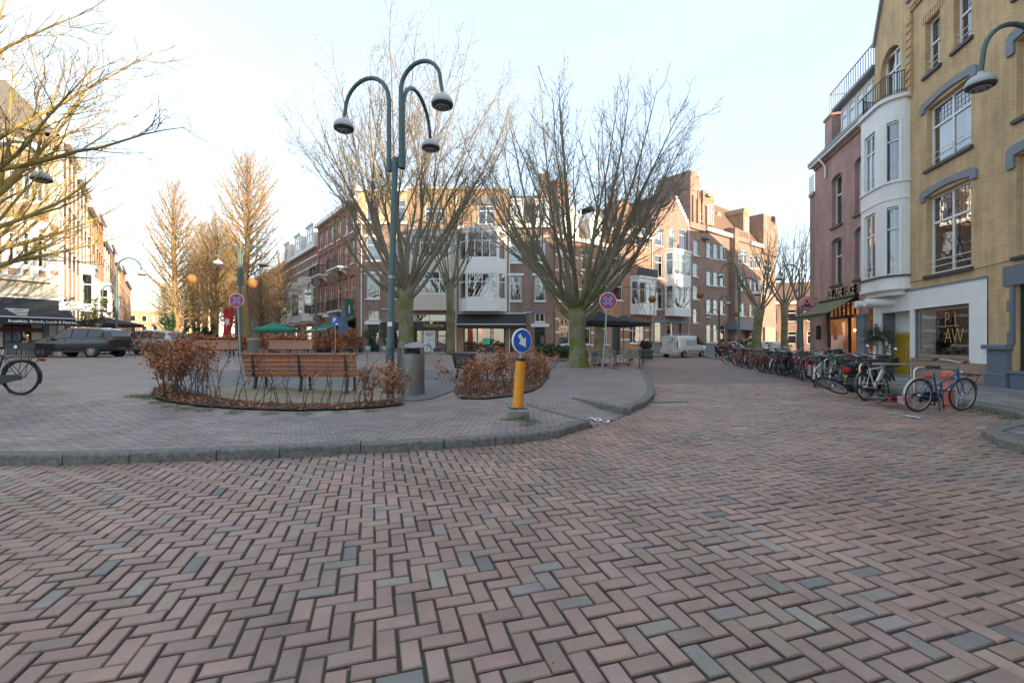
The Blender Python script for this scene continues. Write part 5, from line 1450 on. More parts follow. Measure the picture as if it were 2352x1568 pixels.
sG1 = X5(1180)
hg_ = house(fA, 'pink brown brick house with a white two-storey bay and stepped white gable edge', 'town_house', sF1)
wg = [R5(945,1000,885,1042), R5(945,1000,665,825), R5(945,1000,470,600), R5(1042,1085,480,625), R5(1115,1165,482,625), R5(943,995,1110,1266), R5(1030,1076,1118,1232)]
dg = R5(1104,1130,1118,1240)
gz = Z5(1180,455); apex = (X5(1085), Z5(1085,252))
wall(hg_, sF1, sG1, 0, gz, wg+[(dg[0],dg[1],.1,dg[3])], BRK['pinkbrown'], reveal=.22, top=[(sF1,gz),(sG1,gz),(apex[0]+1.2,apex[1]-1.2),(apex[0],apex[1]),(apex[0]-1.2,apex[1]-1.2)])
for q in wg: window(hg_, *q, y=.1, tr=.68, fr=.085, cover=rnd.choice(['curtain','blind',None]), sillmat='white_frame')
part_box(hg_, 'door', dg[0], dg[1], .14, .2, .1, dg[3], 'darkgreen')
p1 = (sG1-sF1, gz); p0 = (apex[0]-sF1, apex[1])
for k in range(9):
    t = (k+.5)/9; x = p0[0]+(p1[0]-p0[0])*t; z = p0[1]+(p1[1]-p0[1])*t; m = MB(); m.ext(x-.3,x+.3,-.08,.4,z-.25,z+.18); m.build('coping_stone', M['white_frame'], hg_)
bay_box(hg_, X5(1014), X5(1158), Z5(1085,1095), Z5(1085,640), .95, [(Z5(1085,1040),Z5(1085,892),3),(Z5(1085,812),Z5(1085,668),3)], 'white', .4)
part_box(hg_, 'stone_band', sF1+.02, sG1-.02, -.05, -.003, 3.55, 3.95, 'greystone'); part_box(hg_, 'stone_plinth', sF1+.02, dg[0]-.05, -.07, -.003, 0, .95, 'greystone')
m = MB(); L = sG1-sF1; ap = apex[0]-sF1; m._add([(0,.1,gz),(ap,.1,apex[1]-.3),(L,.1,gz),(0,9,gz),(ap,9,apex[1]-.3),(L,9,gz)], [(0,1,4,3),(1,2,5,4)]); m.build('roof', M['tile_roof'], hg_)
downpipe(hg_, sG1-.1, .1, gz)

# the towered brick school
M_c = BRK['pinkbrown']; sK0 = sG1; sK1 = X5(1790)
hk_ = house(fA, 'long brick school building with a tall stepped tower, battlements and a stone porch', 'school', sK0)
b = sK0
zc1 = Z5(1380,515)
tw_ = [R5(1214,1252,556,668), R5(1210,1250,720,816), R5(1210,1250,878,974), R5(1212,1247,1040,1140)]
mw = []
for (x0, x1) in ((1304,1345),(1352,1390),(1400,1438)):
    xm = (x0+x1)/2-1370
    for t_, b_ in ((588,690),(785,880),(978,1078),(1152,1275)):
        sl = (.23,.15,.08,.0)[(588,785,978,1152).index(t_)]
        mw.append(R5(x0, x1, t_+xm*sl, b_+xm*sl*.6))
ew = [R5(1512,1540,622,722), R5(1546,1590,628,725), R5(1510,1540,812,908), R5(1546,1588,815,912), R5(1504,1532,1000,1090), R5(1540,1578,1002,1092)]
rw = [R5(x0, x1, t_, b_) for x0, x1 in ((1608,1632),(1640,1662),(1670,1690)) for t_, b_ in ((668,760),(840,925),(1010,1095),(1160,1270))]
r2 = [R5(1708,1726,700,780), R5(1740,1760,715,790), R5(1708,1726,860,940), R5(1740,1760,865,945), R5(1715,1755,1180,1290)]
door = (X5(1488), X5(1540), .1, Z5(1510,1200))
wall(hk_, sK0, sK1, 0, zc1, tw_+mw+ew+rw+r2+[door], M_c, reveal=.2, depth=12)
for q in tw_+mw+ew+rw+r2: window(hk_, *q, y=.1, tr=.68, mul=(.5,) if q[1]-q[0] > 1.5 else (), fr=.10, sillmat='white_frame')
for q in mw+ew: part_box(hk_, 'stone_jamb', q[0]-.22, q[0]-.01, -.04, -.003, q[2], q[3]+.25, 'greystone')
part_box(hk_, 'door', door[0], door[1], .12, .2, .1, door[3], plain('brown_door', (.11,.045,.035), .5))
part_box(hk_, 'porch', X5(1452), X5(1603), -1.3, .0, Z5(1530,1190), Z5(1530,1132), 'greystone', .05)
for k in range(5):
    for x in (1462, 1572): part_box(hk_, 'corbel', X5(x)+k*.12, X5(x)+1.1-k*.02, -1.1+k*.2, -.003, Z5(1530,1190)-.22-k*.22, Z5(1530,1190)-.02-k*.22, 'greystone')
part_box(hk_, 'plinth', sK0, door[0]-.3, -.08, -.003, 0, 1.1, 'greystone')
cornice(hk_, X5(1292), X5(1468), zc1+.35, .45, .5); cornice(hk_, X5(1602), X5(1690), zc1+.2, .45, .5)
# mansard with dormers
x0, x1 = X5(1290)-b, sK1-b
m = MB(); m._add([(x0,.2,zc1+.3),(x1,.2,zc1+.3),(x1,4,zc1+6.0),(x0,4,zc1+6.0),(x1,12,zc1+6.0),(x0,12,zc1+6.0),(x0,12,zc1),(x1,12,zc1)], [(0,1,2,3),(3,2,4,5),(0,3,5,6),(1,7,4,2)]); m.build('roof', M['tile_roof'], hk_)
for xx in (1355, 1605):
    q = X5(xx)-b; zz = zc1+1.0
    m = MB(); m.ext(q-.9,q+.9,.4,3,zz,zz+3.2); m.prism([(q-1.0,zz+3.2),(q+1.0,zz+3.2),(q+.7,zz+3.9),(q,zz+4.2),(q-.7,zz+3.9)],.36,4,'Y'); m.build('dormer', BRK['sandbrown'], hk_)
    window(hk_, q+b-.6, q+b+.6, zz+.4, zz+2.6, y=.33, mul=(.5,), tr=.6, sill=False, back=None)
def tower(s0, s1, z0, z1, y0, y1, nm='tower'):
    m = MB(); m.ext(s0-b, s1-b, y0, y1, z0, z1); return m.build(nm, M_c, hk_)
# tall tower: stepped top, slots, projecting stones
t0, t1 = X5(1180), X5(1287); tz = Z5(1230,95)
tower(t0, t1, zc1-.3, Z5(1230,255), -.25, 5)
tower(t0+.0, t1-1.3, Z5(1230,255), Z5(1230,130), -.25, 4.5)
tower(t0+.0, t0+1.5, Z5(1230,130), tz, -.3, 4.2, 'turret'); tower(t0+1.9, t1-1.9, Z5(1230,130), tz-.4, -.3, 3.0, 'turret'); tower(t1-1.0, t1+.1, Z5(1280,330), Z5(1280,225), -.45, .9, 'turret')
for k in range(4): part_box(hk_, 'pilaster', t0+.3+k*1.05, t0+.7+k*1.05, -.45, -.253, zc1+.5, Z5(1230,265)-.3*k, M_c)
for k in range(3): part_box(hk_, 'slot', t0+1.5+k*.42, t0+1.66+k*.42, -.262, -.253, Z5(1230,310), Z5(1230,215), 'interior')
part_box(hk_, 'stone_block', t1-.5, t1+.4, -.8, .0, Z5(1285,265), Z5(1285,250), 'greystone'); part_box(hk_, 'stone_block', t1-.6, t1+.5, -.75, .0, Z5(1290,560), Z5(1290,545), 'greystone')
window(hk_, t0+1.4, t0+2.9, Z5(1235,430), Z5(1235,375), y=-.33, mul=(.5,), back=None)
# entrance bay with battlements and curved gable behind
e0, e1 = X5(1472), X5(1598)
tower(e0, e1, zc1-.2, Z5(1535,492), -.2, 2.5, 'entrance_wall')
for k in range(9): part_box(hk_, 'battlement', e0+.9+k*(e1-e0-1.2)/9, e0+1.15+k*(e1-e0-1.2)/9, -.30, -.203, Z5(1535,535), Z5(1535,500), M_c)
part_box(hk_, 'corner_pier', e0-.1, e0+.9, -.7, .6, 0, Z5(1490,485), M_c)
g0, g1 = X5(1478)-b, X5(1562)-b; zb, zt = zc1-.2, Z5(1515,330)
m = MB(); m.prism([(g0,zb),(g0,zt-3.4),(g0+.5,zt-1.8),((g0+g1)/2-.5,zt-.2),((g0+g1)/2,zt),((g0+g1)/2+.5,zt-.2),(g1-.5,zt-1.8),(g1,zt-3.4),(g1,zb)], 2.5, 3.0, 'Y'); m.build('curved_gable', BRK['sandbrown'], hk_)
m = MB(); m.prism([(g0+.1,zb),(g0+.1,zt-3.6),((g0+g1)/2,zt-.3),(g1-.1,zt-3.6),(g1-.1,zb)], 3.0, 11, 'Y'); m.build('gable_roof', M['lead'], hk_)
window(hk_, (g0+g1)/2+b-1.2, (g0+g1)/2+b+1.2, Z5(1510,482), Z5(1510,440), y=2.43, mul=(.5,), back=None)
# second tower at the far end
u0, u1 = X5(1690), X5(1790)
tower(u0, u1, zc1-1, Z5(1740,432), -.3, 6); tower(u0, u0+2.5, Z5(1740,432), Z5(1700,380), -.3, 6, 'turret'); tower(u0+3.3, u1-1.5, Z5(1740,432), Z5(1730,385), -.5, 5, 'turret')
for k in range(8): part_box(hk_, 'battlement', u0+3.4+k*(u1-u0-5.2)/8, u0+3.4+(k+.5)*(u1-u0-5.2)/8, -.62, -.503, Z5(1740,452), Z5(1740,395), M_c)
part_box(hk_, 'sunlit_wall_slab', X5(1700), X5(1770), -.35, -.02, .0, Z5(1735,1170), plain('sunlit_wall_gold', (.40,.32,.21), .8, var=.15))  # golden sunlight on the ground floor, put in as a coloured slab

# houses across the far end of the right-hand street
fE = Fac((38.0, 80.0), (.97, -.22))
hx = house(fE, 'low brick block with a white cornice closing the far end of the street', 'house', 0)
wx = [(a, a+1.4, z, z+2.2) for a in (1,3.6,6.4,9.4,12.4,15.4,18.4) for z in (1.0,4.8)]
wall(hx, 0, 22, 0, 8.0, wx, BRK['pinkbrown'], reveal=.2)
for q in wx: window(hx, *q, y=.1, tr=.68, fr=.12, back=.3)
cornice(hx, 0, 22, 8.3, .4, .5); m = MB(); m._add([(0,.1,8.3),(22,.1,8.3),(22,4,12),(0,4,12),(0,9,12),(22,9,12)], [(0,1,2,3),(3,2,5,4)]); m.build('roof', M['tile_roof'], hx)
sg = thing('shop_sign', 'small dark sign board with white letters on the far brick block', 'sign', fE.W(3.2,-.1), fE.a)
m = MB(); m.ext(0,2.2,-.06,0,3.5,4.1); m.build('board', M['black'], sg)
text_obj('letter', 'SOOM', .5, 'white', sg, (1.1,-.07,3.8), (R(90),0,0), .003)
# ================================================================== left side
def zL(x, y): return ((x/4.127)/1.0884, (380+y/4.127)/1.0884)
def z2(x, y): return ((x/3.485)/1.0884, (600+y/3.485)/1.0884)
dL = Vector((.415, .91)).normalized()
cornerL = Vector((-29.7, 30.0))
p0 = cornerL-dL*10
fL = Fac(p0, dL)
SL = lambda x: fL.S(zL(x, 0)[0])
hl = house(fL, 'cream corner house with white first floor windows above a long black cafe awning', 'corner_house', 0)
g0, g1 = SL(-40), SL(500)
wl = [mrect(fL, zL, 82, 165, 820, 1160), mrect(fL, zL, 232, 330, 822, 1175), mrect(fL, zL, 372, 462, 830, 1195)]
zcl = fL.Z(*zL(250, 1290))
up = [(q[0], q[1], q[3]+1.9, q[3]+4.3) for q in wl]
wall(hl, 0, 10, 0, zcl, [(SL(30),SL(330),1.0,fL.Z(*zL(180,1560))-.9)], M['cream'], reveal=.2, name='ground_floor_wall', depth=9)
ztl = up[0][3]+1.2
extra = [(q[0]-2.0*k_, q[1]-2.0*k_, a, c) for k_ in (1, 2, 3) for q in wl[:1] for a, c in ((q[2],q[3]),(q[3]+1.9,q[3]+4.3)) if q[0]-2.0*k_ > .2]
wall(hl, 0, 10, zcl, ztl, wl+up+extra, BRK['sandbrown'], reveal=.18, name='wall', depth=9)
for q in wl+up+extra:
    window(hl, *q, y=.06, tr=.78, fr=.10, back=.4, rail=q in wl[1:2], sillmat='white_frame')
for q in wl+extra[::2]: part_box(hl, 'window_surround', q[0]-.28, q[0]-.02, -.08, -.003, q[2]-.9, q[3]+.4, 'white_frame'); part_box(hl, 'window_surround', q[1]+.02, q[1]+.28, -.08, -.003, q[2]-.9, q[3]+.4, 'white_frame')
part_box(hl, 'white_band', .1, g1, -.10, -.003, wl[0][3]+.42, wl[0][3]+.9, 'white_frame'); part_box(hl, 'white_band', .1, g1, -.14, -.003, wl[0][2]-.22, wl[0][2]-.05, 'white_frame')
part_box(hl, 'stone_cornice', .1, SL(490), -.45, .0, zcl-.25, zcl+.05, 'cream', .04)
part_box(hl, 'corner_wall', SL(500), 10.0, -.06, -.003, zcl, ztl, 'cream')
part_box(hl, 'wood_trim', SL(510), 9.9, -.12, -.063, zcl+3.2, zcl+3.5, plain('orange_wood_trim', (.42,.16,.05), .5)); part_box(hl, 'wood_trim', SL(510), 9.9, -.12, -.063, zcl+.35, zcl+.6, 'taupe')
cornice(hl, 0, 10, ztl+.2, .4, .5)
m = MB(); m._add([(0,0,ztl+.2),(10,0,ztl+.2),(10,3,ztl+3),(0,3,ztl+3),(0,9,ztl+3),(10,9,ztl+3)], [(0,1,2,3),(3,2,5,4)]); m._add([(10,0,ztl),(10,0,ztl+.2),(10,3,ztl+3),(10,9,ztl+3),(10,9,ztl)], [(0,1,2,3,4)]); m.build('roof', M['slate'], hl)
a0, a1 = SL(30), SL(330); za = fL.Z(*zL(180, 1495))
m = MB(); n_ = 12; xc = (a0+a1)/2; w_ = (a1-a0)/2
pts = [(xc-w_*math.cos(math.pi*k/n_), za+.22*math.sin(math.pi*k/n_)) for k in range(n_+1)]
m.prism(pts+[(a1,za-.15),(a0,za-.15)], -.05, -.003, 'Y'); m.build('brick_arch', BRK['brown'], hl)
part_box(hl, 'wood_band', .2, SL(480), -.05, -.003, 2.05, 2.3, plain('red_brown_wood', (.16,.055,.04), .5))
window(hl, SL(30)+.02, SL(330)-.02, 1.0, fL.Z(*zL(180,1560))-.92, y=.08, frame='black', mul=(.33,.66), back=.8, glass='shopglass', sill=False)
part_box(hl, 'corner_post', SL(480)-.2, SL(480)+.1, -.1, -.003, .4, 2.6, 'bluegrey')
downpipe(hl, 9.85, .4, ztl)
# awning with lettering
la = thing('awning', 'black cafe awning lettered Breakfast, Brunch, Lunch & Pastries on the cream house', 'awning', fL.W(0), fL.a)
A = (fL.S(-40), -.05, fL.Z(*z2(250,505))); e1 = fL.S(z2(525,0)[0])
zt, zb, out = A[2], fL.Z(*z2(300,672))-.10, 1.9
s_a, s_b = 1.0, e1
m = MB()
for k in range(6):
    t0, t1 = k/6, (k+1)/6; f = lambda t: (-.06-out*t, zt-(zt-zb)*t-.07*math.sin(math.pi*t))
    (y0, q0), (y1, q1) = f(t0), f(t1)
    m.quad((s_a,y0,q0),(s_b,y0,q0),(s_b,y1,q1),(s_a,y1,q1)); 
m.build('canopy', M['blackcloth'], la, fix=False)
m = MB(); m.quad((s_a,-.07-out,zb),(s_b,-.07-out,zb),(s_b,-.09-out,zb-.44),(s_a,-.09-out,zb-.44)); m.build('valance', M['blackcloth'], la, fix=False)
m = MB(); m.bar((s_a,-.06-out,zb+.02),(s_b,-.06-out,zb+.02),.06); m.bar((s_a,-.05,zt),(s_b,-.05,zt),.10,.14); m.build('bar', M['white_frame'], la)
text_obj('lettering', 'Breakfast, Brunch, Lunch & Pastries', .215, 'white', la, (fL.S(z2(268,0)[0])-.10, -.10-out, zb-.24), (R(90),0,0), .002, bold=.006)
M['palegrey'] = plain('pale_print', (.5,.52,.52), .7, var=.3, scale=20)
for k in range(5):
    part = MB(); t = .55+.08*k; w_ = .5-.07*k; (yy, qq) = (-.06-out*t-.02, zt-(zt-zb)*t-.07*math.sin(math.pi*t)+.02)
    part.quad((s_b-2.4-w_,yy,qq),(s_b-2.4+w_,yy,qq),(s_b-2.4+w_,yy-.08,qq-.05),(s_b-2.4-w_,yy-.08,qq-.05)); part.build('print', M['palegrey'], la, fix=False)
for q in (s_b-.05, s_a+.3): m = MB(); m.bar((q,-.05,zb),(q,-.06-out,zb),.035); m.build('arm', M['white_frame'], la)
# projecting white sign with a script name
ps = thing('projecting_sign', 'white box sign with thin black script reading Pain by the cream house corner', 'sign', D(*z2(612,575), 28.6), R(4))
m = MB(); m.ext(-.62,.72,-.06,.06,-.27,.27); m.build('box', M['white'], ps)
text_obj('script', 'Pain', .38, 'black', ps, (.05,-.066,.06), (R(90),0,0), .002, shear=.35)
m = MB()
for k in range(9): m.ext(-.4+k*.11,-.35+k*.11,-.064,-.061,-.20,-.17)
m.build('small_lettering', M['sill'], ps)
m = MB(); m.bar((-.95,0,.2),(-.6,0,.2),.04); m.bar((-.95,0,-.2),(-.6,0,-.2),.04); m.build('bracket', M['iron'], ps)

# the sunlit row along the left street
fQ = Fac(cornerL, (-.612, .791))
names = ['orange','sandbrown','yellow_pale','orange','sandbrown','pinkbrown','yellow_pale','orange','sandbrown']
lab = ['narrow orange brick house with white bands next to the cream corner house','sand brown brick house with arched windows, second past the cream corner','pale brick house with white sash windows, third past the cream corner','orange brick house, fourth past the cream corner','sand brown house, fifth past the cream corner','pink brown house, sixth past the cream corner','pale brick house, seventh past the cream corner','orange house, eighth past the cream corner','sand brown house at the far end of the left street']
s0 = 0.15
for k in range(9):
    L = (6.2,6.6,7.2,7,8,9,11,14,20)[k]; s1 = s0+L
    h = house(fQ, lab[k], 'row_house', s0, 'sunlit houses of the left street')
    hh = (14.8,14.2,13.6,14.6,13,14,13,14,13)[k]
    nc = (3,3,2,3,3,3,4,4,5)[k]; wn = []
    for c in range(nc):
        a = s0+L*(c+.5)/nc-.55
        for z, hz in ((1.0,2.0),(4.4,2.4),(7.9,2.2),(11.0,1.7)): wn.append((a, a+1.1, z, z+hz))
    wall(h, s0, s1, 0, hh, wn, BRK[names[k]], reveal=.2)
    for q in wn: window(h, *q, y=.08, tr=.68, fr=.11, mul=(.5,) if k == 2 else (), back=.3, sillmat='white_frame')
    for c in range(nc+1):
        a = s0+L*c/nc; part_box(h, 'white_pilaster', max(s0+.01,a-.13), min(s1-.01,a+.13), -.07, -.003, .8, hh, 'white_frame' if k in (0,1,4) else BRK[names[k]])
    cornice(h, s0, s1, hh+.3, .4, .5)
    m = MB(); m._add([(0,.1,hh+.3),(L,.1,hh+.3),(L,2.5,hh+3),(0,2.5,hh+3),(0,9,hh+3),(L,9,hh+3),(0,9,hh),(L,9,hh)], [(0,1,2,3),(3,2,5,4),(0,3,4,6),(1,7,5,2)]); m.build('roof', M['tile_roof' if k % 2 else 'slate'], h)
    if k % 2 == 0: m = MB(); m.ext(L*.3,L*.7,-.02,2.4,hh+.3,hh+2.2); m.build('dormer', M['white_frame'], h)
    if k in (1, 3, 5):
        bay_box(h, s0+L*.3, s0+L*.7, 3.9, 7.6, .9, [(4.5,6.9,2)])
    s0 = s1
# the far end of the avenue: one pale distant house row
fZ = Fac((-135, 150), (.791, .612))
h = house(fZ, 'pale distant house front closing the end of the avenue', 'house', 0)
wn = [(a, a+1.5, z, z+2.2) for a in np.arange(1, 30, 3.0) for z in (1, 4.6, 8.2)]
wall(h, 0, 32, 0, 12, wn, BRK['sandbrown'])
for q in wn: window(h, *q, y=.06, fr=.12, back=.2)
roof_flat(h, 0, 32, 12, 9, M['slate'])
# ================================================================== trees
def tubes(polys, sides):
    """many tapered branches as one vertex/face array"""
    Vs = []; Qs = []; off = 0
    byn = {}
    for p, r in polys: byn.setdefault(len(p), []).append((p, r))
    for n, lst in byn.items():
        Pt = np.array([p for p, _ in lst]); Rd = np.array([r for _, r in lst])        # (B,n,3),(B,n)
        T = np.gradient(Pt, axis=1); T /= np.linalg.norm(T, axis=2, keepdims=True)+1e-9
        ref = np.zeros_like(T); ref[..., 2] = 1.0
        vert = np.abs(T[:, :1, 2]) > .9
        ref = np.where(vert[..., None], np.array([1.0, 0, 0]), ref)
        U = np.cross(T, ref); U /= np.linalg.norm(U, axis=2, keepdims=True)+1e-9
        W_ = np.cross(T, U)
        an = np.arange(sides)*2*np.pi/sides
        ring = Pt[:, :, None, :]+Rd[:, :, None, None]*(U[:, :, None, :]*np.cos(an)[None, None, :, None]+W_[:, :, None, :]*np.sin(an)[None, None, :, None])
        B = len(lst); Vs.append(ring.reshape(-1, 3))
        i = np.arange(n-1)[:, None]; k = np.arange(sides)[None]
        q = np.stack([i*sides+k, i*sides+(k+1) % sides, (i+1)*sides+(k+1) % sides, (i+1)*sides+k], -1).reshape(-1, 4)
        Qs.append((q[None]+(off+np.arange(B)*n*sides)[:, None, None]).reshape(-1, 4))
        off += B*n*sides
    return np.concatenate(Vs), np.concatenate(Qs)

def grow(rg, start, d, length, n, r0, r1, trop=.0, wander=.12, bend=None):
    p = np.array(start, float); d = np.array(d, float); d /= np.linalg.norm(d)
    pts = [p.copy()]; st = length/n
    for i in range(n):
        d = d+rg.normal(0, wander, 3)+np.array([0, 0, trop])
        if bend is not None: d = d+bend*st
        d /= np.linalg.norm(d); p = p+d*st; pts.append(p.copy())
    t = np.linspace(0, 1, n+1)
    return np.array(pts), r0+(r1-r0)*t**.8

def at(poly, t):
    p, r = poly; f = t*(len(p)-1); i = min(int(f), len(p)-2); u = f-i
    return p[i]*(1-u)+p[i+1]*u, (p[i+1]-p[i])/np.linalg.norm(p[i+1]-p[i]), r[i]*(1-u)+r[i+1]*u

def side_dir(rg, d, ang):
    a = rg.normal(0, 1, 3); a -= d*a.dot(d); a /= np.linalg.norm(a)
    return d*math.cos(ang)+a*math.sin(ang)

def branch_out(rg, parents, step, ang, lenf, r_f, n, trop, wander, t0=.2, rmin=.006, maxn=60):
    out = []
    for (p, r) in parents:
        L = np.linalg.norm(np.diff(p, axis=0), axis=1).sum()
        k = min(maxn, max(1, int(L*(1-t0)/step)))
        for q in range(k):
            t = t0+(1-t0)*(q+rg.rand())/k
            b, d, rr = at((p, r), min(t, .995))
            ln = lenf(L, t)*rg.uniform(.6, 1.3)
            out.append(grow(rg, b, side_dir(rg, d, rg.uniform(*ang)), ln, n, max(rmin, min(rr*r_f, .05*ln+.01)), rmin*.75, trop, wander))
    return out

def build_tree(name, label, loc, trunk, limbs, subs, twigs, tips, bark, twigmat, group=None, rz=0, limb_parts=True):
    t = thing(name, label, 'tree', loc, rz, group)
    V, Q = tubes([trunk], 14); npmesh('trunk', V, Q, bark, t)
    for l in limbs:
        V, Q = tubes([l], 7); npmesh('limb', V, Q, bark, t)
    if subs: V, Q = tubes(subs, 5); npmesh('branches', V, Q, bark, t, 'stuff')
    V, Q = tubes(twigs+tips, 3); npmesh('crown', V, Q, twigmat, t, 'stuff')
    return t

M['bark'] = barkmat('mossy_bark', (.175,.15,.108), (.285,.25,.185), (.115,.155,.025), .85, .8, 11.0)
M['twig'] = barkmat('twig_bark', (.25,.21,.145), (.33,.275,.19), (.24,.25,.08), .6, 3, 24)
M['bark_lit'] = barkmat('sunlit_lichen_bark', (.22,.175,.10), (.33,.26,.15), (.40,.30,.07), .85, 4, 40)  # lichened bark with the gold of sunlight put into its colour
M['twig_lit'] = barkmat('sunlit_lichen_twig', (.28,.22,.13), (.37,.29,.17), (.42,.32,.09), .75, 4, 40)  # same sunlit gold in the twig colour
M['bark_red'] = barkmat('reddish_conifer_bark', (.24,.155,.085), (.33,.22,.12), (.22,.20,.05), .55, 0, 24)
M['twig_red'] = barkmat('reddish_twig', (.42,.285,.145), (.50,.36,.19), (.42,.33,.11), .45, 0, 30)

def vase_tree(name, label, loc, seed, H, hb, r, nl, spread, low=(), flare=1.5, dens=1.0, bark='bark', twig='twig', group=None, rz=0, lean=(0,0), wide=1.0, extra=()):
    """old street tree: short trunk, a knuckle of many upright limbs, a broad fan of twigs"""
    rg = np.random.RandomState(seed)
    tp = np.array([[0,0,-.1],[0.02,0,.25],[.0,.03,hb*.35],[lean[0]*.5,lean[1]*.5,hb*.7],[lean[0],lean[1],hb],[lean[0],lean[1],hb+.5]])
    tr = np.array([r*flare, r*1.18, r*.98, r*.95, r*1.15, r*.75])
    trunk = (tp, tr); limbs = []
    for i in range(nl):
        az = i*2.39996+rg.uniform(-.25, .25); f = ((i+.5)/nl)**.62; tilt = spread*f
        d0 = np.array([math.cos(az)*math.sin(tilt*1.12+.16)*wide, math.sin(az)*math.sin(tilt*1.12+.16), math.cos(tilt*1.12+.16)])
        z0 = hb*(.93+.14*rg.rand()); st = np.array([lean[0]+math.cos(az)*r*.55, lean[1]+math.sin(az)*r*.55, z0])
        L = (H-z0)*(1.04-.30*f)*rg.uniform(.88, 1.06)
        limbs.append(grow(rg, st, d0, L, 11, r*rg.uniform(.20, .33), .010, .05+.05*f, .055))
    forks = []
    for (p_, r_) in limbs:
        for q in range(2 if rg.rand() < .75 else 1):
            t_ = rg.uniform(.18, .55); b_, d_, rr_ = at((p_, r_), t_); Lp = np.linalg.norm(np.diff(p_, axis=0), axis=1).sum()
            forks.append(grow(rg, b_, side_dir(rg, d_, rg.uniform(.22, .50)), Lp*(1-t_)*rg.uniform(.75, 1.0), 9, rr_*.78, .009, .06, .06))
    limbs += forks
    for (az, tilt, L, rr) in low:
        d0 = np.array([math.cos(az)*math.sin(tilt), math.sin(az)*math.sin(tilt), math.cos(tilt)])
        limbs.append(grow(rg, np.array([lean[0]+math.cos(az)*r*.6, lean[1]+math.sin(az)*r*.6, hb*.86]), d0, L, 11, rr, .012, .10, .06))
    for st, d0, L, rr, tr_ in extra: limbs.append(grow(rg, np.array(st, float), d0, L, 11, rr, .008, tr_, .07))
    subs = branch_out(rg, limbs, .52/dens, (.35, .8), lambda L, t: .8+L*.22*(1.1-t), .5, 6, .07, .10, .32, .010, 34)
    subs += branch_out(rg, [s for s in subs if np.linalg.norm(s[0][-1]-s[0][0]) > 1.6], .8/dens, (.4, .8), lambda L, t: .5+L*.35*(1.1-t), .6, 5, .06, .11, .25, .009, 8)
    twigs = branch_out(rg, subs, .34/dens, (.4, .85), lambda L, t: .35+L*.28*(1.15-t), .6, 4, .06, .13, .15, .0080, 16)
    tips = branch_out(rg, twigs, .22/dens, (.4, .9), lambda L, t: .16+L*.3*(1.1-t), .8, 2, .06, .12, .2, .0072, 6)
    return build_tree(name, label, loc, trunk, limbs, subs, twigs, tips, M[bark], M[twig], group, rz)

def gz(x, y): return hfun(x, y)
# the two big trees of the square
bx, by = P(1327, 838, .28)
vase_tree('big_tree', 'thick mossy bare tree with many upright limbs beside the black parasol terrace', (bx, by, gz(bx, by)), 5, 14.6, 2.75, .42, 21, .82, low=[(2.9,.95,8.5,.17),(.1,1.0,8.6,.16),(-.5,.9,9,.14)], flare=1.45, dens=1.12)
lx, ly = (932-CX)/F*27.0, 27.0
vase_tree('big_tree', 'tall mossy bare tree with a fanned crown, rising behind the three-armed lamp post', (lx, ly, gz(lx, ly)), 12, 19.2, 4.1, .44, 20, .64, low=[(3.1,1.1,7.0,.16),(3.6,.9,8,.15),(-.1,.85,8,.14)], flare=1.3, dens=1.1)
mx, my = (1125/1.0884-CX)/F*33.0, 33.0
vase_tree('young_tree', 'slender bare tree forking low, in front of the beige bay house', (mx, my, gz(mx, my)), 23, 14.0, 5.0, .27, 9, .46, flare=1.25, dens=.8)
# second trunk behind the terrace
qx, qy = P(1345+55, 820, .33)
vase_tree('terrace_tree', 'second bare tree trunk standing right behind the terrace parasol', (qx, qy+4, gz(qx, qy+4)), 31, 13.5, 4.6, .36, 9, .6, flare=1.2, dens=.7)
# the big trees reaching in from the left edge
vase_tree('sunlit_lichen_tree', 'lichened bare tree coloured sunlit gold, reaching in from the top left edge', (-15.0, 11.6, gz(-15, 11.6)), 41, 12.0, 3.6, .40, 12, .85, bark='bark_lit', twig='twig_lit', dens=1.2,
    extra=[((0.3,0,4.6),(1,.05,.95),6.4,.10,-.035),((0.3,0,4.2),(1,-.1,.75),6.0,.09,.0),((0.3,.1,5.0),(.9,.3,1.2),6.4,.09,-.05),((.2,-.2,5.6),(.9,-.15,1.1),6.0,.08,-.06)])
vase_tree('sunlit_lichen_tree', 'lichened bare tree coloured sunlit gold, with long low limbs over the cafe awning', (-24.2, 19.2, gz(-24, 19)), 47, 12.5, 3.4, .44, 13, .9, bark='bark_lit', twig='twig_lit', dens=1.1,
    extra=[((0.3,0,3.3),(1,.0,.22),7.0,.13,.02),((0.3,0,3.5),(1,.1,.42),7.6,.14,.0),((0.2,.2,3.8),(1,.2,.62),7.8,.14,.0),((.2,-.2,4.0),(1,-.2,.9),7.6,.12,-.01),((.2,-.2,4.0),(1,.1,1.2),7.6,.12,-.02)])

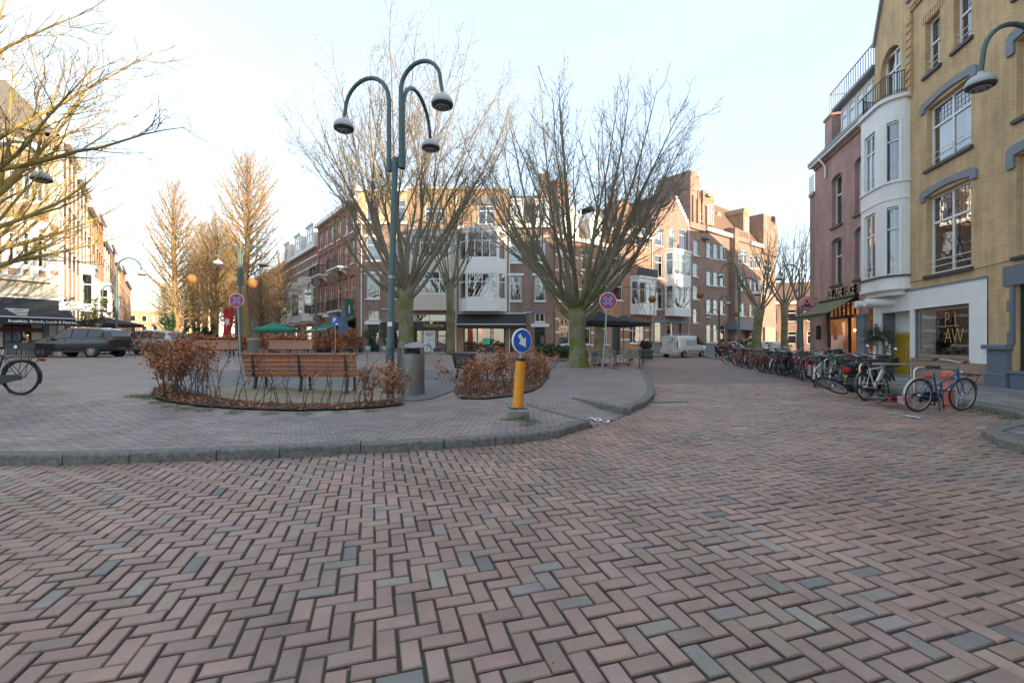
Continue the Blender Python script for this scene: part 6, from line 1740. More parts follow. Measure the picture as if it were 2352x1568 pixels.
# avenue of tall narrow trees
def cone_tree(name, label, loc, seed, H, r, wbase, z0, dens=1.0, group='tall trees along the avenue', bark='bark_red', twig='twig_red', rz=0):
    rg = np.random.RandomState(seed)
    n = 14; z = np.linspace(0, H, n); tp = np.stack([np.cumsum(rg.normal(0, .05, n)), np.cumsum(rg.normal(0, .05, n)), z], 1); tp[0, 2] = -.1
    tr = np.maximum(.02, r*(1-np.linspace(0, 1, n))**.8); tr[0] *= 1.35
    trunk = (tp, tr)
    limbs = []
    N = int(82*dens)
    for i in range(N):
        t = (z0+(H-z0)*(i/N)**.95)/H
        b, d, rr = at(trunk, min(t, .985)); az = i*2.39996+rg.uniform(-.3, .3)
        el = R(30)+R(38)*((t*H-z0)/(H-z0))
        fz = (t*H-z0)/(H-z0); ln = wbase*1.6*(.50+1.1*fz)*(1-fz)**.8*rg.uniform(.75, 1.15)+.4
        limbs.append(grow(rg, b, (math.cos(az)*math.cos(el), math.sin(az)*math.cos(el), math.sin(el)), ln, 7, min(rr*.45, .02+ln*.012), .014, .060, .06))
    subs = branch_out(rg, limbs, .46/dens, (.4, .9), lambda L, t: .35+L*.30*(1.1-t), .6, 4, .05, .12, .12, .010, 14)
    tips = branch_out(rg, subs, .26/dens, (.4, .9), lambda L, t: .2+L*.35*(1.1-t), .7, 2, .05, .12, .15, .0085, 6)
    t = thing(name, label, 'tree', loc, rz, group)
    V, Q = tubes([trunk], 10); npmesh('trunk', V, Q, M[bark], t)
    V, Q = tubes(limbs, 4); npmesh('branches', V, Q, M[bark], t, 'stuff')
    V, Q = tubes(subs+tips, 3); npmesh('crown', V, Q, M[twig], t, 'stuff')
    return t
def put(d, Y, z=None):
    x = (d-CX)/F*Y; return (x, Y, gz(x, Y) if z is None else z)
T1 = cone_tree('avenue_tree', 'narrow orange-lit bare tree at the left front of the avenue', put(404, 44), 3, 16.0, .34, 4.6, 2.6, 1.35)
T2 = cone_tree('avenue_tree', 'tallest bare avenue tree with a thick trunk behind the twin lamp post', put(566, 44), 8, 18.4, .42, 5.4, 6.0, 1.35)
T3 = cone_tree('avenue_tree', 'shorter bare avenue tree just left of the thick trunk', put(497, 54), 17, 15.0, .34, 4.6, 3.0, 1.1)
for k, (d, Y, sc, lb) in enumerate(((640,52,.72,'small bare tree in front of the white bay houses'),(520,62,1.0,'bare avenue tree, third row back, left of the thick trunk'),(470,64,.95,'bare avenue tree seen left of the short one'),(445,72,.95,'bare avenue tree far back near the left street'),(545,74,1.05,'bare avenue tree directly behind the thick trunk'),(490,84,1.05,'bare avenue tree far back in the middle of the avenue'),(425,92,1.0,'slim far avenue tree at the left'),(455,104,1.1,'far avenue tree in the middle distance'),(520,95,1.1,'far avenue tree behind the flag'),(600,66,.85,'bare tree beside the grey stair wall'),(380,110,.9,'farthest small tree along the left street'))):
    c = copy_tree((T3, T1, T2)[k % 3]); c['label'] = lb; c.location = put(d, Y); c.scale = (sc, sc, sc); c.rotation_euler = (0, 0, k*1.3)
# bare trees of the right-hand street
def R_tree(d, Y, seed, H, hb, r, nl, sp, lb, lean=(0,0)):
    x = (d-CX)/F*Y
    return vase_tree('street_tree', lb, (x, Y, .1), seed, H, hb, r, nl, sp, flare=1.2, dens=.62, group='bare trees along the right-hand street', lean=lean)
R_tree(1738, 45, 61, 13.5, 4.6, .42, 9, .75, 'crooked dark bare tree with a forked trunk in front of the school tower', (.3, 0))
R_tree(1802, 44, 66, 14.8, 4.9, .30, 8, .62, 'straight mossy bare tree between the school and the red corner house')
R_tree(1838, 54, 71, 15.5, 6.0, .34, 8, .55, 'bare tree nearest the edge of the red corner house')
# young tree in front of the school
sx = (1493-CX)/F*46
vase_tree('sapling', 'thin young bare tree in front of the bay houses by the van', (sx, 46, .1), 77, 8.5, 3.0, .09, 6, .6, flare=1.2, dens=.6)
# ================================================================== street furniture
def lamp_head(parent, p, tilt=0):
    m = MB(); m.lathe([(.0,.20),(.05,.20),(.055,.14),(.13,.12),(.21,.06),(.255,-.02),(.265,-.10),(.255,-.105)], 22, (0,0,0)); d = m.build('lamp_shade', M['lampgrey'], parent); d.location = p
    m = MB(); m.lathe([(.262,-.10),(.25,-.14),(.20,-.165),(.0,-.17)], 22); m.build('lens', M['lampglass'], d)
    m = MB(); m.lathe([(.17,-.150),(.17,-.185),(.15,-.185),(.15,-.150)], 18); m.lathe([(.09,-.15),(.09,-.20),(.07,-.20),(.07,-.15)], 14); m.build('lens_ring', M['lampgrey'], d)
    return d

def lamp_arm(root, base, az, reach, zp, zh, r=.042, z0=None, name='arm'):
    """swan neck: straight stem, half circle, short drop, dome at the end"""
    u = Vector((az[0], az[1], 0)).normalized(); b = Vector(base); Rr = reach/2
    pts = [b, Vector((b.x, b.y, zp-Rr))]
    for k in range(1, 13):
        a = math.pi*k/12; pts.append(Vector((b.x, b.y, 0))+u*(Rr-Rr*math.cos(a))+Vector((0,0,zp-Rr+Rr*math.sin(a))))
    e = pts[-1]; end = Vector((e.x+u.x*.05, e.y+u.y*.05, zh+.2)); pts.append(end)
    n = len(pts); a = MB().tube(pts, [r*(1-.22*i/n) for i in range(n)], 10).build(name, M['lampgreen'], root)
    lamp_head(a, Vector((end.x, end.y, zh)))
    return a

def lamp_post(label, loc, H, arms, r=.095, lean=(0,0), zc=1.15, group='swan-neck street lamps', collar=True):
    root = thing('street_lamp', label, 'street lamp', loc, 0, group)
    top = Vector((lean[0], lean[1], H))
    f = lambda z: Vector((lean[0]*z/H, lean[1]*z/H, z))
    m = MB(); m.tube([f(-.05), f(.12), f(zc)], [r*1.25, r*1.16, r*1.12], 14); m.build('pole_base', M['lampgreen'], root)
    m = MB(); m.tube([f(zc), f(zc+.06), f(zc+.1), f(H)], [r*1.16, r*1.1, r*.92, r*.78], 14); m.build('pole', M['lampgreen'], root)
    for (dx, dy, az, reach, zp, zh, z0) in arms:
        lamp_arm(root, (top.x+dx, top.y+dy, z0), az, reach, zp, zh, .058)
        if abs(dx)+abs(dy) > .05:
            m = MB(); m.bar((top.x, top.y, z0+.16), (top.x+dx, top.y+dy, z0+.16), .05, .07); m.build('clamp', M['lampgreen'], root)
            m = MB(); m.tube([(top.x+dx, top.y+dy, z0-.02), (top.x+dx, top.y+dy, z0+.3)], .07, 10); m.build('sleeve', M['lampgreen'], root)
    return root
g = G(893, 905)
lp = lamp_post('tall green lamp post with three swan-neck arms beside the grey litter bin', g, 6.05-g[2],
    [(-.17,.06,(-1.30,.55),1.42,8.22-g[2],7.18-g[2],5.75-g[2]),(.15,-.03,(1.0,-.42),1.15,8.30-g[2],7.22-g[2],5.8-g[2]),(.19,.02,(.36,1.6),1.72,8.15-g[2],7.14-g[2],5.8-g[2])], lean=(.16,.0))
m = MB(); f = lambda z: (.16*z/5.85, 0, z)
m.tube([f(2.9),f(2.96)], .092, 14); m.build('steel_band', M['steel'], lp)
m = MB(); m.box((.05,-.098,1.75),(.11,.006,.11)); m.build('sticker', M['white'], lp)
def lp_at(label, d, Y, arms, H, r=.085, z=None, lean=(0,0)):
    x = (d-CX)/F*Y; zz = hfun(x, Y) if z is None else z
    return lamp_post(label, (x, Y, zz), H, arms, r, lean)
lp_at('twin-armed green lamp post behind the round no-stopping sign', 551, 26.5, [(-.10,0,(-1,-.05),1.1,6.55,5.5,4.2),(.12,0,(1,.05),1.15,6.5,5.45,4.2)], 6.3)
lp_at('green lamp post with a low second arm, behind the dark moving car', 268, 31, [(0,0,(1,.1),1.55,6.6,5.6,5.0),(-.1,0,(-.6,-.2),.7,4.7,3.1,3.3)], 5.0)
lp_at('green lamp arm dipping in at the left frame edge under the branches', -24, 14.2, [(0,0,(1,-.05),1.66,7.25,6.15,5.5)], 5.6, lean=(-.0,0))
lr = lamp_post('green lamp arm with grey dome hanging in at the upper right frame edge', (11.75, 10.0, .1), 6.0, [(0,0,(-1,-.12),1.62,8.25,6.95,5.9)])
lp_at('dark green lamp post with high and low arms behind the row of bikes', 1697, 37, [(-.08,0,(-1,0),1.35,7.75,6.75,5.6),(.1,0,(1,.1),1.45,6.6,5.3,3.8)], 5.8, z=.05)
lp_at('slim lamp post with two arms in front of the brick school', 1653, 50, [(.0,0,(1,0),.9,6.4,5.6,4.6),(-.1,0,(-1,0),1.1,4.9,4.0,2.6)], 5.0, r=.07, z=.05)
lp_at('lamp post with one arm bending left, behind the pink round sign', 1836, 37, [(0,0,(-1,.0),1.6,7.6,6.5,6.0)], 6.2, z=.1)
lp_at('lamp post with two arms in front of the bright red side street row', 725, 38, [(0,0,(-1,.3),.7,5.9,5.0,4.6),(.1,0,(1,0),.7,4.2,3.0,2.6)], 4.9, r=.075)

# ---- signs
M['signred'] = plain('sign_red', (.50,.015,.02), .35, var=.03); M['signblue'] = plain('sign_blue', (.02,.12,.50), .35, var=.03)
M['signwhite'] = plain('sign_white', (.80,.80,.78), .4, var=.03)
M['bollard'] = plain('bollard_orange', (.76,.30,.015), .45, var=.2, scale=11, bump=.15, bscale=25)
def disc(m, r0, r1, y, n=36, c=(0,0)):
    """ring or disc facing -y"""
    for k in range(n):
        a, b = 2*math.pi*k/n, 2*math.pi*(k+1)/n
        p = lambda r, t: (c[0]+r*math.cos(t), y, c[1]+r*math.sin(t))
        if r0 <= 0: m._add([p(r1,a), p(r1,b), (c[0],y,c[1])], [(0,1,2)])
        else: m.quad(p(r0,a), p(r0,b), p(r1,b), p(r1,a))
def no_stopping(label, loc, zc, r, yaw, lean, group):
    t = thing('no_stopping_sign', label, 'traffic sign', loc, 0, group)
    m = MB(); m.tube([(0,0,-.05),(lean[0]*.5,lean[1]*.5,zc*.5),(lean[0],lean[1],zc+r*.9)], .032, 10); m.build('pole', M['steel'], t)
    m = MB(); m.tube([(lean[0]*.42,0,zc*.4),(lean[0]*.46,0,zc*.44)], .038, 10); m.build('pole_clamp', M['steel'], t)
    e = bpy.data.objects.new('sign_face', None); COL.objects.link(e); e.parent = t; e.location = (lean[0], lean[1]-.05, zc); e.rotation_euler = (0, R(1.5), yaw)
    m = MB(); m.lathe([(0,.02),(r,.02),(r+.006,.0),(r,-.006),(0,-.006)], 40, axis='Y'); m.build('plate', M['signwhite'], e)
    m = MB(); disc(m, r*.70, r*.955, -.009); m.build('red_ring', M['signred'], e, fix=False)
    m = MB(); disc(m, 0, r*.70, -.0085); m.build('blue_field', M['signblue'], e, fix=False)
    for a in (R(45), R(-45)):
        c, s_ = math.cos(a), math.sin(a); 
        for w_, y_, mt in ((r*.13,-.0105,'signwhite'),(r*.09,-.0125,'signred')):
            m = MB(); L = r*.70; y_ -= .0006*(a > 0); m.quad(*[(x*c-z*s_, y_, x*s_+z*c) for x, z in ((-L,-w_),(L,-w_),(L,w_),(-L,w_))]); m.build('cross_bar', M[mt], e, fix=False)
    return t
g = G(1383, 862); no_stopping('round blue no-stopping sign with red cross beside the big tree terrace', g, 3.02-g[2], .325, R(-5), (.22,.0), 'round no-stopping signs')
x = (548-CX)/F*20.5; no_stopping('round no-stopping sign on a leaning pole beside the far bench', (x+.10, 20.5, hfun(x, 20.5)), 3.3-hfun(x,20.5), .305, R(8), (-.16,0), 'round no-stopping signs')

# keep-right bollard
g = G(1189, 961)
bo = thing('keep_right_bollard', 'orange bollard with a round blue arrow sign on a mossy concrete block', 'bollard', g, R(8))
m = MB(); m.cbox((0,0,.085),(.36,.34,.19),.03); m.build('concrete_block', barkmat('mossy_concrete', (.24,.23,.20), (.32,.31,.28), (.06,.085,.012), 1.0, -.3, .55), bo)
m = MB(); m.lathe([(0,.18),(.14,.18),(.14,.195),(0,.195)], 20); m.box((0,0,.186),(.30,.28,.012)); m.build('foot_plate', M['iron'], bo)
for a in range(4): m = MB(); m.lathe([(0,.03),(.014,.03),(.016,0)], 8, (.11*(1 if a % 2 else -1), .10*(1 if a > 1 else -1), .192)); m.build('bolt', M['steel'], bo)
lx_ = lambda z: .065*(z-.19)
m = MB(); m.tube([(lx_(z),0,z) for z in (.195,.25,.6,1.0)], [.094,.092,.090,.088], 22); m.build('column', M['bollard'], bo)
m = MB(); m.tube([(lx_(1.0),0,1.0),(lx_(1.045),0,1.045)], .096, 22); m.build('collar', M['black'], bo)
m = MB(); m.tube([(lx_(1.045),0,1.045),(lx_(1.17),0,1.17)], .030, 12); m.build('neck', M['steel'], bo)
e = bpy.data.objects.new('arrow_sign', None); COL.objects.link(e); e.parent = bo; e.location = (lx_(1.33),-.02,1.345); e.rotation_euler = (0, R(4), R(30))
rr = .210
m = MB(); m.lathe([(0,.025),(rr,.025),(rr+.008,.0),(rr,-.01),(0,-.01)], 40, axis='Y'); m.build('plate', M['signwhite'], e)
m = MB(); disc(m, 0, rr*.93, -.013); m.build('blue_field', M['signblue'], e, fix=False)
m = MB(); c = math.cos(R(-52)); s_ = math.sin(R(-52))
arrow = [(-.125,-.036),(-.01,-.036),(-.01,-.098),(.145,0),(-.01,.098),(-.01,.036),(-.125,.036)]
m._add([(x*c-z*s_-.008, -.0165, x*s_+z*c+.005) for x, z in arrow], [tuple(range(7))]); m.build('arrow', M['signwhite'], e, fix=False)

# ---- litter bins
M['binmetal'] = plain('brushed_bin_metal', (.255,.245,.225), .42, metal=.55, var=.08, scale=3)
g = G(947, 905)
bn = thing('litter_bin', 'big grey metal litter bin with a hooded opening beside the three-armed lamp', 'litter bin', g, R(-14))
m = MB(); n_ = 26
def oval(rx, ry): return [(rx*math.cos(2*math.pi*k/n_), ry*math.sin(2*math.pi*k/n_)) for k in range(n_)]
prof = [(.30,.30,.0),(.31,.30,.03),(.305,.295,1.02)]
vs = []; 
for rx, ry, z in prof: vs += [(x, y, z) for x, y in oval(rx, ry)]
m._add(vs, [(i*n_+k, i*n_+(k+1) % n_, (i+1)*n_+(k+1) % n_, (i+1)*n_+k) for i in range(2) for k in range(n_)], 0, True); m._add(vs[:n_], [tuple(range(n_))])
m.build('body', M['binmetal'], bn)
# hood: half shell at the back and sides, open to the front, sloping lid
m = MB(); hv = []; K = 17
for k in range(K):
    a = R(-28)+R(236)*k/(K-1); hv.append((.305*math.cos(a), .295*math.sin(a)))
top = [1.18+.14*max(0, math.sin(R(-28)+R(236)*k/(K-1))) for k in range(K)]
vs = [(x, y, 1.02) for x, y in hv]+[(x*.97, y*.97, t) for (x, y), t in zip(hv, top)]
m._add(vs, [(k, k+1, K+k+1, K+k) for k in range(K-1)], 0, True); m._add([(x*.97, y*.97, t) for (x, y), t in zip(hv, top)]+[(-.1,-.24,1.17),(.1,-.24,1.17)][::1], [tuple(range(K+2))]); m.build('hood', M['binmetal'], bn)
m = MB(); m.lathe([(.0,.93),(.26,.93),(.285,1.015)], 22, sy=.96); m.build('opening', M['black'], bn)
m = MB(); m.quad((-.15,-.20,1.0),(.2,-.22,1.0),(.14,.1,1.1),(-.2,.1,1.1)); m.build('flap', M['steel'], bn)
for z in (.03, .86): 
    m = MB(); vs = [(x*1.012, y*1.012, zz) for zz in (z, z+.012) for x, y in oval(.305, .297)]
    m._add(vs, [(k, (k+1) % n_, n_+(k+1) % n_, n_+k) for k in range(n_)], 0, True); m.build('seam', M['stone_dark'], bn)
m = MB(); 
for k in range(4): m.box((.02,-.302,.66-k*.045),(.022,.004,.030))
m.build('pressed_letters', M['steel'], bn)
m = MB(); m.tube([(-.27,.05,.02),(-.27,.05,1.2)], .16, 16); m.build('side_column', M['binmetal'], bn)
g = G(581, 820)
fb = thing('litter_bin', 'small round grey litter bin between the two far benches', 'litter bin', g)
m = MB(); m.lathe([(.22,0),(.225,.04),(.235,.72),(.245,.74),(.245,.82),(.225,.86),(.205,.84),(.2,.74),(.0,.6)], 22); m.build('body', M['binmetal'], fb)
m = MB(); m.lathe([(.205,.80),(.20,.70),(0,.68)], 20); m.build('opening', M['black'], fb)
fb.scale = (1.35,1.35,1.3)

# ---- benches: slats, end frames
M['benchwood'] = plain('bench_hardwood', (.40,.145,.062), .55, var=.25, scale=9, bump=.2, bscale=60)
M['benchpale'] = plain('weathered_bench_wood', (.42,.22,.14), .65, var=.22, scale=9, bump=.2, bscale=60)
M['benchdark'] = plain('dark_bench_slats', (.040,.042,.042), .55, var=.2, scale=9)
M['castiron'] = plain('dark_cast_iron', (.035,.036,.036), .5, var=.15, scale=8)
def bench(label, loc, yaw, L, wood, iron='castiron', nback=5, group='park benches around the seating patch', frames=3, k=1.0):
    t = thing('park_bench', label, 'bench', loc, yaw, group)
    for i in range(nback):
        z = .42+.105*i; y = .10-.10*i/(nback-1)*1.2
        m = MB(); m.box((0, y, z), (L, .032, .088), rx=R(14)); m.build('back_slat', M[wood], t)
    m = MB(); m.box((0,-.035,.42+.105*nback-.02), (L+.06, .125, .045), rx=R(-12)); m.build('top_rail', M[wood], t)
    for i in range(5):
        m = MB(); m.box((.03, .17+.095*i, .435+.012*(i-2)*(i > 2)), (L+.04, .080, .034)); m.build('seat_slat', M[wood], t)
    for i in range(frames):
        x = -L/2+.25+(L-.5)*i/(frames-1)
        m = MB(); m.bar((x,.04,.0),(x,.13,.42),.05,.075); m.bar((x,.02,.38),(x,-.035,.93),.045,.05); m.bar((x,.10,.405),(x,.60,.405),.05,.03); m.bar((x,.55,0),(x,.52,.41),.045,.05); m.box((x,.06,.012),(.08,.22,.024)); m.box((x,.55,.012),(.08,.14,.024))
        m.build('frame_leg', M[iron], t)
    return t
g = G(687, 902)
bench('long orange-brown slatted bench seen from behind, through bare hedge stems', g, R(-3), 2.78, 'benchwood')
g = G(668, 818); bench('pale wooden bench facing the square, right of the small round bin', (g[0], g[1], g[2]), R(180), 2.7, 'benchpale')
g = G(492, 819); bench('pale wooden bench facing the square, left of the leaning sign pole', (g[0], g[1], g[2]), R(190), 2.7, 'benchpale')
g = G(1064, 874); bench('dark slatted bench half hidden by the brown hedge beside the bollard', g, R(-62), 2.1, 'benchdark', frames=2)

# ---- hedges of beech with dry leaves
M['stem'] = plain('hedge_stem', (.115,.09,.065), .9, var=.3, scale=20)
M['leaf'] = tintmat('dry_beech_leaf', .75, 30, .15, .1)
M['greenleaf'] = tintmat('evergreen_leaf', .5, 30, .15, .1)
def leaves(cen, size, rg, cols, flat=.0):
    N = len(cen)
    a = rg.normal(0, 1, (N, 3)); a[:, 2] *= (1-flat); a /= np.linalg.norm(a, axis=1, keepdims=True)
    b = rg.normal(0, 1, (N, 3)); b[:, 2] *= (1-flat); b -= a*(a*b).sum(1, keepdims=True); b /= np.linalg.norm(b, axis=1, keepdims=True)
    s = size*rg.uniform(.7, 1.35, (N, 1)); n = np.cross(a, b)
    V = np.stack([cen-a*s, cen-b*s*.55+n*s*.2, cen+a*s, cen+b*s*.55+n*s*.2], 1).reshape(-1, 3)
    Q = np.arange(4*N).reshape(N, 4)
    c = np.array(cols)[rg.randint(0, len(cols), N)]*(1+rg.normal(0, .14, (N, 1)))
    return V, Q, np.repeat(np.clip(c, .01, .8), 4, 0)
BEECH = [(.44,.17,.07),(.35,.125,.055),(.52,.24,.11),(.28,.11,.06),(.48,.185,.07),(.40,.20,.11)]
GREEN = [(.035,.075,.018),(.05,.10,.02),(.08,.12,.03),(.03,.06,.02)]
def shrub(name, label, cat, loc, fx, fy, z0, z1, nst, nl, seed, cols=BEECH, size=.036, group=None, leafz=.35, mat='leaf', stem_r=.011, clump=.16, yaw=0):
    rg = np.random.RandomState(seed); t = thing(name, label, cat, loc, yaw, group)
    polys = []; tips = []
    for k in range(nst):
        x, y = rg.uniform(-fx, fx)*.9, rg.uniform(-fy, fy)*.9
        h = z1*rg.uniform(.7, 1.0)
        p = grow(rg, (x, y, -.03), (rg.normal(0,.18), rg.normal(0,.18), 1), h, 9, stem_r*rg.uniform(.8, 1.5), .004, .03, .13); polys.append(p)
    sub = branch_out(rg, polys, .13, (.5, 1.1), lambda L, tt: .16+.30*(1.1-tt), .6, 4, .06, .16, .25, .0035, 9)
    V, Q = tubes(polys, 5); npmesh('stems', V, Q, M['stem'], t, 'stuff'); V, Q = tubes(sub, 3); npmesh('twigs', V, Q, M['stem'], t, 'stuff')
    if nl:
        allp = np.concatenate([p for p, _ in sub]+[p[4:] for p, _ in polys]); w = np.clip((allp[:, 2]-z0)/(z1-z0), 0, 1)
        allp = allp[w > leafz*.5*rg.rand(len(w))+.001]
        cc = allp[rg.randint(0, len(allp), nl)]+rg.normal(0, clump*.4, (nl, 3))
        cc = cc[cc[:, 2] > .02]
        V, Q, C_ = leaves(cc, size, rg, cols); npmesh('leaves', V, Q, M[mat], t, 'stuff', False, C_)
    return t
def hedge_at(label, d, y, fx, fy, h, nst, nl, seed, size=.036, yaw=0, leafz=.35, z0=.1, clump=.16):
    g = G(d, y); return shrub('beech_shrub', label, 'shrub', (g[0], g[1], g[2]+.03), fx, fy, z0, h, nst, nl, seed, size=size, group='brown-leaved beech shrubs', leafz=leafz, clump=clump, yaw=yaw)
hedge_at('dense beech shrub with rust-brown leaves at the left end of the bed', 404, 912, .27, .28, 1.30, 18, 2500, 1, size=.032, leafz=.9, z0=.30)
hedge_at('thinner beech shrub with leaves, right beside the dense left one', 448, 918, .20, .24, 1.26, 10, 620, 2, size=.032, leafz=.8, z0=.35)
hedge_at('sparse leafy beech stems right in front of the lamp post', 898, 929, .30, .18, .95, 8, 260, 3, size=.042)
hedge_at('sparse leafy beech stems left of the lamp post', 850, 934, .22, .16, .88, 5, 200, 4, size=.042)
hedge_at('brown beech shrub in front of the dark bench', 1078, 906, .26, .26, 1.05, 11, 950, 5, size=.038, leafz=.6)
hedge_at('brown beech shrub directly left of the orange bollard', 1150, 897, .30, .30, 1.30, 13, 1000, 6, size=.038, leafz=.6)
hedge_at('brown beech shrub behind the orange bollard', 1222, 882, .32, .40, 1.16, 14, 1050, 7, size=.038, leafz=.6)
hedge_at('thin beech shrub with twisted bare stems right of the bollard', 1246, 868, .3, .5, .95, 12, 420, 8, size=.036)
for i, (d, y, fx, lb) in enumerate(((470,813,1.5,'far brown hedge behind the left pale bench'),(560,812,1.3,'far brown hedge behind the small round bin'),(632,812,1.3,'far brown hedge left behind the right pale bench'),(705,812,1.4,'far brown hedge right behind the right pale bench'),(775,814,1.6,'far rounded brown hedge beside the closed blue parasol'),(415,813,1.1,'far brown hedge seen behind the dense left shrub'))):
    hedge_at(lb, d, y, fx, .4, 1.5 if i != 4 else 1.75, 22, 4200, 20+i, size=.06, leafz=.5)
# bare stems along the front of the bed, each a plant of its own
rg = np.random.RandomState(5)
ordw = ('first','second','third','fourth','fifth','sixth','seventh','eighth','ninth','tenth','eleventh','twelfth','thirteenth','fourteenth','fifteenth','sixteenth','seventeenth','eighteenth','nineteenth','twentieth','last')
ds = [486,500,514,528,548,566,585,603,622,641,660,678,697,716,735,752,771,790,808,827,845]
for i, d in enumerate(ds):
    g = G(d+rg.uniform(-4,4), 934+5*math.sin((d-480)/370*math.pi)+rg.uniform(-4,3))
    t = thing('bare_stem', ordw[i]+' thin '+('forked ' if i % 3 == 0 else '')+'stem from the left in the bare hedge before the bench', 'shrub', (g[0], g[1], g[2]+.02), 0, 'bare hedge stems in front of the bench')
    polys = []
    for q in range(1 if i % 3 else 2):
        polys.append(grow(rg, (q*.03,0,-.03), (rg.normal(0,.14), rg.normal(0,.14), 1), rg.uniform(.8, 1.35), 11, rg.uniform(.009,.013), .004, .05, .16))
    sub = branch_out(rg, polys, .15, (.5, 1.0), lambda L, tt: .10+.20*(1.1-tt), .6, 4, .10, .14, .3, .0036, 7)
    sub += branch_out(rg, sub, .12, (.5, 1.1), lambda L, tt: .06+.2*L, .7, 3, .05, .15, .3, .003, 3)
    V, Q = tubes(polys, 5); npmesh('stem', V, Q, M['stem'], t); V, Q = tubes(sub, 3); npmesh('twigs', V, Q, M['stem'], t, 'stuff')
    if i % 4 == 0:
        pp = np.concatenate([p for p, _ in sub]); V, Q, C_ = leaves(pp[rg.randint(0, len(pp), 22)], .036, rg, BEECH); npmesh('leaves', V, Q, M['leaf'], t, 'stuff', False, C_)
# green shrubs left of the big tree, and planter bush
g = G(1268, 826); shrub('evergreen_shrub', 'low green rhododendron shrub left of the thick trunk', 'shrub', g, .9, .6, .1, 1.0, 16, 2600, 40, GREEN, .06, leafz=.3, mat='greenleaf')
g = G(1300, 828); shrub('evergreen_shrub', 'low green shrub touching the thick trunk', 'shrub', g, .5, .5, .1, .85, 12, 1500, 41, GREEN, .06, leafz=.3, mat='greenleaf')

# leaf litter, grass tufts: nobody could count these
def litter(name, poly, n, seed, cols=BEECH, size=.035, dz=.045):
    rg = np.random.RandomState(seed); xs = [p[0] for p in poly]; ys = [p[1] for p in poly]; P_ = []
    while len(P_) < n:
        q = np.stack([rg.uniform(min(xs), max(xs), n*3), rg.uniform(min(ys), max(ys), n*3)], 1); P_ += [tuple(r_) for r_ in q[in_poly(q, poly)]]
    P_ = np.array(P_[:n]); Z = np.array([hfun(x, y) for x, y in P_])+dz+rg.uniform(0, .03, n)
    V, Q, C_ = leaves(np.column_stack([P_, Z]), size, rg, cols, flat=.75)
    o = npmesh(name, V, Q, M['leaf'], None, 'stuff', False, C_); tag(o, 'dry brown beech leaves lying on the '+('left' if seed == 1 else 'right')+' planting bed soil', 'leaf litter'); return o
litter('fallen_leaves', bedA, 1500, 1, BEECH+[(.12,.08,.05),(.18,.12,.07)]); litter('fallen_leaves', bedB, 2200, 2, BEECH+[(.16,.09,.05)])
def grass(label, spots, n, seed, h=.05, zf=hfun):
    rg = np.random.RandomState(seed); V = []; Q = []
    for k in range(n):
        cx_, cy_, r_ = spots[rg.randint(len(spots))]
        a = rg.rand()*6.28; q = r_*math.sqrt(rg.rand()); x, y = cx_+q*math.cos(a), cy_+q*math.sin(a); z = zf(x, y)
        d = rg.normal(0, .35, 2)*h; hh = h*rg.uniform(.4, 1.2); w = .003; u = rg.rand()*6.28; o = len(V)
        V += [(x-w*math.cos(u), y-w*math.sin(u), z), (x+w*math.cos(u), y+w*math.sin(u), z), (x+d[0], y+d[1], z+hh)]; Q.append((o, o+1, o+2))
    c = np.tile(np.array([.10,.15,.03]), (len(V), 1))*(1+np.repeat(rg.normal(0, .25, (len(V)//3, 1)), 3, 0))
    o = npmesh('grass', V, np.array(Q), M['greenleaf'], None, 'stuff', False, np.clip(c, .01, .4)); tag(o, label, 'grass'); return o
gpt = lambda d, y, r: (*G(d, y)[:2], r)
grass('thin green grass along the front edge of the planting bed', [gpt(d, y, .16) for d, y in ((335,912),(345,916),(362,926),(390,934),(425,941),(470,944),(540,949),(620,951),(700,952),(780,949),(850,945))]+[gpt(325,911,.3)]*3, 2600, 3)
grass('moss and grass round the foot of the orange bollard', [gpt(d, y, .12) for d, y in ((1175,966),(1205,970),(1222,968),(1160,965),(1230,972),(1210,978))], 900, 4, .035)
kc = lambda y, o=0: (kerb_x(y)-.06+o, y, .10)
grass('weeds in the kerb gutter under the blue bicycle', [kc(y, q) for y in (8.6,9,9.4,9.8,10.2,11) for q in (0,-.25)]+[(9.3,9.2,.3)], 1300, 6, .05, lambda x, y: .0)
grass('strip of grass at the foot of the right-hand house fronts', [(row_x(y)-.08, y, .12) for y in np.arange(11.2, 15.5, .3)], 1600, 7, .04, lambda x, y: .115)
# ================================================================== bicycles
BC = {}
M['tyre'] = plain('tyre_rubber', (.022,.022,.023), .8, var=.15)
M['rim'] = plain('alloy_rim', (.42,.42,.42), .32, metal=.8, var=.05)
M['chrome'] = plain('bright_metal', (.55,.55,.55), .25, metal=.9, var=.05)
M['saddle'] = plain('black_saddle', (.022,.021,.02), .55, var=.1)
M['redlight'] = plain('red_lens', (.45,.01,.015), .25, var=0)
M['crate_black'] = plain('black_plastic', (.020,.022,.024), .45, var=.1)
COLS = {'blue':(.035,.075,.20),'black':(.018,.02,.022),'white':(.55,.56,.53),'red':(.36,.03,.03),'green':(.03,.12,.08),'mint':(.30,.44,.40),'grey':(.20,.21,.22),'pink':(.55,.24,.30),'cream':(.50,.46,.34),'navy':(.02,.03,.07),'teal':(.04,.20,.22),'orange':(.50,.14,.03),'yellow':(.55,.45,.05),'brown':(.12,.07,.04)}
PM = {k: plain('bicycle_paint_'+k, v, .32, var=.06, coat=.3) for k, v in COLS.items()}
WR = .345
def cached(key, fn):
    if key not in BC: BC[key] = fn().mesh(key)
    return BC[key]
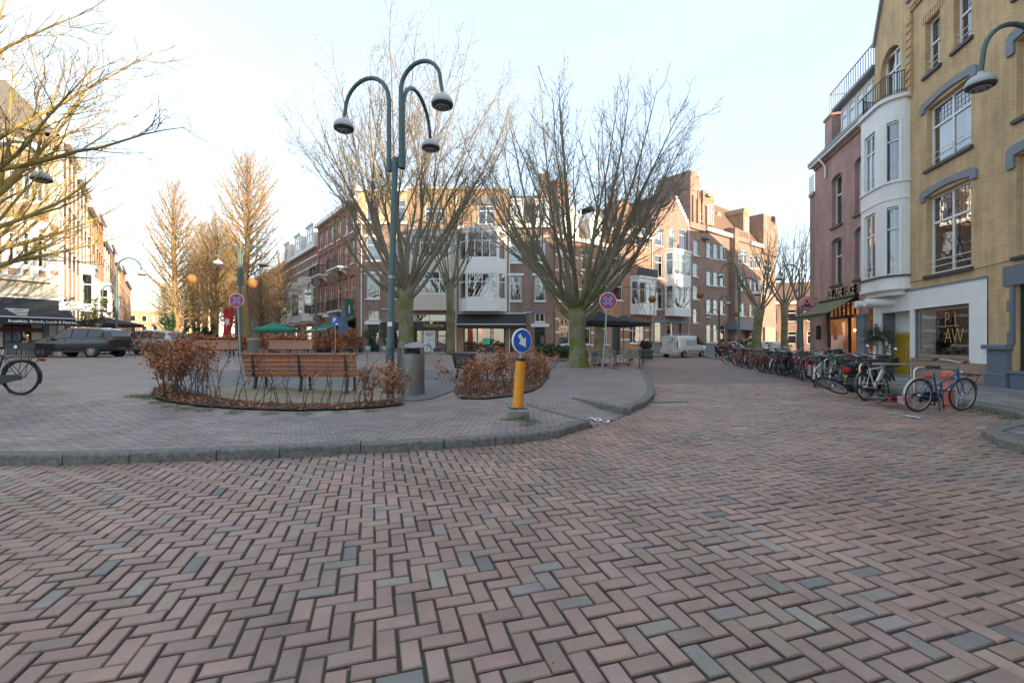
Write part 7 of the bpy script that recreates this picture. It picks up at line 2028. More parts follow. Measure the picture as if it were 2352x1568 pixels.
def piece(name, key, fn, mat, parent, loc=None):
    me = cached(key, fn)
    if not me.materials: me.materials.append(None)
    o = bpy.data.objects.new(name, me); COL.objects.link(o); o.parent = parent
    o.material_slots[0].link = 'OBJECT'; o.material_slots[0].material = mat
    if loc is not None: o.location = loc
    return o
def ring(r, rt, n=30, k=6):
    def f():
        m = MB(); m.tube([(r*math.cos(2*math.pi*i/n), 0, r*math.sin(2*math.pi*i/n)) for i in range(n)], rt, k, closed=True); return m
    return f
def spokes_():
    m = MB(); n = 26
    for i in range(n):
        a = 2*math.pi*i/n; b = a+(.5 if i % 2 else -.5); y = .03 if i % 2 else -.03
        m.tube([(.025*math.cos(b), y, .025*math.sin(b)), (.318*math.cos(a), 0, .318*math.sin(a))], .0016, 3, cap=False)
    m.lathe([(0,-.045),(.022,-.045),(.022,.045),(0,.045)], 10, axis='Y'); return m
def guard_(a0, a1, r=.368):
    def f():
        m = MB(); n = 14; prev = None
        for i in range(n+1):
            a = a0+(a1-a0)*i/n; row = [((r-.006*abs(y)*40)*math.cos(a), y, (r-.006*abs(y)*40)*math.sin(a)) for y in (-.026,-.013,.013,.026)]
            if prev:
                for q in range(3): m.quad(prev[q], prev[q+1], row[q+1], row[q])
            prev = row
        return m
    return f
def frame_(style):
    RA, BB, ST, HT, HB = (-.54,0,WR), (-.08,0,.29), (-.20,0,.78), (.38,0,.86), (.41,0,.66)
    def f():
        m = MB(); t = .0165
        m.tube([BB, ST], .017, 8); m.tube([HT, HB], .021, 8)
        if style == 'diamond':
            m.tube([(-.19,0,.75), (.385,0,.83)], t, 8); m.tube([BB, (.405,0,.69)], .02, 8)
        elif style == 'mixte':
            m.tube([(-.15,0,.52), (.39,0,.80)], t, 8); m.tube([BB, (.405,0,.69)], .02, 8)
        elif style == 'ebike':
            m.tube([(-.19,0,.76), (.37,0,.80)], .024, 8); m.bar((-.07,0,.30), (.395,0,.72), .05, .075)
        else:
            m.tube([BB, (.10,0,.36), (.30,0,.56), (.405,0,.70)], .021, 8); m.tube([(-.13,0,.46), (.05,0,.44), (.22,0,.56), (.39,0,.80)], .013, 7)
        for y in (-.055, .055):
            m.tube([(BB[0], y*.6, BB[2]), (RA[0], y, RA[2])], .010, 6); m.tube([(ST[0], y*.4, ST[2]-.03), (RA[0], y, RA[2])], .009, 6)
        return m
    return f
def fork_():
    m = MB()
    m.tube([(.375,0,.88),(.41,0,.68)], .017, 8)
    for y in (-.05, .05): m.tube([(.412,y*.8,.68),(.44,y,.55),(.50,y,.40),(.54,y,WR)], .011, 6)
    return m
def bars_(kind):
    def f():
        m = MB(); m.tube([(.40,0,.84),(.37,0,.98)], .013, 7)
        if kind == 'flat': m.tube([(.38,0,.98),(.44,0,1.0)], .014, 6); m.tube([(.43,-.30,1.0),(.44,0,1.0),(.43,.30,1.0)], .012, 6)
        else: m.tube([(.13,-.29,1.04),(.24,-.26,1.06),(.37,-.13,1.04),(.39,0,1.0),(.37,.13,1.04),(.24,.26,1.06),(.13,.29,1.04)], .012, 7)
        return m
    return f
def grips_(kind):
    def f():
        m = MB()
        for y in (-1, 1):
            if kind == 'flat': m.tube([(.43,y*.19,1.0),(.43,y*.31,1.0)], .018, 7)
            else: m.tube([(.12,y*.292,1.038),(.23,y*.263,1.058)], .019, 7)
        return m
    return f
def saddle_():
    m = MB(); st = [(-.33,.085,.93),(-.30,.105,.945),(-.24,.10,.94),(-.16,.05,.93),(-.08,.028,.93),(-.055,.015,.925)]
    vs = []; n = 10
    for x, w, z in st:
        for k in range(n): a = 2*math.pi*k/n; vs.append((x, w*math.cos(a), z-.01+.035*math.sin(a)*(1 if math.sin(a) < 0 else .7)))
    m._add(vs, [(i*n+k, i*n+(k+1) % n, (i+1)*n+(k+1) % n, (i+1)*n+k) for i in range(len(st)-1) for k in range(n)], 0, True)
    m._add(vs[:n], [tuple(range(n))]); m._add(vs[-n:], [tuple(range(n))]); return m
def post_():
    m = MB(); m.tube([(-.195,0,.76),(-.225,0,.92)], .012, 7); return m
def rack_():
    m = MB()
    for y in (-.07, .07): m.tube([(-.20,y*.6,.70),(-.32,y,.745),(-.86,y,.745)], .008, 5); m.tube([(-.80,y,.745),(-.54,y,WR)], .007, 5); m.tube([(-.6,y,.745),(-.54,y,WR)], .006, 5)
    for x in (-.4,-.55,-.7,-.86): m.tube([(x,-.07,.745),(x,.07,.745)], .007, 5)
    m.tube([(-.34,0,.745),(-.86,0,.745)], .006, 5); return m
def crank_():
    m = MB(); m.lathe([(0,.058),(.09,.058),(.095,.054),(.09,.05),(0,.05)], 20, (-.08,0,.29), axis='Y')
    m.bar((-.08,.075,.29),(-.03,.075,.125),.014,.022); m.bar((-.08,-.075,.29),(-.13,-.075,.455),.014,.022)
    m.box((-.03,.13,.12),(.09,.09,.022)); m.box((-.13,-.13,.46),(.09,.09,.022)); return m
def chaincase_():
    m = MB(); m.prism([(-.17,.20),(-.02,.20),(.03,.27),(.02,.36),(-.05,.40),(-.55,.40),(-.60,.36),(-.58,.30),(-.5,.29)], .045, .075, 'Y'); return m
def stand_():
    m = MB(); m.tube([(-.12,-.05,.27),(-.20,-.16,.03)], .010, 6); return m
def crate_(x0, x1, w, z0, z1, nsl=4):
    def f():
        m = MB(); t = .012
        m.ext(x0, x1, -w, w, z0, z0+t)
        for y in (-w, w-t): m.ext(x0, x1, y, y+t, z0+(z1-z0)*.5, z1)
        for x in (x0, x1-t): m.ext(x, x+t, -w+t, w-t, z0+(z1-z0)*.5, z1)
        n = 11
        for k in range(n+1):
            xx = x0+(x1-x0-t)*k/n
            for y in (-w, w-t): m.ext(xx, xx+.008, y+.002, y+t-.002, z0, z0+(z1-z0)*.5)
            yy = -w+(2*w-t)*k/n
            for x in (x0, x1-t): m.ext(x+.002, x+t-.002, yy, yy+.008, z0, z0+(z1-z0)*.5)
        for z in (z0+(z1-z0)*.2, z0+(z1-z0)*.36):
            for y in (-w, w-t): m.ext(x0, x1, y+.001, y+t-.001, z, z+.01)
        m.ext(x0-.008, x1+.008, -w-.008, -w+.004, z1-.02, z1+.004); m.ext(x0-.008, x1+.008, w-.004, w+.008, z1-.02, z1+.004)
        return m
    return f
def lamp_():
    m = MB(); m.lathe([(0,.46),(.03,.47),(.036,.51),(.0,.515)], 12, (0,0,.80), axis='X'); return m
def tail_():
    m = MB(); m.cbox((-.90,0,.68),(.04,.10,.05),.01); return m
def bag_():
    m = MB()
    for y in (-.16, .09): m.cbox((-.62,y+.035,.53),(.36,.10,.34),.02)
    return m
def bike(label, loc, yaw, style='omafiets', col='black', bars='swept', guard='black', rim='rim', lean=4, rack=True, crate=None, bag=None, seat='saddle', group='bicycles parked along the right-hand kerb', fallen=False, steer=0, z=0, chain=True, tilt_axis=None, fronts=True, grip='saddle', scale=1.0):
    t = thing('bicycle', label, 'bicycle', (loc[0], loc[1], z), yaw, group)
    if fallen:
        t.rotation_euler = (R(fallen if fallen is not True else 84), 0, yaw); t.location.z = z+.09
    else: t.rotation_euler = (R(lean), 0, yaw)
    if scale != 1: t.scale = (scale,)*3
    pm = PM[col]
    piece('frame', 'frame_'+style, frame_(style), pm, t)
    for nm, x in (('rear_wheel', -.54), ('front_wheel', .54)):
        w = piece(nm, 'tyre', ring(WR-.02, .020), M['tyre'], t, (x, 0, WR))
        if nm == 'front_wheel' and steer:
            w.rotation_euler = (0, 0, R(steer))
        piece('rim', 'rim', ring(WR-.045, .011, 30, 5), M[rim] if rim in M else PM[rim], w); piece('spokes', 'spokes', spokes_, M['chrome'], w)
    piece('fork', 'fork', fork_, pm, t)
    piece('handlebar', 'bars_'+bars, bars_(bars), M['chrome'] if bars == 'swept' else M['iron'], t)
    piece('grips', 'grips_'+bars, grips_(bars), M[grip], t)
    piece('saddle', 'saddle', saddle_, M[seat], t); piece('seat_post', 'post', post_, M['chrome'], t)
    piece('crank', 'crank', crank_, M['chrome'] if style == 'diamond' else M['iron'], t); piece('kickstand', 'stand', stand_, M['iron'], t)
    if guard != 'none':
        gm_ = PM[guard] if guard in PM else M[guard]
        piece('rear_mudguard', 'guard_r', guard_(R(20), R(200)), gm_, t, (-.54, 0, WR)); piece('front_mudguard', 'guard_f', guard_(R(15), R(165)), gm_, t, (.54, 0, WR))
    if chain: piece('chain_case', 'chaincase', chaincase_, M['black'], t)
    if rack: piece('luggage_rack', 'rack', rack_, M['iron'], t); piece('tail_light', 'tail', tail_, M['redlight'], t)
    piece('headlight', 'lamp', lamp_, M['chrome'], t)
    if crate:
        kind, cm = crate
        if kind == 'front':
            piece('front_crate', 'crate_front', crate_(.46,.82,.20,.80,1.02), cm, t); piece('front_carrier', 'fcar', lambda: MB().tube([(.46,-.12,.80),(.54,-.10,WR)], .008, 5).tube([(.46,.12,.80),(.54,.10,WR)], .008, 5).tube([(.44,0,.78),(.82,0,.79)], .01, 5), M['iron'], t)
        else: piece('rear_crate', 'crate_rear', crate_(-.95,-.42,.20,.77,1.0), cm, t)
    if bag: piece('pannier_bag', 'bag', bag_, bag, t)
    return t

# left edge: dark e-bike with a black crate on its rear carrier, only its rear half in the frame
g = G(45, 908)
lb = bike('dark blue-black city bicycle with a black plastic crate, cut by the left frame edge', (g[0]-.50, g[1]-.02, 0), R(184), 'ebike', 'navy', 'flat', 'black', 'black', 2, True, ('rear', M['crate_black']), group='bicycles away from the kerb', z=g[2])
lb.rotation_euler.z = R(180+4)
lb.location.x = g[0]-.54
m = MB(); m.lathe([(0,-.214),(.032,-.214)], 16, (-.62,0,.93), axis='Y'); m._add([( -.62+.032*math.cos(a), -.2145, .93+.032*math.sin(a)) for a in np.linspace(0, 2*math.pi, 17)[:-1]], [tuple(range(16))]); o = m.build('round_badge', M['signwhite'], lb)
m = MB(); m._add([( -.62+.032*math.cos(a), .2145, .93+.032*math.sin(a)) for a in np.linspace(0, 2*math.pi, 17)[:-1]], [tuple(range(16))]); m.build('round_badge', M['signwhite'], lb)

# the near right-hand group
g = P(2163, 946)
bb = bike('blue mixte bicycle with silver mudguards and white rims beside the red hydrant', (g[0], g[1], 0), R(9), 'mixte', 'blue', 'swept', 'rim', 'rim', 3, False, None, z=.0, chain=True)
bb.location = (g[0]-.02, g[1]+.02, .01)
piece('tail_light', 'tail2', lambda: MB().cbox((-.33,0,.72),(.05,.09,.06),.01), M['redlight'], bb)
piece('front_carrier', 'fcar2', lambda: MB().tube([(.44,-.13,.74),(.80,-.13,.76),(.80,.13,.76),(.44,.13,.74)], .009, 5).tube([(.80,-.1,.76),(.56,-.07,WR)], .007, 5).tube([(.80,.1,.76),(.56,.07,WR)], .007, 5).tube([(.5,0,.745),(.8,0,.76)], .008, 5).tube([(.62,-.13,.75),(.62,.13,.75)], .008, 5), M['iron'], bb)
# white-framed bike behind, two fallen bikes
g = P(2050, 925)
bike('white-framed bicycle with thick tyres leaning at the second steel rack', (g[0]+.10, g[1]+.55, 0), R(26), 'ebike', 'white', 'flat', 'black', 'black', -7, False, ('front', M['crate_black']), z=.0, steer=25)
fbk = bike('black bicycle lying flat on the paving with a small pink bag on its rack', (8.55, 10.62, 0), R(24), 'omafiets', 'black', 'flat', 'black', 'grey', 0, True, None, fallen=97, z=-.02)
fbk.rotation_euler = (R(84), 0, R(24)); fbk.location.z = .16
piece('rack_bag', 'pinkbox', lambda: MB().cbox((-.68,-.02,.835),(.22,.17,.16),.02), PM['pink'], fbk)
bike('second black bicycle fallen over against the steel rack', (8.75, 11.45, 0), R(200), 'mixte', 'black', 'swept', 'black', 'grey', 0, True, None, fallen=62, z=.06)
# the row
M['greencrate'] = plain('green_plastic_crate', (.012,.075,.04), .5, var=.1)
M['seatbrown'] = plain('brown_saddle', (.18,.08,.04), .55)
row = [ # d, y (pixel of the near wheel foot), yaw, style, colour, kwargs, label
 (1978,902,38,'mixte','navy',dict(seat='saddle',guard='black'),'dark navy bicycle between the scooter and the steel rack'),
 (1945,898,44,'omafiets','cream',dict(guard='cream',rim='rim',bag=None,crate=('front',M['crate_black'])),'cream bicycle with a dark front crate and pale mudguards'),
 (1905,893,50,'omafiets','mint',dict(guard='mint',crate=('front',M['greencrate'])),'mint bicycle carrying a green front crate'),
 (1872,888,52,'omafiets','black',dict(guard='white',bag=PM['grey']),'black step-through with grey panniers and a white mudguard'),
 (1845,874,48,'diamond','red',dict(guard='none',rack=False,chain=False,bars='flat'),'red sports bicycle without mudguards'),
 (1830,869,44,'omafiets','white',dict(guard='black',crate=('front',M['crate_black'])),'white step-through with a black front crate'),
 (1808,864,40,'omafiets','black',dict(guard='black',bag=PM['navy']),'black bicycle with navy panniers'),
 (1790,862,38,'mixte','teal',dict(guard='black'),'teal mixte bicycle with black mudguards'),
 (1775,858,36,'omafiets','black',dict(guard='rim',rim='rim'),'black bicycle with bright metal mudguards'),
 (1762,856,34,'omafiets','grey',dict(guard='rim',rim='rim'),'grey bicycle with bright metal mudguards'),
 (1748,852,32,'mixte','blue',dict(guard='black'),'mid-blue mixte bicycle in the middle of the row'),
 (1722,846,30,'omafiets','navy',dict(guard='none',bag=PM['pink']),'dark bicycle with a big pink pannier bag'),
 (1690,840,24,'mixte','red',dict(guard='none',rim='black'),'red mixte bicycle second from the far end of the row'),
 (1668,836,20,'omafiets','grey',dict(guard='black'),'grey bicycle at the far end of the row'),
]
for d, y, yaw, st, colr, kw, lb_ in row:
    g = P(d, y); a = R(yaw)
    # the pixel is the foot of the rear wheel: the bicycle reaches from there towards the kerb
    bike(lb_, (g[0]+.54*math.cos(a), g[1]+.54*math.sin(a), 0), a, st, colr, kw.pop('bars', 'swept'), lean=rnd.uniform(-6, 7), steer=rnd.uniform(-18, 22), **kw)
# second line of bikes packed nearer the wall
row2 = [('black','omafiets',dict(crate=('front',M['crate_black'])),'black bicycle with a black crate standing under the awning tip'),('mint','omafiets',dict(),'pale mint step-through packed behind the red bicycle'),('brown','mixte',dict(seat='seatbrown'),'brown bicycle with a tan saddle in the second line'),
 ('black','diamond',dict(bars='flat'),'black sports bicycle in the second line'),('red','omafiets',dict(),'red step-through wedged in the second line'),('navy','omafiets',dict(crate=('rear',M['crate_black'])),'navy bicycle with a black rear crate'),('white','mixte',dict(),'white mixte bicycle in the second line'),
 ('teal','omafiets',dict(bag=PM['brown']),'teal bicycle with brown panniers'),('black','omafiets',dict(bag=PM['teal']),'black bicycle with teal panniers'),('orange','mixte',dict(),'orange mixte bicycle far down the row'),('grey','diamond',dict(bars='flat'),'grey sports bicycle far down the row'),('green','omafiets',dict(),'green step-through far down the row'),
 ('black','mixte',dict(),'black mixte bicycle near the lamp post foot'),('red','omafiets',dict(bag=PM['red']),'red bicycle with red panniers near the lamp post foot')]
for i, (colr, st, kw, lb_) in enumerate(row2):
    y = 14.4+i*.98+rnd.uniform(-.2,.2); x = kerb_x(y)-.45+rnd.uniform(-.25,.25)
    bike(lb_, (x, y, 0), R(rnd.uniform(20, 60)), st, colr, kw.pop('bars', 'swept'), lean=rnd.uniform(-9, 9), steer=rnd.uniform(-25, 25), z=.02 if x < kerb_x(y) else .1, **kw)
row3 = [('black','omafiets',dict(crate=('front',M['crate_black'])),'dark bicycle against the juice bar window'),('cream','mixte',dict(seat='seatbrown'),'cream bicycle against the juice bar window'),('teal','omafiets',dict(),'teal bicycle beside the thin post under the awning'),('black','mixte',dict(),'black bicycle on the pavement by the brick corner'),('blue','omafiets',dict(bag=PM['blue']),'blue bicycle with blue panniers by the brick corner'),('grey','omafiets',dict(),'grey bicycle on the pavement past the corner')]
for i, (colr, st, kw, lb_) in enumerate(row3):
    y = 18.2+i*1.45; x = kerb_x(y)+.75+rnd.uniform(-.2,.3)
    bike(lb_, (x, y, 0), R(rnd.uniform(30, 80)), st, colr, lean=rnd.uniform(-8, 8), steer=rnd.uniform(-20, 20), z=.115, **kw)
# bikes elsewhere
g = G(985, 818); bike('dark bicycle parked by the white poster panel shop door', (g[0]-.2, g[1]+3, 0), R(170), 'omafiets', 'black', group='bicycles away from the kerb', z=gz(g[0], g[1]+3))
g = G(345, 808); bike('grey bicycle standing in front of the silver car', (g[0], g[1], 0), R(8), 'omafiets', 'grey', group='bicycles away from the kerb', z=g[2])
g = G(1118, 816); gbk = bike('delivery bicycle with a bright green cube bag in front of the black awning shop', (g[0], g[1]+4, 0), R(60), 'mixte', 'teal', group='bicycles away from the kerb', z=gz(g[0], g[1]+4))
dbg = thing('delivery_bag', 'bright green cube delivery bag on the bicycle before the black awning shop', 'bag', (g[0]-.25, g[1]+3.6, gz(g[0], g[1]+4)+.74), R(60))
m = MB(); m.cbox((0,0,.24),(.46,.46,.46),.03); m.build('bag_body', plain('green_bag', (.03,.55,.26), .6, var=.08), dbg); m = MB(); m.cbox((0,0,.485),(.47,.47,.03),.01); m.build('lid', plain('green_bag_lid', (.02,.42,.2), .6), dbg)
for k in (0, 1, 2):
    x = -22.5+k*1.3; bike(('dark bicycle','teal bicycle','black step-through')[k]+' parked behind the dark car', (x-1.5, 29.6, 0), R(5+10*k), 'omafiets', ('black','teal','black')[k], group='bicycles away from the kerb', z=hfun(x, 29.6))

# ---- steel bike racks, hydrant
def rack_stand(label, d0, y0, d1, Y, h=.84):
    a = Vector((*P(d0, y0), 0)); u = Vector((.971, -.239, 0)) if d1 is None else (Vector((*P(*d1), 0))-a).normalized()
    t = thing('bike_rack', label, 'bike rack', (a.x, a.y, .0), math.atan2(u.y, u.x), 'steel bike racks'); L = Y
    pts = [(0,0,-.05),(0,0,h-.09)]+[(.09-.09*math.cos(q), 0, h-.09+.09*math.sin(q)) for q in (.4,.8,1.2,1.57)]+[(L-.09,0,h)]+[(L-.09+.09*math.sin(q), 0, h-.09+.09*math.cos(q)) for q in (.4,.8,1.2,1.57)]+[(L,0,-.05)]
    m = MB(); m.tube(pts, .028, 10); m.build('hoop', M['stainless'], t); m = MB(); m.tube([(.02,0,h*.45),(L-.02,0,h*.45)], .022, 8); m.build('cross_tube', M['stainless'], t)
    return t
rack_stand('steel hoop rack behind the blue bicycle', 2100, 934, None, .78, .86)
rack_stand('steel hoop rack over the fallen black bicycles', 1975, 915, None, 1.1, .88)
rack_stand('steel hoop rack between the green-crate and cream bicycles', 1895, 886, None, 1.1, .88)
rack_stand('steel hoop rack hidden deep in the bicycle row', 1835, 868, None, 1.1, .88)
g = P(2178, 925, .08)
hy = thing('fire_hydrant', 'faded red fire hydrant with a metal side cap behind the blue bicycle', 'hydrant', (g[0]+.12, g[1]+.12, .02), R(10)); hy.scale = (.86,.86,.88)
M['hydred'] = plain('faded_hydrant_red', (.55,.155,.095), .6, var=.15, scale=6)
m = MB(); m.lathe([(.0,-.1),(.135,-.1),(.135,.03),(.115,.05),(.105,.06),(.105,.38),(.115,.39),(.115,.42),(.105,.43),(.108,.72),(.125,.76),(.135,.80),(.125,.85),(.07,.88),(.0,.885)], 22); m.build('barrel', M['hydred'], hy)
m = MB(); m.lathe([(.0,.08),(.06,.08),(.06,.14),(.0,.14)], 14, (0,0,.73), axis='Y'); m.lathe([(0,-.08),(.055,-.08),(.055,-.15),(0,-.15)], 14, (0,0,.73), axis='X'); m.build('outlet', M['hydred'], hy)
m = MB(); m.lathe([(.0,.17),(.055,.17),(.07,.155),(.075,.10),(.06,.08),(.0,.08)], 16, (.02,-.25,.73), axis='Y'); m.lathe([(.0,-.09),(.07,-.09),(.085,-.12),(.085,-.19),(.06,-.21),(.03,-.21),(.03,-.24),(0,-.24)], 18, (0,0,.74), axis='Y'); m.build('cap', M['steel'], hy)
for z in (.2, .26, .32): m = MB(); m.lathe([(.106,z-.012),(.112,z),(.106,z+.012)], 20); m.build('ridge', M['hydred'], hy)

# ================================================================== motor scooters and cars
M['carblack'] = plain('black_bodywork', (.015,.016,.018), .22, var=.05, coat=.6)
M['carglass'] = plain('dark_car_glass', (.02,.024,.027), .06, var=.0, spec=.9)
M['clear'] = glassmat('clear_screen', (.86,.88,.87), 1.3, rmin=.03)
M['headlamp'] = plain('headlamp_lens', (.6,.62,.62), .12, var=0)
M['amber'] = plain('amber_lens', (.6,.2,.02), .25, var=0)
def scooter(label, loc, yaw, screen=True, body='carblack', z=0, lean=6):
    t = thing('motor_scooter', label, 'scooter', (loc[0], loc[1], z), yaw, 'motor scooters'); t.rotation_euler = (R(lean), 0, yaw)
    for nm, x in (('rear_wheel', -.62), ('front_wheel', .62)):
        m = MB(); m.tube([(.185*math.cos(a), 0, .185*math.sin(a)) for a in np.linspace(0, 2*math.pi, 19)[:-1]], .058, 8, closed=True); w = m.build(nm, M['tyre'], t); w.location = (x, 0, .24)
        m = MB(); m.lathe([(0,-.04),(.13,-.045),(.14,0),(.13,.045),(0,.04)], 16, axis='Y'); m.build('rim', M['steel'], w)
    m = MB(); n = 12
    def loft(st):
        vs = []
        for x, w, z0, z1 in st:
            for k in range(n): a = 2*math.pi*k/n; vs.append((x, w*math.copysign(abs(math.cos(a))**.6, math.cos(a)), (z0+z1)/2+(z1-z0)/2*math.copysign(abs(math.sin(a))**.7, math.sin(a))))
        m._add(vs, [(i*n+k, i*n+(k+1) % n, (i+1)*n+(k+1) % n, (i+1)*n+k) for i in range(len(st)-1) for k in range(n)], 0, True); m._add(vs[:n], [tuple(range(n))]); m._add(vs[-n:], [tuple(range(n))])
    loft([(-.92,.05,.62,.70),(-.80,.13,.45,.74),(-.55,.17,.38,.76),(-.25,.17,.30,.74),(-.12,.15,.25,.55)]); loft([(-.15,.15,.22,.32),(.35,.15,.22,.32)]); m.build('body', M[body], t)
    m = MB(); loft([(.32,.18,.25,.45),(.38,.20,.3,.85),(.44,.17,.5,.95),(.50,.10,.6,.90)]); m.build('leg_shield', M[body], t)
    m = MB(); loft([(.40,.07,.30,.44),(.55,.08,.40,.52),(.72,.08,.40,.50),(.88,.05,.30,.40)]); m.build('front_mudguard', M[body], t)
    m = MB(); m.cbox((-.42,0,.80),(.72,.27,.10),.03); m.build('seat', M['saddle'], t)
    m = MB(); m.tube([(.50,0,.45),(.42,0,.98)], .03, 8); m.tube([(.36,-.33,1.06),(.42,-.1,1.03),(.42,.1,1.03),(.36,.33,1.06)], .016, 7); m.build('handlebar', M['iron'], t)
    m = MB(); loft([(.34,.12,.96,1.08),(.44,.14,.93,1.10),(.52,.09,.96,1.07)]); m.build('cowl', M[body], t)
    m = MB(); m.lathe([(0,.53),(.06,.53),(.07,.50),(0,.48)], 14, (0,0,1.02), axis='X'); m.build('headlight', M['headlamp'], t)
    m = MB(); m.cbox((-.94,0,.66),(.05,.20,.10),.01); m.build('tail_light', M['redlight'], t)
    m = MB(); m.box((-.96,0,.46),(.01,.12,.10)); m.build('number_plate', plain('plate_yellow', (.6,.42,.03), .5), t)
    for y in (-1, 1):
        m = MB(); m.tube([(.38,y*.26,1.05),(.36,y*.36,1.24)], .007, 5); m.lathe([(0,.0),(.06,.005),(.055,.02),(0,.025)], 12, (.35,y*.38,1.27), axis='X'); m.build('mirror', M['chrome'], t)
        m = MB(); m.box((-.6+.0*y, y*.17, .60), (.07,.02,.04)); m.build('indicator', M['amber'], t)
    if screen:
        m = MB(); P_ = []
        for z_, x_, w_ in ((.95,.50,.20),(1.15,.48,.27),(1.40,.40,.27),(1.58,.32,.22),(1.66,.28,.12)): P_.append([(x_-.10*(q/3)**2, w_*q/3, z_) for q in range(-3, 4)])
        for i in range(4):
            for k in range(6): m._add([P_[i][k], P_[i][k+1], P_[i+1][k+1], P_[i+1][k]], [(0,1,2,3)], 0, True)
        m.build('windscreen', M['clear'], t, fix=False)
    return t
g = P(1975, 905); scooter('black scooter with a tall clear windscreen and round mirror among the bicycles', (g[0]+.75, g[1]+.7), R(18), True)
g = P(1663, 824); scooter('black motor scooter parked beyond the far end of the bicycle row', (g[0], g[1]), R(196), False, 'carblack', z=.0)

def car(name, label, cat, loc, yaw, st, paint, wheels, wr, gl, z=0, group=None, extras=None, tw=.84):
    """body lofted through stations (x, z bottom, z belt, z roof, half widths bottom, belt, roof)"""
    t = thing(name, label, cat, (loc[0], loc[1], z), yaw, group)
    rings = []
    for x, zb, zl, zr, wb, wl, wr_ in st:
        hf = [(0,zb),(wb*.85,zb),(wb,zb+.10),(wl,(zb+zl)*.5+.08),(wl*.985,zl),(wr_*1.04,zr-.07*(zr > zl+.1)),(wr_*.88,zr),(0,zr+.015)]
        rings.append([(x, y, zz) for y, zz in hf]+[(x, -y, zz) for y, zz in hf[-2:0:-1]])
    n = len(rings[0]); m = MB()
    vs = [v for r_ in rings for v in r_]
    m._add(vs, [(i*n+k, i*n+(k+1) % n, (i+1)*n+(k+1) % n, (i+1)*n+k) for i in range(len(rings)-1) for k in range(n)], 0, True)
    m._add(rings[0], [tuple(range(n))]); m._add(rings[-1], [tuple(range(n))[::-1]])
    body = m.build('body', paint, t)
    md = body.modifiers.new('bevel', 'SUBSURF'); md.levels = md.render_levels = 1
    def glass(i, k, nm, sh=.06, off=.012, full=None):
        a, b, c, d = [Vector(q) for q in (rings[i][k], rings[i][k+1 if k+1 < n else 0], rings[i+1][k+1 if k+1 < n else 0], rings[i+1][k])]
        cen = (a+b+c+d)/4; nrm = (c-a).cross(d-b).normalized()
        if nrm.dot(cen-Vector((cen.x*.7, 0, .9))) < 0: nrm.negate()
        m = MB(); m._add([tuple(q+(cen-q)*sh*1.6+nrm*off) for q in (a, b, c, d)], [(0,1,2,3)]); m.build(nm, M['carglass'], t)
    for i in gl['side']:
        glass(i, 4, 'side_window'); glass(i, n-5, 'side_window')
    for i, nm in gl['screen']:
        a, b = rings[i], rings[i+1]
        L = [Vector(a[k]) for k in (5,6,8,9)]; H_ = [Vector(b[k]) for k in (5,6,8,9)]
        pts = [L[0].lerp(L[3], .06), L[0].lerp(L[3], .94), H_[0].lerp(H_[3], .94), H_[0].lerp(H_[3], .06)]
        q = [p_ for p_ in pts]; cen = sum(q, Vector())/4; nrm = (q[2]-q[0]).cross(q[3]-q[1]).normalized(); nrm = nrm if nrm.z > 0 else -nrm
        m = MB(); m._add([tuple(p_+(cen-p_)*.06+nrm*.035) for p_ in q], [(0,1,2,3)]); m.build(nm, M['carglass'], t)
    for x in wheels:
        for y in (-1, 1):
            m = MB(); m.lathe([(wr+.055,-.02),(wr+.055,.012),(wr*.4,.013),(wr*.4,-.02)], 26, axis='Y'); o = m.build('wheel_arch', M['black'], t); o.location = (x, y*(tw+.075), wr)
            m = MB(); m.lathe([(0,-.11),(wr*.8,-.11),(wr*.97,-.09),(wr,0),(wr*.97,.09),(wr*.8,.11),(wr*.66,.10),(wr*.62,.06)], 26, axis='Y'); w = m.build('wheel', M['tyre'], t); w.location = (x, y*tw, wr)
            if y < 0: w.rotation_euler = (0, 0, math.pi)
            m = MB()
            for k in range(10):
                a = 2*math.pi*k/10; m.bar((wr*.1*math.cos(a), .085, wr*.1*math.sin(a)), (wr*.63*math.cos(a), .085, wr*.63*math.sin(a)), .035, .035)
            m.lathe([(wr*.60,.07),(wr*.66,.105),(wr*.68,.07)], 24, axis='Y'); m.build('rim', M['rim'], w)
    if extras: extras(t)
    return t
def suv_bits(front, rear, w):
    def f(t):
        for y in (-1, 1):
            m = MB(); m.cbox((front-.10,y*(w-.16),.78),(.14,.30,.09),.02); m.build('headlight', M['headlamp'], t)
            m = MB(); m.cbox((rear+.06,y*(w-.14),1.0),(.10,.30,.10),.02); m.build('tail_light', M['redlight'], t)
            m = MB(); m.cbox((.75,y*(w+.12),1.06),(.16,.20,.13),.03); m.build('mirror', M['carblack'], t)
            for x in (-.98,.06,1.02): m = MB(); m.box((x,y*(w+.037),.78),(.014,.012,.56)); m.build('door_gap', M['black'], t)
            m = MB(); m.bar((-1.2,y*(w+.012),.36),(1.1,y*(w+.012),.36),.03,.10); m.build('side_skirt', M['black'], t)
            for x in (-.35, .0+.55): m = MB(); m.box((x,y*(w+.022),.92),(.16,.02,.025)); m.build('door_handle', M['carblack'], t)
        for x in (front+.005, rear-.005):
            m = MB(); m.box((x,0,.58),(.02,.50,.11)); m.build('number_plate', plain('plate_yellow', (.6,.42,.03), .5), t)
        m = MB(); m.box((front-.02,0,.66),(.05,1.0,.10)); m.build('grille', M['black'], t)
    return f
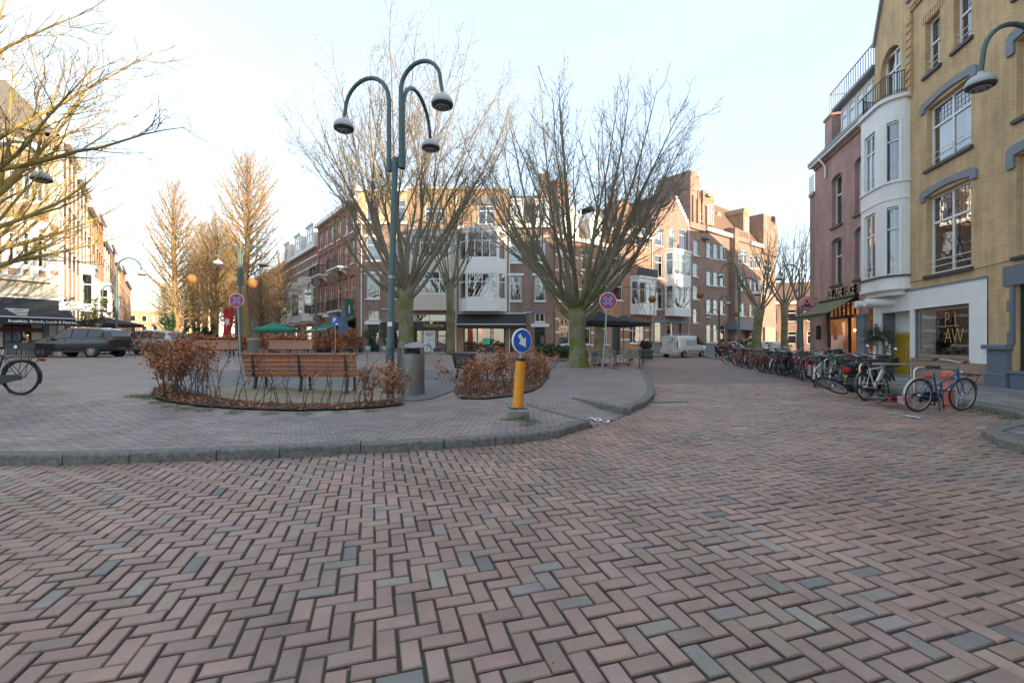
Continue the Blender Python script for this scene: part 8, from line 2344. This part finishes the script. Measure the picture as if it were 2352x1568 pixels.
SUV = [(-2.42,.55,.98,1.00,.76,.80,.66),(-2.36,.40,1.10,1.24,.88,.93,.70),(-2.05,.32,1.13,1.64,.94,.97,.72),(-1.2,.30,1.12,1.74,.95,.98,.74),(-.3,.30,1.10,1.76,.95,.98,.74),(.45,.30,1.08,1.70,.95,.98,.72),(1.25,.30,1.06,1.10,.95,.97,.84),(1.95,.33,1.00,1.03,.94,.96,.80),(2.34,.40,.90,.93,.88,.92,.74),(2.44,.48,.74,.77,.78,.82,.66)]
M['graphite'] = plain('graphite_metallic', (.045,.052,.056), .28, metal=.5, var=.05, coat=.7)
M['silver'] = plain('silver_metallic', (.42,.43,.43), .32, metal=.6, var=.05, coat=.6)
x = (187-CX)/F*27.0
car('car', 'dark graphite SUV driving left across the square', 'car', (x, 27.0), R(180), SUV, M['graphite'], (-1.43,1.43), .37, dict(side=(2,3,4), screen=((5,'windscreen'),(1,'rear_window'))), hfun(x, 27), 'cars on the square', suv_bits(2.40,-2.40,.93))
x = (338-CX)/F*31.5
car('car', 'silver SUV parked behind the dark one, beside the bicycle and hedge', 'car', (x, 31.5), R(176), SUV, M['silver'], (-1.43,1.43), .37, dict(side=(2,3,4), screen=((5,'windscreen'),(1,'rear_window'))), hfun(x, 31.5)-.05, 'cars on the square', suv_bits(2.40,-2.40,.93))
VAN = [(-2.50,.40,1.10,1.93,.84,.88,.80),(-2.45,.34,1.12,1.955,.88,.93,.83),(-1.2,.30,1.14,1.97,.91,.95,.84),(.6,.30,1.14,1.97,.91,.95,.84),(1.15,.30,1.12,1.92,.91,.95,.80),(1.90,.32,1.08,1.16,.91,.94,.80),(2.35,.38,.92,.97,.86,.90,.74),(2.50,.48,.70,.74,.74,.78,.64)]
def van_bits(t):
    for y in (-1, 1):
        m = MB(); m.box((-2.49,y*.80,1.18),(.08,.12,.55)); m.build('tail_light', M['redlight'], t)
        m = MB(); m.cbox((2.38,y*.72,.95),(.16,.28,.16),.03); m.build('headlight', M['headlamp'], t)
        m = MB(); m.cbox((1.62,y*1.06,1.22),(.12,.18,.22),.03); m.build('mirror', M['carblack'], t)
        m = MB(); m.bar((-1.0,y*.955,.62),(1.0,y*.955,.62),.012,.07); m.build('side_moulding', M['sill'], t)
    m = MB(); m.box((-2.51,0,.62),(.02,.52,.12)); m.build('number_plate', plain('plate_yellow', (.6,.42,.03), .5), t)
    m = MB(); m.cbox((-2.50,0,.42),(.14,1.7,.18),.03); m.build('bumper', M['silver'], t)
    m = MB(); m.ext(-2.505,-2.50,-.006,.006,.55,1.9); m.build('door_gap', M['black'], t)
    m = MB(); m.box((-2.505,-.3,1.62),(.012,.16,.16),rx=R(20)); m.box((-2.505,-.1,1.42),(.012,.5,.03)); m.box((-2.505,-.1,1.34),(.012,.34,.025)); m.build('lettering', plain('van_print_blue', (.04,.06,.18), .5), t)
    m = MB(); m.box((-.35,-.958,1.36),(1.5,.012,.42)); m.build('side_print', plain('van_print_picture', (.25,.36,.50), .4, var=.7, scale=4), t)
    m = MB()
    for y in (-.6, .6): m.tube([(-2.2,y,2.10),(1.0,y,2.10)], .02, 6)
    for x_ in (-2.0,-.6,.8): m.tube([(x_,-.66,2.1),(x_,.66,2.1)], .02, 6); m.tube([(x_,-.66,1.95),(x_,-.66,2.1)], .02, 6); m.tube([(x_,.66,1.95),(x_,.66,2.1)], .02, 6)
    m.build('roof_rack', M['steel'], t)
M['vanpaint'] = plain('silver_white_van_paint', (.55,.56,.56), .32, metal=.2, var=.04, coat=.5)
Yv = 42.0; x = (1571-CX)/F*Yv
car('van', 'silver white delivery van with roof rack parked across the road', 'van', (x, Yv), R(40), VAN, M['vanpaint'], (-1.55,1.55), .33, dict(side=(3,4), screen=((4,'windscreen'),)), 0.0, None, van_bits)
HATCH = [(-2.0,.50,.88,.90,.66,.70,.58),(-1.9,.36,.95,1.15,.80,.84,.62),(-1.5,.28,.96,1.42,.84,.87,.62),(-.5,.26,.95,1.48,.85,.88,.64),(.35,.26,.93,1.42,.85,.88,.62),(1.05,.26,.90,.94,.85,.87,.72),(1.65,.30,.80,.83,.83,.85,.68),(2.0,.42,.62,.65,.70,.74,.58)]
M['darkred'] = plain('dark_red_metallic', (.10,.02,.028), .3, metal=.3, var=.05, coat=.6)
M['paleblue'] = plain('pale_silver_metallic', (.50,.52,.54), .3, metal=.4, var=.05, coat=.6)
for lb_, d, Y, yw, mt in (('dark red hatchback parked by the school between the round green bushes', 1680, 48, 36, 'darkred'),('dark hatchback parked in front of the school at the far end', 1765, 56, 40, 'graphite'),('pale silver hatchback behind the far bicycles', 1790, 47, 55, 'paleblue'),('dark hatchback half hidden behind the bicycles near the street corner', 1745, 50, 40, 'carblack')):
    x = (d-CX)/F*Y; car('car', lb_, 'car', (x, Y), R(yw), HATCH, M[mt], (-1.25,1.25), .31, dict(side=(2,3), screen=((4,'windscreen'),(1,'rear_window'))), 0, 'cars parked in the right-hand street', suv_bits(2.0,-2.0,.84), .76)
# ================================================================== cafe terraces, parasols, planters, decorations
def parasol(label, loc, z0, zt, zr, rad, cloth, n=8, yaw=0, pole='wood', letter=None, group='terrace parasols', drop=.22):
    t = thing('parasol', label, 'parasol', (loc[0], loc[1], z0), yaw, group)
    m = MB(); m.tube([(0,0,0),(0,0,zt-z0+.05)], .032, 10); m.build('pole', M['taupe'] if pole == 'wood' else M['steel'], t)
    m = MB(); m.cbox((0,0,.05),(.6,.6,.1),.02); m.build('base', M['castiron'], t)
    m = MB()
    for k in range(n):
        a, b = 2*math.pi*(k+.5)/n, 2*math.pi*(k+1.5)/n
        p = lambda r_, z_, an: (r_*math.cos(an), r_*math.sin(an), z_-z0)
        prev = None
        for j in range(5):
            f = j/4; z_ = zt-(zt-zr)*(f**.85); q = (p(rad*f, z_, a), p(rad*f, z_, b))
            if prev: m.quad(prev[0], prev[1], q[1], q[0])
            prev = q
        m.quad(p(rad, zr, a), p(rad, zr, b), p(rad, zr-drop, b), p(rad, zr-drop, a))
    m.build('canopy', cloth, t, fix=False)
    for k in range(n):
        a = 2*math.pi*(k+.5)/n; m = MB(); m.bar((0,0,zr-z0-.35),(rad*.6*math.cos(a), rad*.6*math.sin(a), zr-z0+(zt-zr)*.36),.022); m.build('rib', M['taupe'], t)
    return t
Yp = 24.2; x = (1377-CX)/F*Yp
parasol('large black parasol over the rattan chairs beside the thick trunk', (x, Yp), hfun(x, Yp), 3.05, 2.50, 1.55, M['blackcloth'], 4, R(20))
Yp = 26.0; x = (1432-CX)/F*Yp
parasol('second black parasol on the terrace, right of the sign pole', (x, Yp), hfun(x, Yp), 2.95, 2.52, 1.45, M['blackcloth'], 4, R(30))
Yp = 33; x = (240-CX)/F*Yp
pq = parasol('black parasol lettered LE PAIN QUOTIDIEN left of the lamp post', (x, Yp), hfun(x, Yp), 3.25, 2.72, 2.25, M['blackcloth'], 4, R(0))
text_obj('lettering', 'LE PAIN QUOTIDIEN', .28, 'white', pq, (0, -2.25*math.cos(math.pi/4)-.012, 2.72-.12-hfun(x, Yp)), (R(90),0,0), .002, bold=.006)
Yp = 38; x = (632-CX)/F*Yp
parasol('dark green parasol far behind the pale bench', (x, Yp), hfun(x, Yp), 3.1, 2.45, 1.75, M['greencloth'], 8)
# closed blue-grey parasol
Yp = 34; x = (789-CX)/F*Yp; z0 = hfun(x, Yp)
cp = thing('closed_parasol', 'closed blue-grey parasol standing in front of the green awning', 'parasol', (x, Yp, z0))
M['bluecloth'] = plain('blue_grey_canvas', (.09,.14,.19), .85, var=.15, scale=3)
m = MB(); m.tube([(0,0,0),(0,0,3.5)], .03, 8); m.build('pole', M['steel'], cp)
m = MB(); n_ = 16; prof = [(.02,3.45),(.10,3.2),(.20,2.6),(.30,1.9),(.36,1.45),(.30,1.3)]
vs = [(r_*(1+.22*(k % 2))*math.cos(2*math.pi*k/n_), r_*(1+.22*(k % 2))*math.sin(2*math.pi*k/n_), z_-(.15 if (k % 2 and z_ < 1.5) else 0)) for r_, z_ in prof for k in range(n_)]
m._add(vs, [(i*n_+k, i*n_+(k+1) % n_, (i+1)*n_+(k+1) % n_, (i+1)*n_+k) for i in range(len(prof)-1) for k in range(n_)], 0, True); m.build('folded_canopy', M['bluecloth'], cp)

# rattan chairs and tables
def weave_mat():
    m, n, b = nodemat('woven_cane'); b.inputs['Roughness'].default_value = .6
    tc = n.nodes.new('ShaderNodeTexCoord'); ch = n.nodes.new('ShaderNodeTexChecker'); ch.inputs['Scale'].default_value = 55
    ch.inputs['Color1'].default_value = (.55,.52,.45,1); ch.inputs['Color2'].default_value = (.06,.055,.05,1)
    mp = n.nodes.new('ShaderNodeMapping'); mp.inputs['Rotation'].default_value = (.6,.5,.78); n.links.new(tc.outputs['Object'], mp.inputs['Vector']); n.links.new(mp.outputs[0], ch.inputs['Vector']); n.links.new(ch.outputs['Color'], b.inputs['Base Color'])
    return m
M['weave'] = weave_mat(); M['cane'] = plain('cane_frame', (.42,.25,.11), .5, var=.15, scale=12)
proto = None
def chair0():
    t = thing('rattan_chair', 'rattan chair', 'chair', (0,0,0), 0, 'rattan terrace chairs')
    m = MB(); 
    pts = [(-.21,-.20),(-.21,.10),(-.15,.21),(.15,.21),(.21,.10),(.21,-.20)]
    m.prism(pts, .43, .46); m.build('seat', M['weave'], t)
    m = MB(); rows = []
    for z, w, y in ((.47,.20,.20),(.62,.225,.24),(.78,.21,.27),(.86,.15,.285),(.885,.06,.29)): rows.append([(w*q/3, y-.05*(q/3)**2, z) for q in range(-3, 4)])
    for i in range(4):
        for k in range(6): m._add([rows[i][k], rows[i][k+1], rows[i+1][k+1], rows[i+1][k]], [(0,1,2,3)], 0, True)
    m.build('backrest', M['weave'], t, fix=False)
    m = MB(); m.tube([(-.20,.20,.40),(-.225,.22,.62),(-.20,.25,.80),(-.12,.28,.885),(0,.29,.90),(.12,.28,.885),(.20,.25,.80),(.225,.22,.62),(.20,.20,.40)], .013, 6); m.build('back_frame', M['cane'], t)
    for sx, sy in ((-1,-1),(1,-1),(1,1),(-1,1)):
        m = MB(); m.tube([(sx*.17,sy*.17,.44),(sx*.22,sy*.22,0)], .014, 6); m.build('leg', M['cane'], t)
    m = MB(); m.tube([(-.2,-.2,.2),(.2,-.2,.2),(.2,.2,.2),(-.2,.2,.2)], .009, 5, closed=True); m.build('stretcher', M['cane'], t)
    return t
proto = chair0()
spots = [(1393,843.5,175,'rattan chair with its back to the street, left of the sign pole'),(1372,840,250,'rattan chair turned sideways at the parasol foot'),(1436,843.5,190,'rattan chair with its back to the street, right of the sign pole'),(1457,841,165,'rightmost rattan chair by the rope posts'),(1412,838,20,'rattan chair facing the street across the small table'),(1448,836,350,'rattan chair at the second small table'),(1358,842,95,'leftmost rattan chair against the thick trunk')]
for i, (d, y, yw, lb_) in enumerate(spots):
    g = G(d, y); c = proto if i == 0 else copy_tree(proto); c['label'] = lb_; c.location = g; c.rotation_euler = (0, 0, R(yw)+math.pi*0)
for i, (d, y, lb_) in enumerate(((1415,840.5,'small round bistro table left on the terrace'),(1446,839,'small round bistro table right on the terrace'))):
    g = G(d, y); t = thing('bistro_table', lb_, 'table', g, 0, 'bistro tables on the terrace')
    m = MB(); m.lathe([(0,.72),(.30,.72),(.31,.735),(.30,.75),(0,.75)], 20); m.build('table_top', M['lead'], t)
    m = MB(); m.tube([(0,0,0),(0,0,.72)], .025, 8); m.lathe([(.22,0),(.2,.02),(.03,.06)], 14); m.build('pedestal', M['iron'], t)
for i, (d, y) in enumerate(((1469,846),(1476,839),(1478,834),(1411,847))):
    g = G(d, y); t = thing('terrace_post', ('black barrier post at the terrace corner','second black barrier post along the terrace edge','third black barrier post along the terrace edge','black barrier post in front of the left table')[i], 'post', g, 0, 'black terrace barrier posts')
    m = MB(); m.tube([(0,0,0),(0,0,.95)], .018, 7); m.build('pole', M['iron'], t); m = MB(); m.bar((-.22,0,.01),(.22,0,.01),.06,.02); m.bar((0,-.22,.012),(0,.22,.012),.06,.02); m.build('foot', M['iron'], t)
# terrace menu column and small clutter
g = G(1365, 832); t = thing('parasol_stand', 'dark blue-grey stand box at the foot of the black parasol', 'stand', g)
m = MB(); m.cbox((0,0,.33),(.34,.34,.66),.02); m.build('box', M['bluegrey'], t)
g = G(1404, 822); t = thing('menu_lamp', 'small orange-topped terrace bin between the chairs', 'bin', (g[0], g[1]-6, hfun(g[0], g[1]-6)))
m = MB(); m.lathe([(0,0),(.14,0),(.16,.8),(0,.8)], 14); m.build('body', M['castiron'], t); m = MB(); m.cbox((0,0,.92),(.26,.26,.24),.03); m.build('top', M['bollard'], t)
# concrete planter with a bush by the road
Yp = 34.5; x = (1485-CX)/F*Yp
pt = thing('concrete_planter', 'round mossy concrete planter with a flowering bush near the van', 'planter', (x, Yp, .12))
m = MB(); m.lathe([(0,0),(.46,0),(.46,.40),(.47,.55),(.55,.57),(.56,.70),(.50,.72),(.47,.66),(0,.64)], 24); m.build('tub', barkmat('planter_concrete', (.10,.10,.09), (.16,.155,.14), (.05,.065,.02), .7, -.5, 1.2), pt)
shrub('planter_bush', 'dark green bush with a few pinkish flowers in the concrete planter', 'shrub', (x, Yp, .78), .40, .40, .0, .72, 14, 1500, 51, GREEN+[(.14,.04,.07)], .06, leafz=.1, mat='greenleaf')
# olive tree in a black tub at number 48
q = fR.W(7.55, -.42)
tb = thing('tree_tub', 'square black tub at the grey pilaster of number 48', 'planter', (q.x, q.y, .11), fR.a)
m = MB(); m.prism([(-.17,-.17),(.17,-.17),(.17,.17),(-.17,.17)], 0, .02); vs = [(-.18,-.18,.0),(.18,-.18,.0),(.18,.18,.0),(-.18,.18,.0),(-.25,-.25,.58),(.25,-.25,.58),(.25,.25,.58),(-.25,.25,.58)]
m._add(vs, [(0,1,5,4),(1,2,6,5),(2,3,7,6),(3,0,4,7),(4,5,6,7)]); m.build('tub', M['crate_black'], tb)
rg = np.random.RandomState(77); ot = thing('olive_tree', 'small round-headed olive tree in the tub at number 48', 'tree', (q.x, q.y, .69), 0, 'potted olive trees')
tr_ = grow(rg, (0,0,-.1), (.05,0,1), .95, 6, .055, .04, .02, .05); V, Q = tubes([tr_], 9); npmesh('trunk', V, Q, plain('pale_olive_bark', (.30,.28,.24), .9, var=.25, scale=12), ot)
pl_ = [grow(rg, tr_[0][-1], rg.normal(0, 1, 3)*[1,1,.7]+[0,0,.5], .55, 5, .014, .005, .02, .12) for _ in range(22)]; sb_ = branch_out(rg, pl_, .08, (.4,1.0), lambda L, t: .22, .6, 4, .02, .12, .2, .004, 7)
V, Q = tubes(pl_+sb_, 3); npmesh('branches', V, Q, M['stem'], ot, 'stuff'); pp = np.concatenate([p for p, _ in sb_+pl_])
V, Q, C_ = leaves(pp[rg.randint(0, len(pp), 3600)]+rg.normal(0, .035, (3600, 3)), .026, rg, [(.075,.095,.06),(.10,.12,.08),(.05,.07,.04),(.13,.14,.10)]); npmesh('crown', V, Q, M['greenleaf'], ot, 'stuff', False, C_)
for i, (zx, lb_) in enumerate(((62,'potted olive tree left of the tall narrow door'),(165,'potted olive tree right of the tall narrow door'))):
    x, Y = fC.W(X4(zx), -.5)[:2]; z0 = hfun(x, Y)
    t = thing('olive_tree', lb_, 'tree', (x, Y, z0), 0, 'potted olive trees')
    m = MB(); m.lathe([(0,0),(.2,0),(.26,.5),(0,.48)], 16); m.build('pot', M['mint_pot'] if 'mint_pot' in M else M.setdefault('mint_pot', plain('pale_green_pot', (.38,.48,.42), .5)), t)
    V, Q = tubes([grow(rg, (0,0,.4), (0,0,1), .9, 5, .04, .02, 0, .06)], 7); npmesh('trunk', V, Q, M['stem'], t)
    c = rg.normal(0, 1, (1100, 3)); c /= np.linalg.norm(c, axis=1, keepdims=True); c = c*(rg.rand(1100, 1)**.4)*[.5,.5,.45]+[0,0,1.6]
    V, Q, C_ = leaves(c, .045, rg, [(.12,.14,.06),(.16,.17,.08),(.09,.11,.05)]); npmesh('crown', V, Q, M['greenleaf'], t, 'stuff', False, C_)
# round green bushes and ivy at the school, green climbers on the left
for i, (d, Y, lb_) in enumerate(((1668,54,'round clipped green bush left of the school porch'),(1712,55,'round clipped green bush right of the school porch'))):
    x = (d-CX)/F*Y; shrub('clipped_bush', lb_, 'shrub', (x, Y, .1), 1.0, .8, .1, 1.7, 12, 3000, 60+i, [(.07,.16,.02),(.10,.20,.03),(.05,.11,.02)], .10, group='clipped bushes at the school', leafz=.1, mat='greenleaf')
x, Y = (207-CX)/F*31.5, 31.5; shrub('climbing_plant', 'green climbing plant at the cream house corner behind the black parasol', 'shrub', (x, Y, .5), .5, .5, .5, 4.4, 10, 2600, 66, GREEN+[(.14,.16,.05)], .06, leafz=.4, mat='greenleaf')
for i, (d, Y, h_, lb_) in enumerate(((386,43,3.9,'dark green ivy at the foot of the left avenue tree'),(462,50,3.0,'dark green conifer among the avenue trunks'),(480,52,2.4,'low dark green bush among the avenue trunks'))):
    x = (d-CX)/F*Y; shrub('evergreen_bush', lb_, 'shrub', (x, Y, .4), .6, .6, .1, h_, 10, 2200, 70+i, [(.012,.05,.03),(.02,.07,.03),(.03,.08,.02)], .10, group='evergreen bushes in the avenue', leafz=.2, mat='greenleaf')
# parking sign, flag, white garden bench
Yp = 30; x = (770-CX)/F*Yp; z0 = hfun(x, Yp)
ps_ = thing('parking_sign', 'square blue parking sign with a white P left of the closed parasol', 'traffic sign', (x, Yp, z0))
m = MB(); m.tube([(0,0,0),(0,0,2.6)], .03, 8); m.build('pole', M['steel'], ps_); m = MB(); m.cbox((0,-.04,2.25),(.50,.02,.60),.0); m.build('plate', M['signblue'], ps_)
text_obj('letter', 'P', .40, 'signwhite', ps_, (-.04,-.054,2.30), (R(90),0,0), .002, bold=.012); m = MB(); m.box((.12,-.054,2.06),(.16,.004,.10)); m.build('symbol', M['signwhite'], ps_)
Yp = 46; x = (524-CX)/F*Yp; z0 = hfun(x, Yp)
fl = thing('hanging_flag', 'red flag with a ragged white emblem hanging among the avenue trunks', 'flag', (x, Yp, z0))
m = MB(); m.tube([(.75,0,0),(.75,0,4.6)], .035, 7); m.tube([(.75,0,4.55),(-.1,0,4.4)], .025, 6); m.build('pole', M['steel'], fl)
m = MB()
for k in range(6):
    for j in range(6):
        f = lambda a, b: (-.55+1.05*a+.06*math.sin(b*5)-.25*b*(a-.3), .10*math.sin(a*7+b*3), 4.4-2.9*b-.25*(1-a))
        m._add([f(k/6,j/6), f((k+1)/6,j/6), f((k+1)/6,(j+1)/6), f(k/6,(j+1)/6)], [(0,1,2,3)], 0, True)
m.build('cloth', plain('red_flag_cloth', (.50,.03,.045), .8, var=.1), fl, fix=False)
m = MB(); m.prism([(-.22,3.05),(-.02,3.3),(.06,3.1),(.24,3.2),(.16,2.85),(.3,2.6),(.05,2.65),(-.1,2.35),(-.14,2.7),(-.34,2.75)], -.14, -.13, 'Y'); m.build('emblem', M['signwhite'], fl)
Yp = 33; x = (792-CX)/F*Yp; z0 = hfun(x, Yp)
wb = thing('white_bench', 'white slatted garden bench under the closed blue parasol', 'bench', (x, Yp, z0), R(180))
for i in range(4): m = MB(); m.box((0,.22,.5+.11*i),(1.7,.03,.08)); m.build('back_slat', M['white_frame'], wb)
for i in range(4): m = MB(); m.box((0,-.2+.11*i,.45),(1.7,.09,.03)); m.build('seat_slat', M['white_frame'], wb)
for sx in (-.8, .8): m = MB(); m.bar((sx,.22,0),(sx,.22,.9),.06); m.bar((sx,-.22,0),(sx,-.22,.65),.06); m.bar((sx,-.24,.65),(sx,.24,.65),.06); m.build('frame', M['white_frame'], wb)
# dark low wall of the green terrace: planter boxes and fence
Yp = 35; 
for i, d in enumerate((728,748,765,805,818)):
    x = (d-CX)/F*Yp; t = thing('terrace_screen', ('first','second','third','fourth','last')[i]+' dark glazed screen of the green awning terrace from the left', 'screen', (x, Yp+.5, hfun(x, Yp)), R(-20), 'terrace screens')
    m = MB(); m.ext(-.34,.34,-.02,.02,.05,.5); m.build('panel', M['black'], t); m = MB(); m.ext(-.32,.32,-.006,.006,.52,1.25); m.build('pane', M['glass'], t)
    m = MB(); m.bar((-.34,0,0),(-.34,0,1.3),.04); m.bar((.34,0,0),(.34,0,1.3),.04); m.bar((-.34,0,1.3),(.34,0,1.3),.04); m.build('frame', M['iron'], t)
# hanging woven balls with wires and small lights across the street
M['ball'] = plain('woven_ball', (.36,.17,.055), .8, var=.35, scale=14, bump=.8, bscale=30)
def ball(label, d, y, Y, r=.27):
    p = D(d, y, Y); t = thing('hanging_ball', label, 'decoration', p, 0, 'woven balls hung across the street')
    m = MB(); 
    for k in range(9):
        q = Matrix.Rotation(k*.7, 3, 'Z') @ Matrix.Rotation(.5+k*.9, 3, 'X'); m.tube([q @ Vector((r*math.cos(a), r*math.sin(a), 0)) for a in np.linspace(0, 2*math.pi, 17)[:-1]], .012, 4, closed=True)
    m.lathe([(0,-r*.95)]+[(r*.95*math.sin(a), -r*.95*math.cos(a)) for a in np.linspace(.2, 2.94, 9)]+[(0, r*.95)], 16); m.build('weave', M['ball'], t)
    m = MB(); m.tube([(0,0,r),(0,0,r+.55)], .006, 4); m.build('cord', M['iron'], t); return t
ball('woven ball hanging left of the sign-side bay house', 1498, 687, 34); ball('woven ball hanging in front of the school wall', 1609, 677, 35); ball('woven ball hanging by the crooked street tree', 1692, 720, 42); ball('woven ball hanging under the pink sign side tree', 1857, 700, 36)
ball('woven ball hanging right of the twin-armed lamp post', 580, 650, 33, .33); ball('woven ball hanging before the left avenue trees', 440, 640, 34, .33)
def wire(label, a, b, sag=.5, drops=0):
    t = thing('light_string', label, 'string lights', a, 0, 'strings of lights'); b = Vector(b)-Vector(a); n_ = 16
    pts = [b*(k/n_)+Vector((0,0,-sag*4*(k/n_)*(1-k/n_))) for k in range(n_+1)]
    m = MB(); m.tube(pts, .012, 4); m.build('wire', M['iron'], t)
    if drops:
        m = MB()
        for k in range(drops):
            f = (k+.5)/drops; p = b*f+Vector((0,0,-sag*4*f*(1-f))); L = .25+.5*((k*7) % 5)/5; m.tube([p, p-Vector((0,0,L))], .007, 3)
            for q in range(3): m.box(tuple(p-Vector((0,0,L*(q+1)/3))), (.035,.035,.035))
        o = m.build('light_drops', plain('small_bulbs', (.45,.28,.15), .5, var=.2), t); o['kind'] = 'stuff'
wire('wire with small hanging lights from the terrace trees to the school', D(1425,660,31), D(1830,640,40), .5, 46)
wire('wire with hanging lights across the avenue mouth', D(330,636,38), D(845,650,38), .5, 50)
wire('wire carrying the two woven balls before the bay houses', D(1380,654,33.5), D(1720,654,35.5), .25)
wire('wire carrying the two woven balls before the avenue', D(360,612,34.5), D(680,618,32.5), .12)
wire('bare wire from the red corner house to the street trees', D(1872,560,27), D(1560,590,44), .4)
wire('thin wire sagging along the yellow house front under the sill', fR.W(9.2,-.1,3.72), fR.W(14.5,-.1,3.78), .05)
wire('thin wire along the left avenue above the lamp heads', D(300,590,40), D(640,600,44), .6)
# a thin post and a dark box on the corner of the juice bar
q = fR.W(.9, -1.0); t = thing('thin_post', 'thin dark grey post under the awning end by the brick corner', 'post', (q.x, q.y, .1)); m = MB(); m.tube([(0,0,0),(0,0,3.4)], .05, 8); m.build('pole', M['bluegrey'], t)
q = fR.W(1.3, -.30); t = thing('heater', 'slim black patio heater on the brick corner beside the bar window', 'heater', (q.x, q.y, 1.75)); m = MB(); m.cbox((0,0,.2),(.14,.2,.8),.05); m.build('housing', M['black'], t); m = MB(); m.bar((0,0,.1),(.25,.05,.1),.04); m.build('bracket', M['iron'], t)
# the wrought iron fence bits by the door and street rubbish scraps
rg = np.random.RandomState(9)
pts = np.array([P(rg.uniform(150,2300), rg.uniform(1000,1560)) for _ in range(70)]); pts = pts[~in_poly(pts, inner)]
V, Q, C_ = leaves(np.column_stack([pts, np.full(len(pts), .014)]), .008, rg, [(.30,.28,.24),(.2,.12,.06),(.10,.07,.05),(.38,.37,.34)], flat=.9); o = npmesh('street_litter', V, Q, M['leaf'], None, 'stuff', False, C_); tag(o, 'tiny scraps and leaf bits scattered over the brick road', 'litter')
pts = []
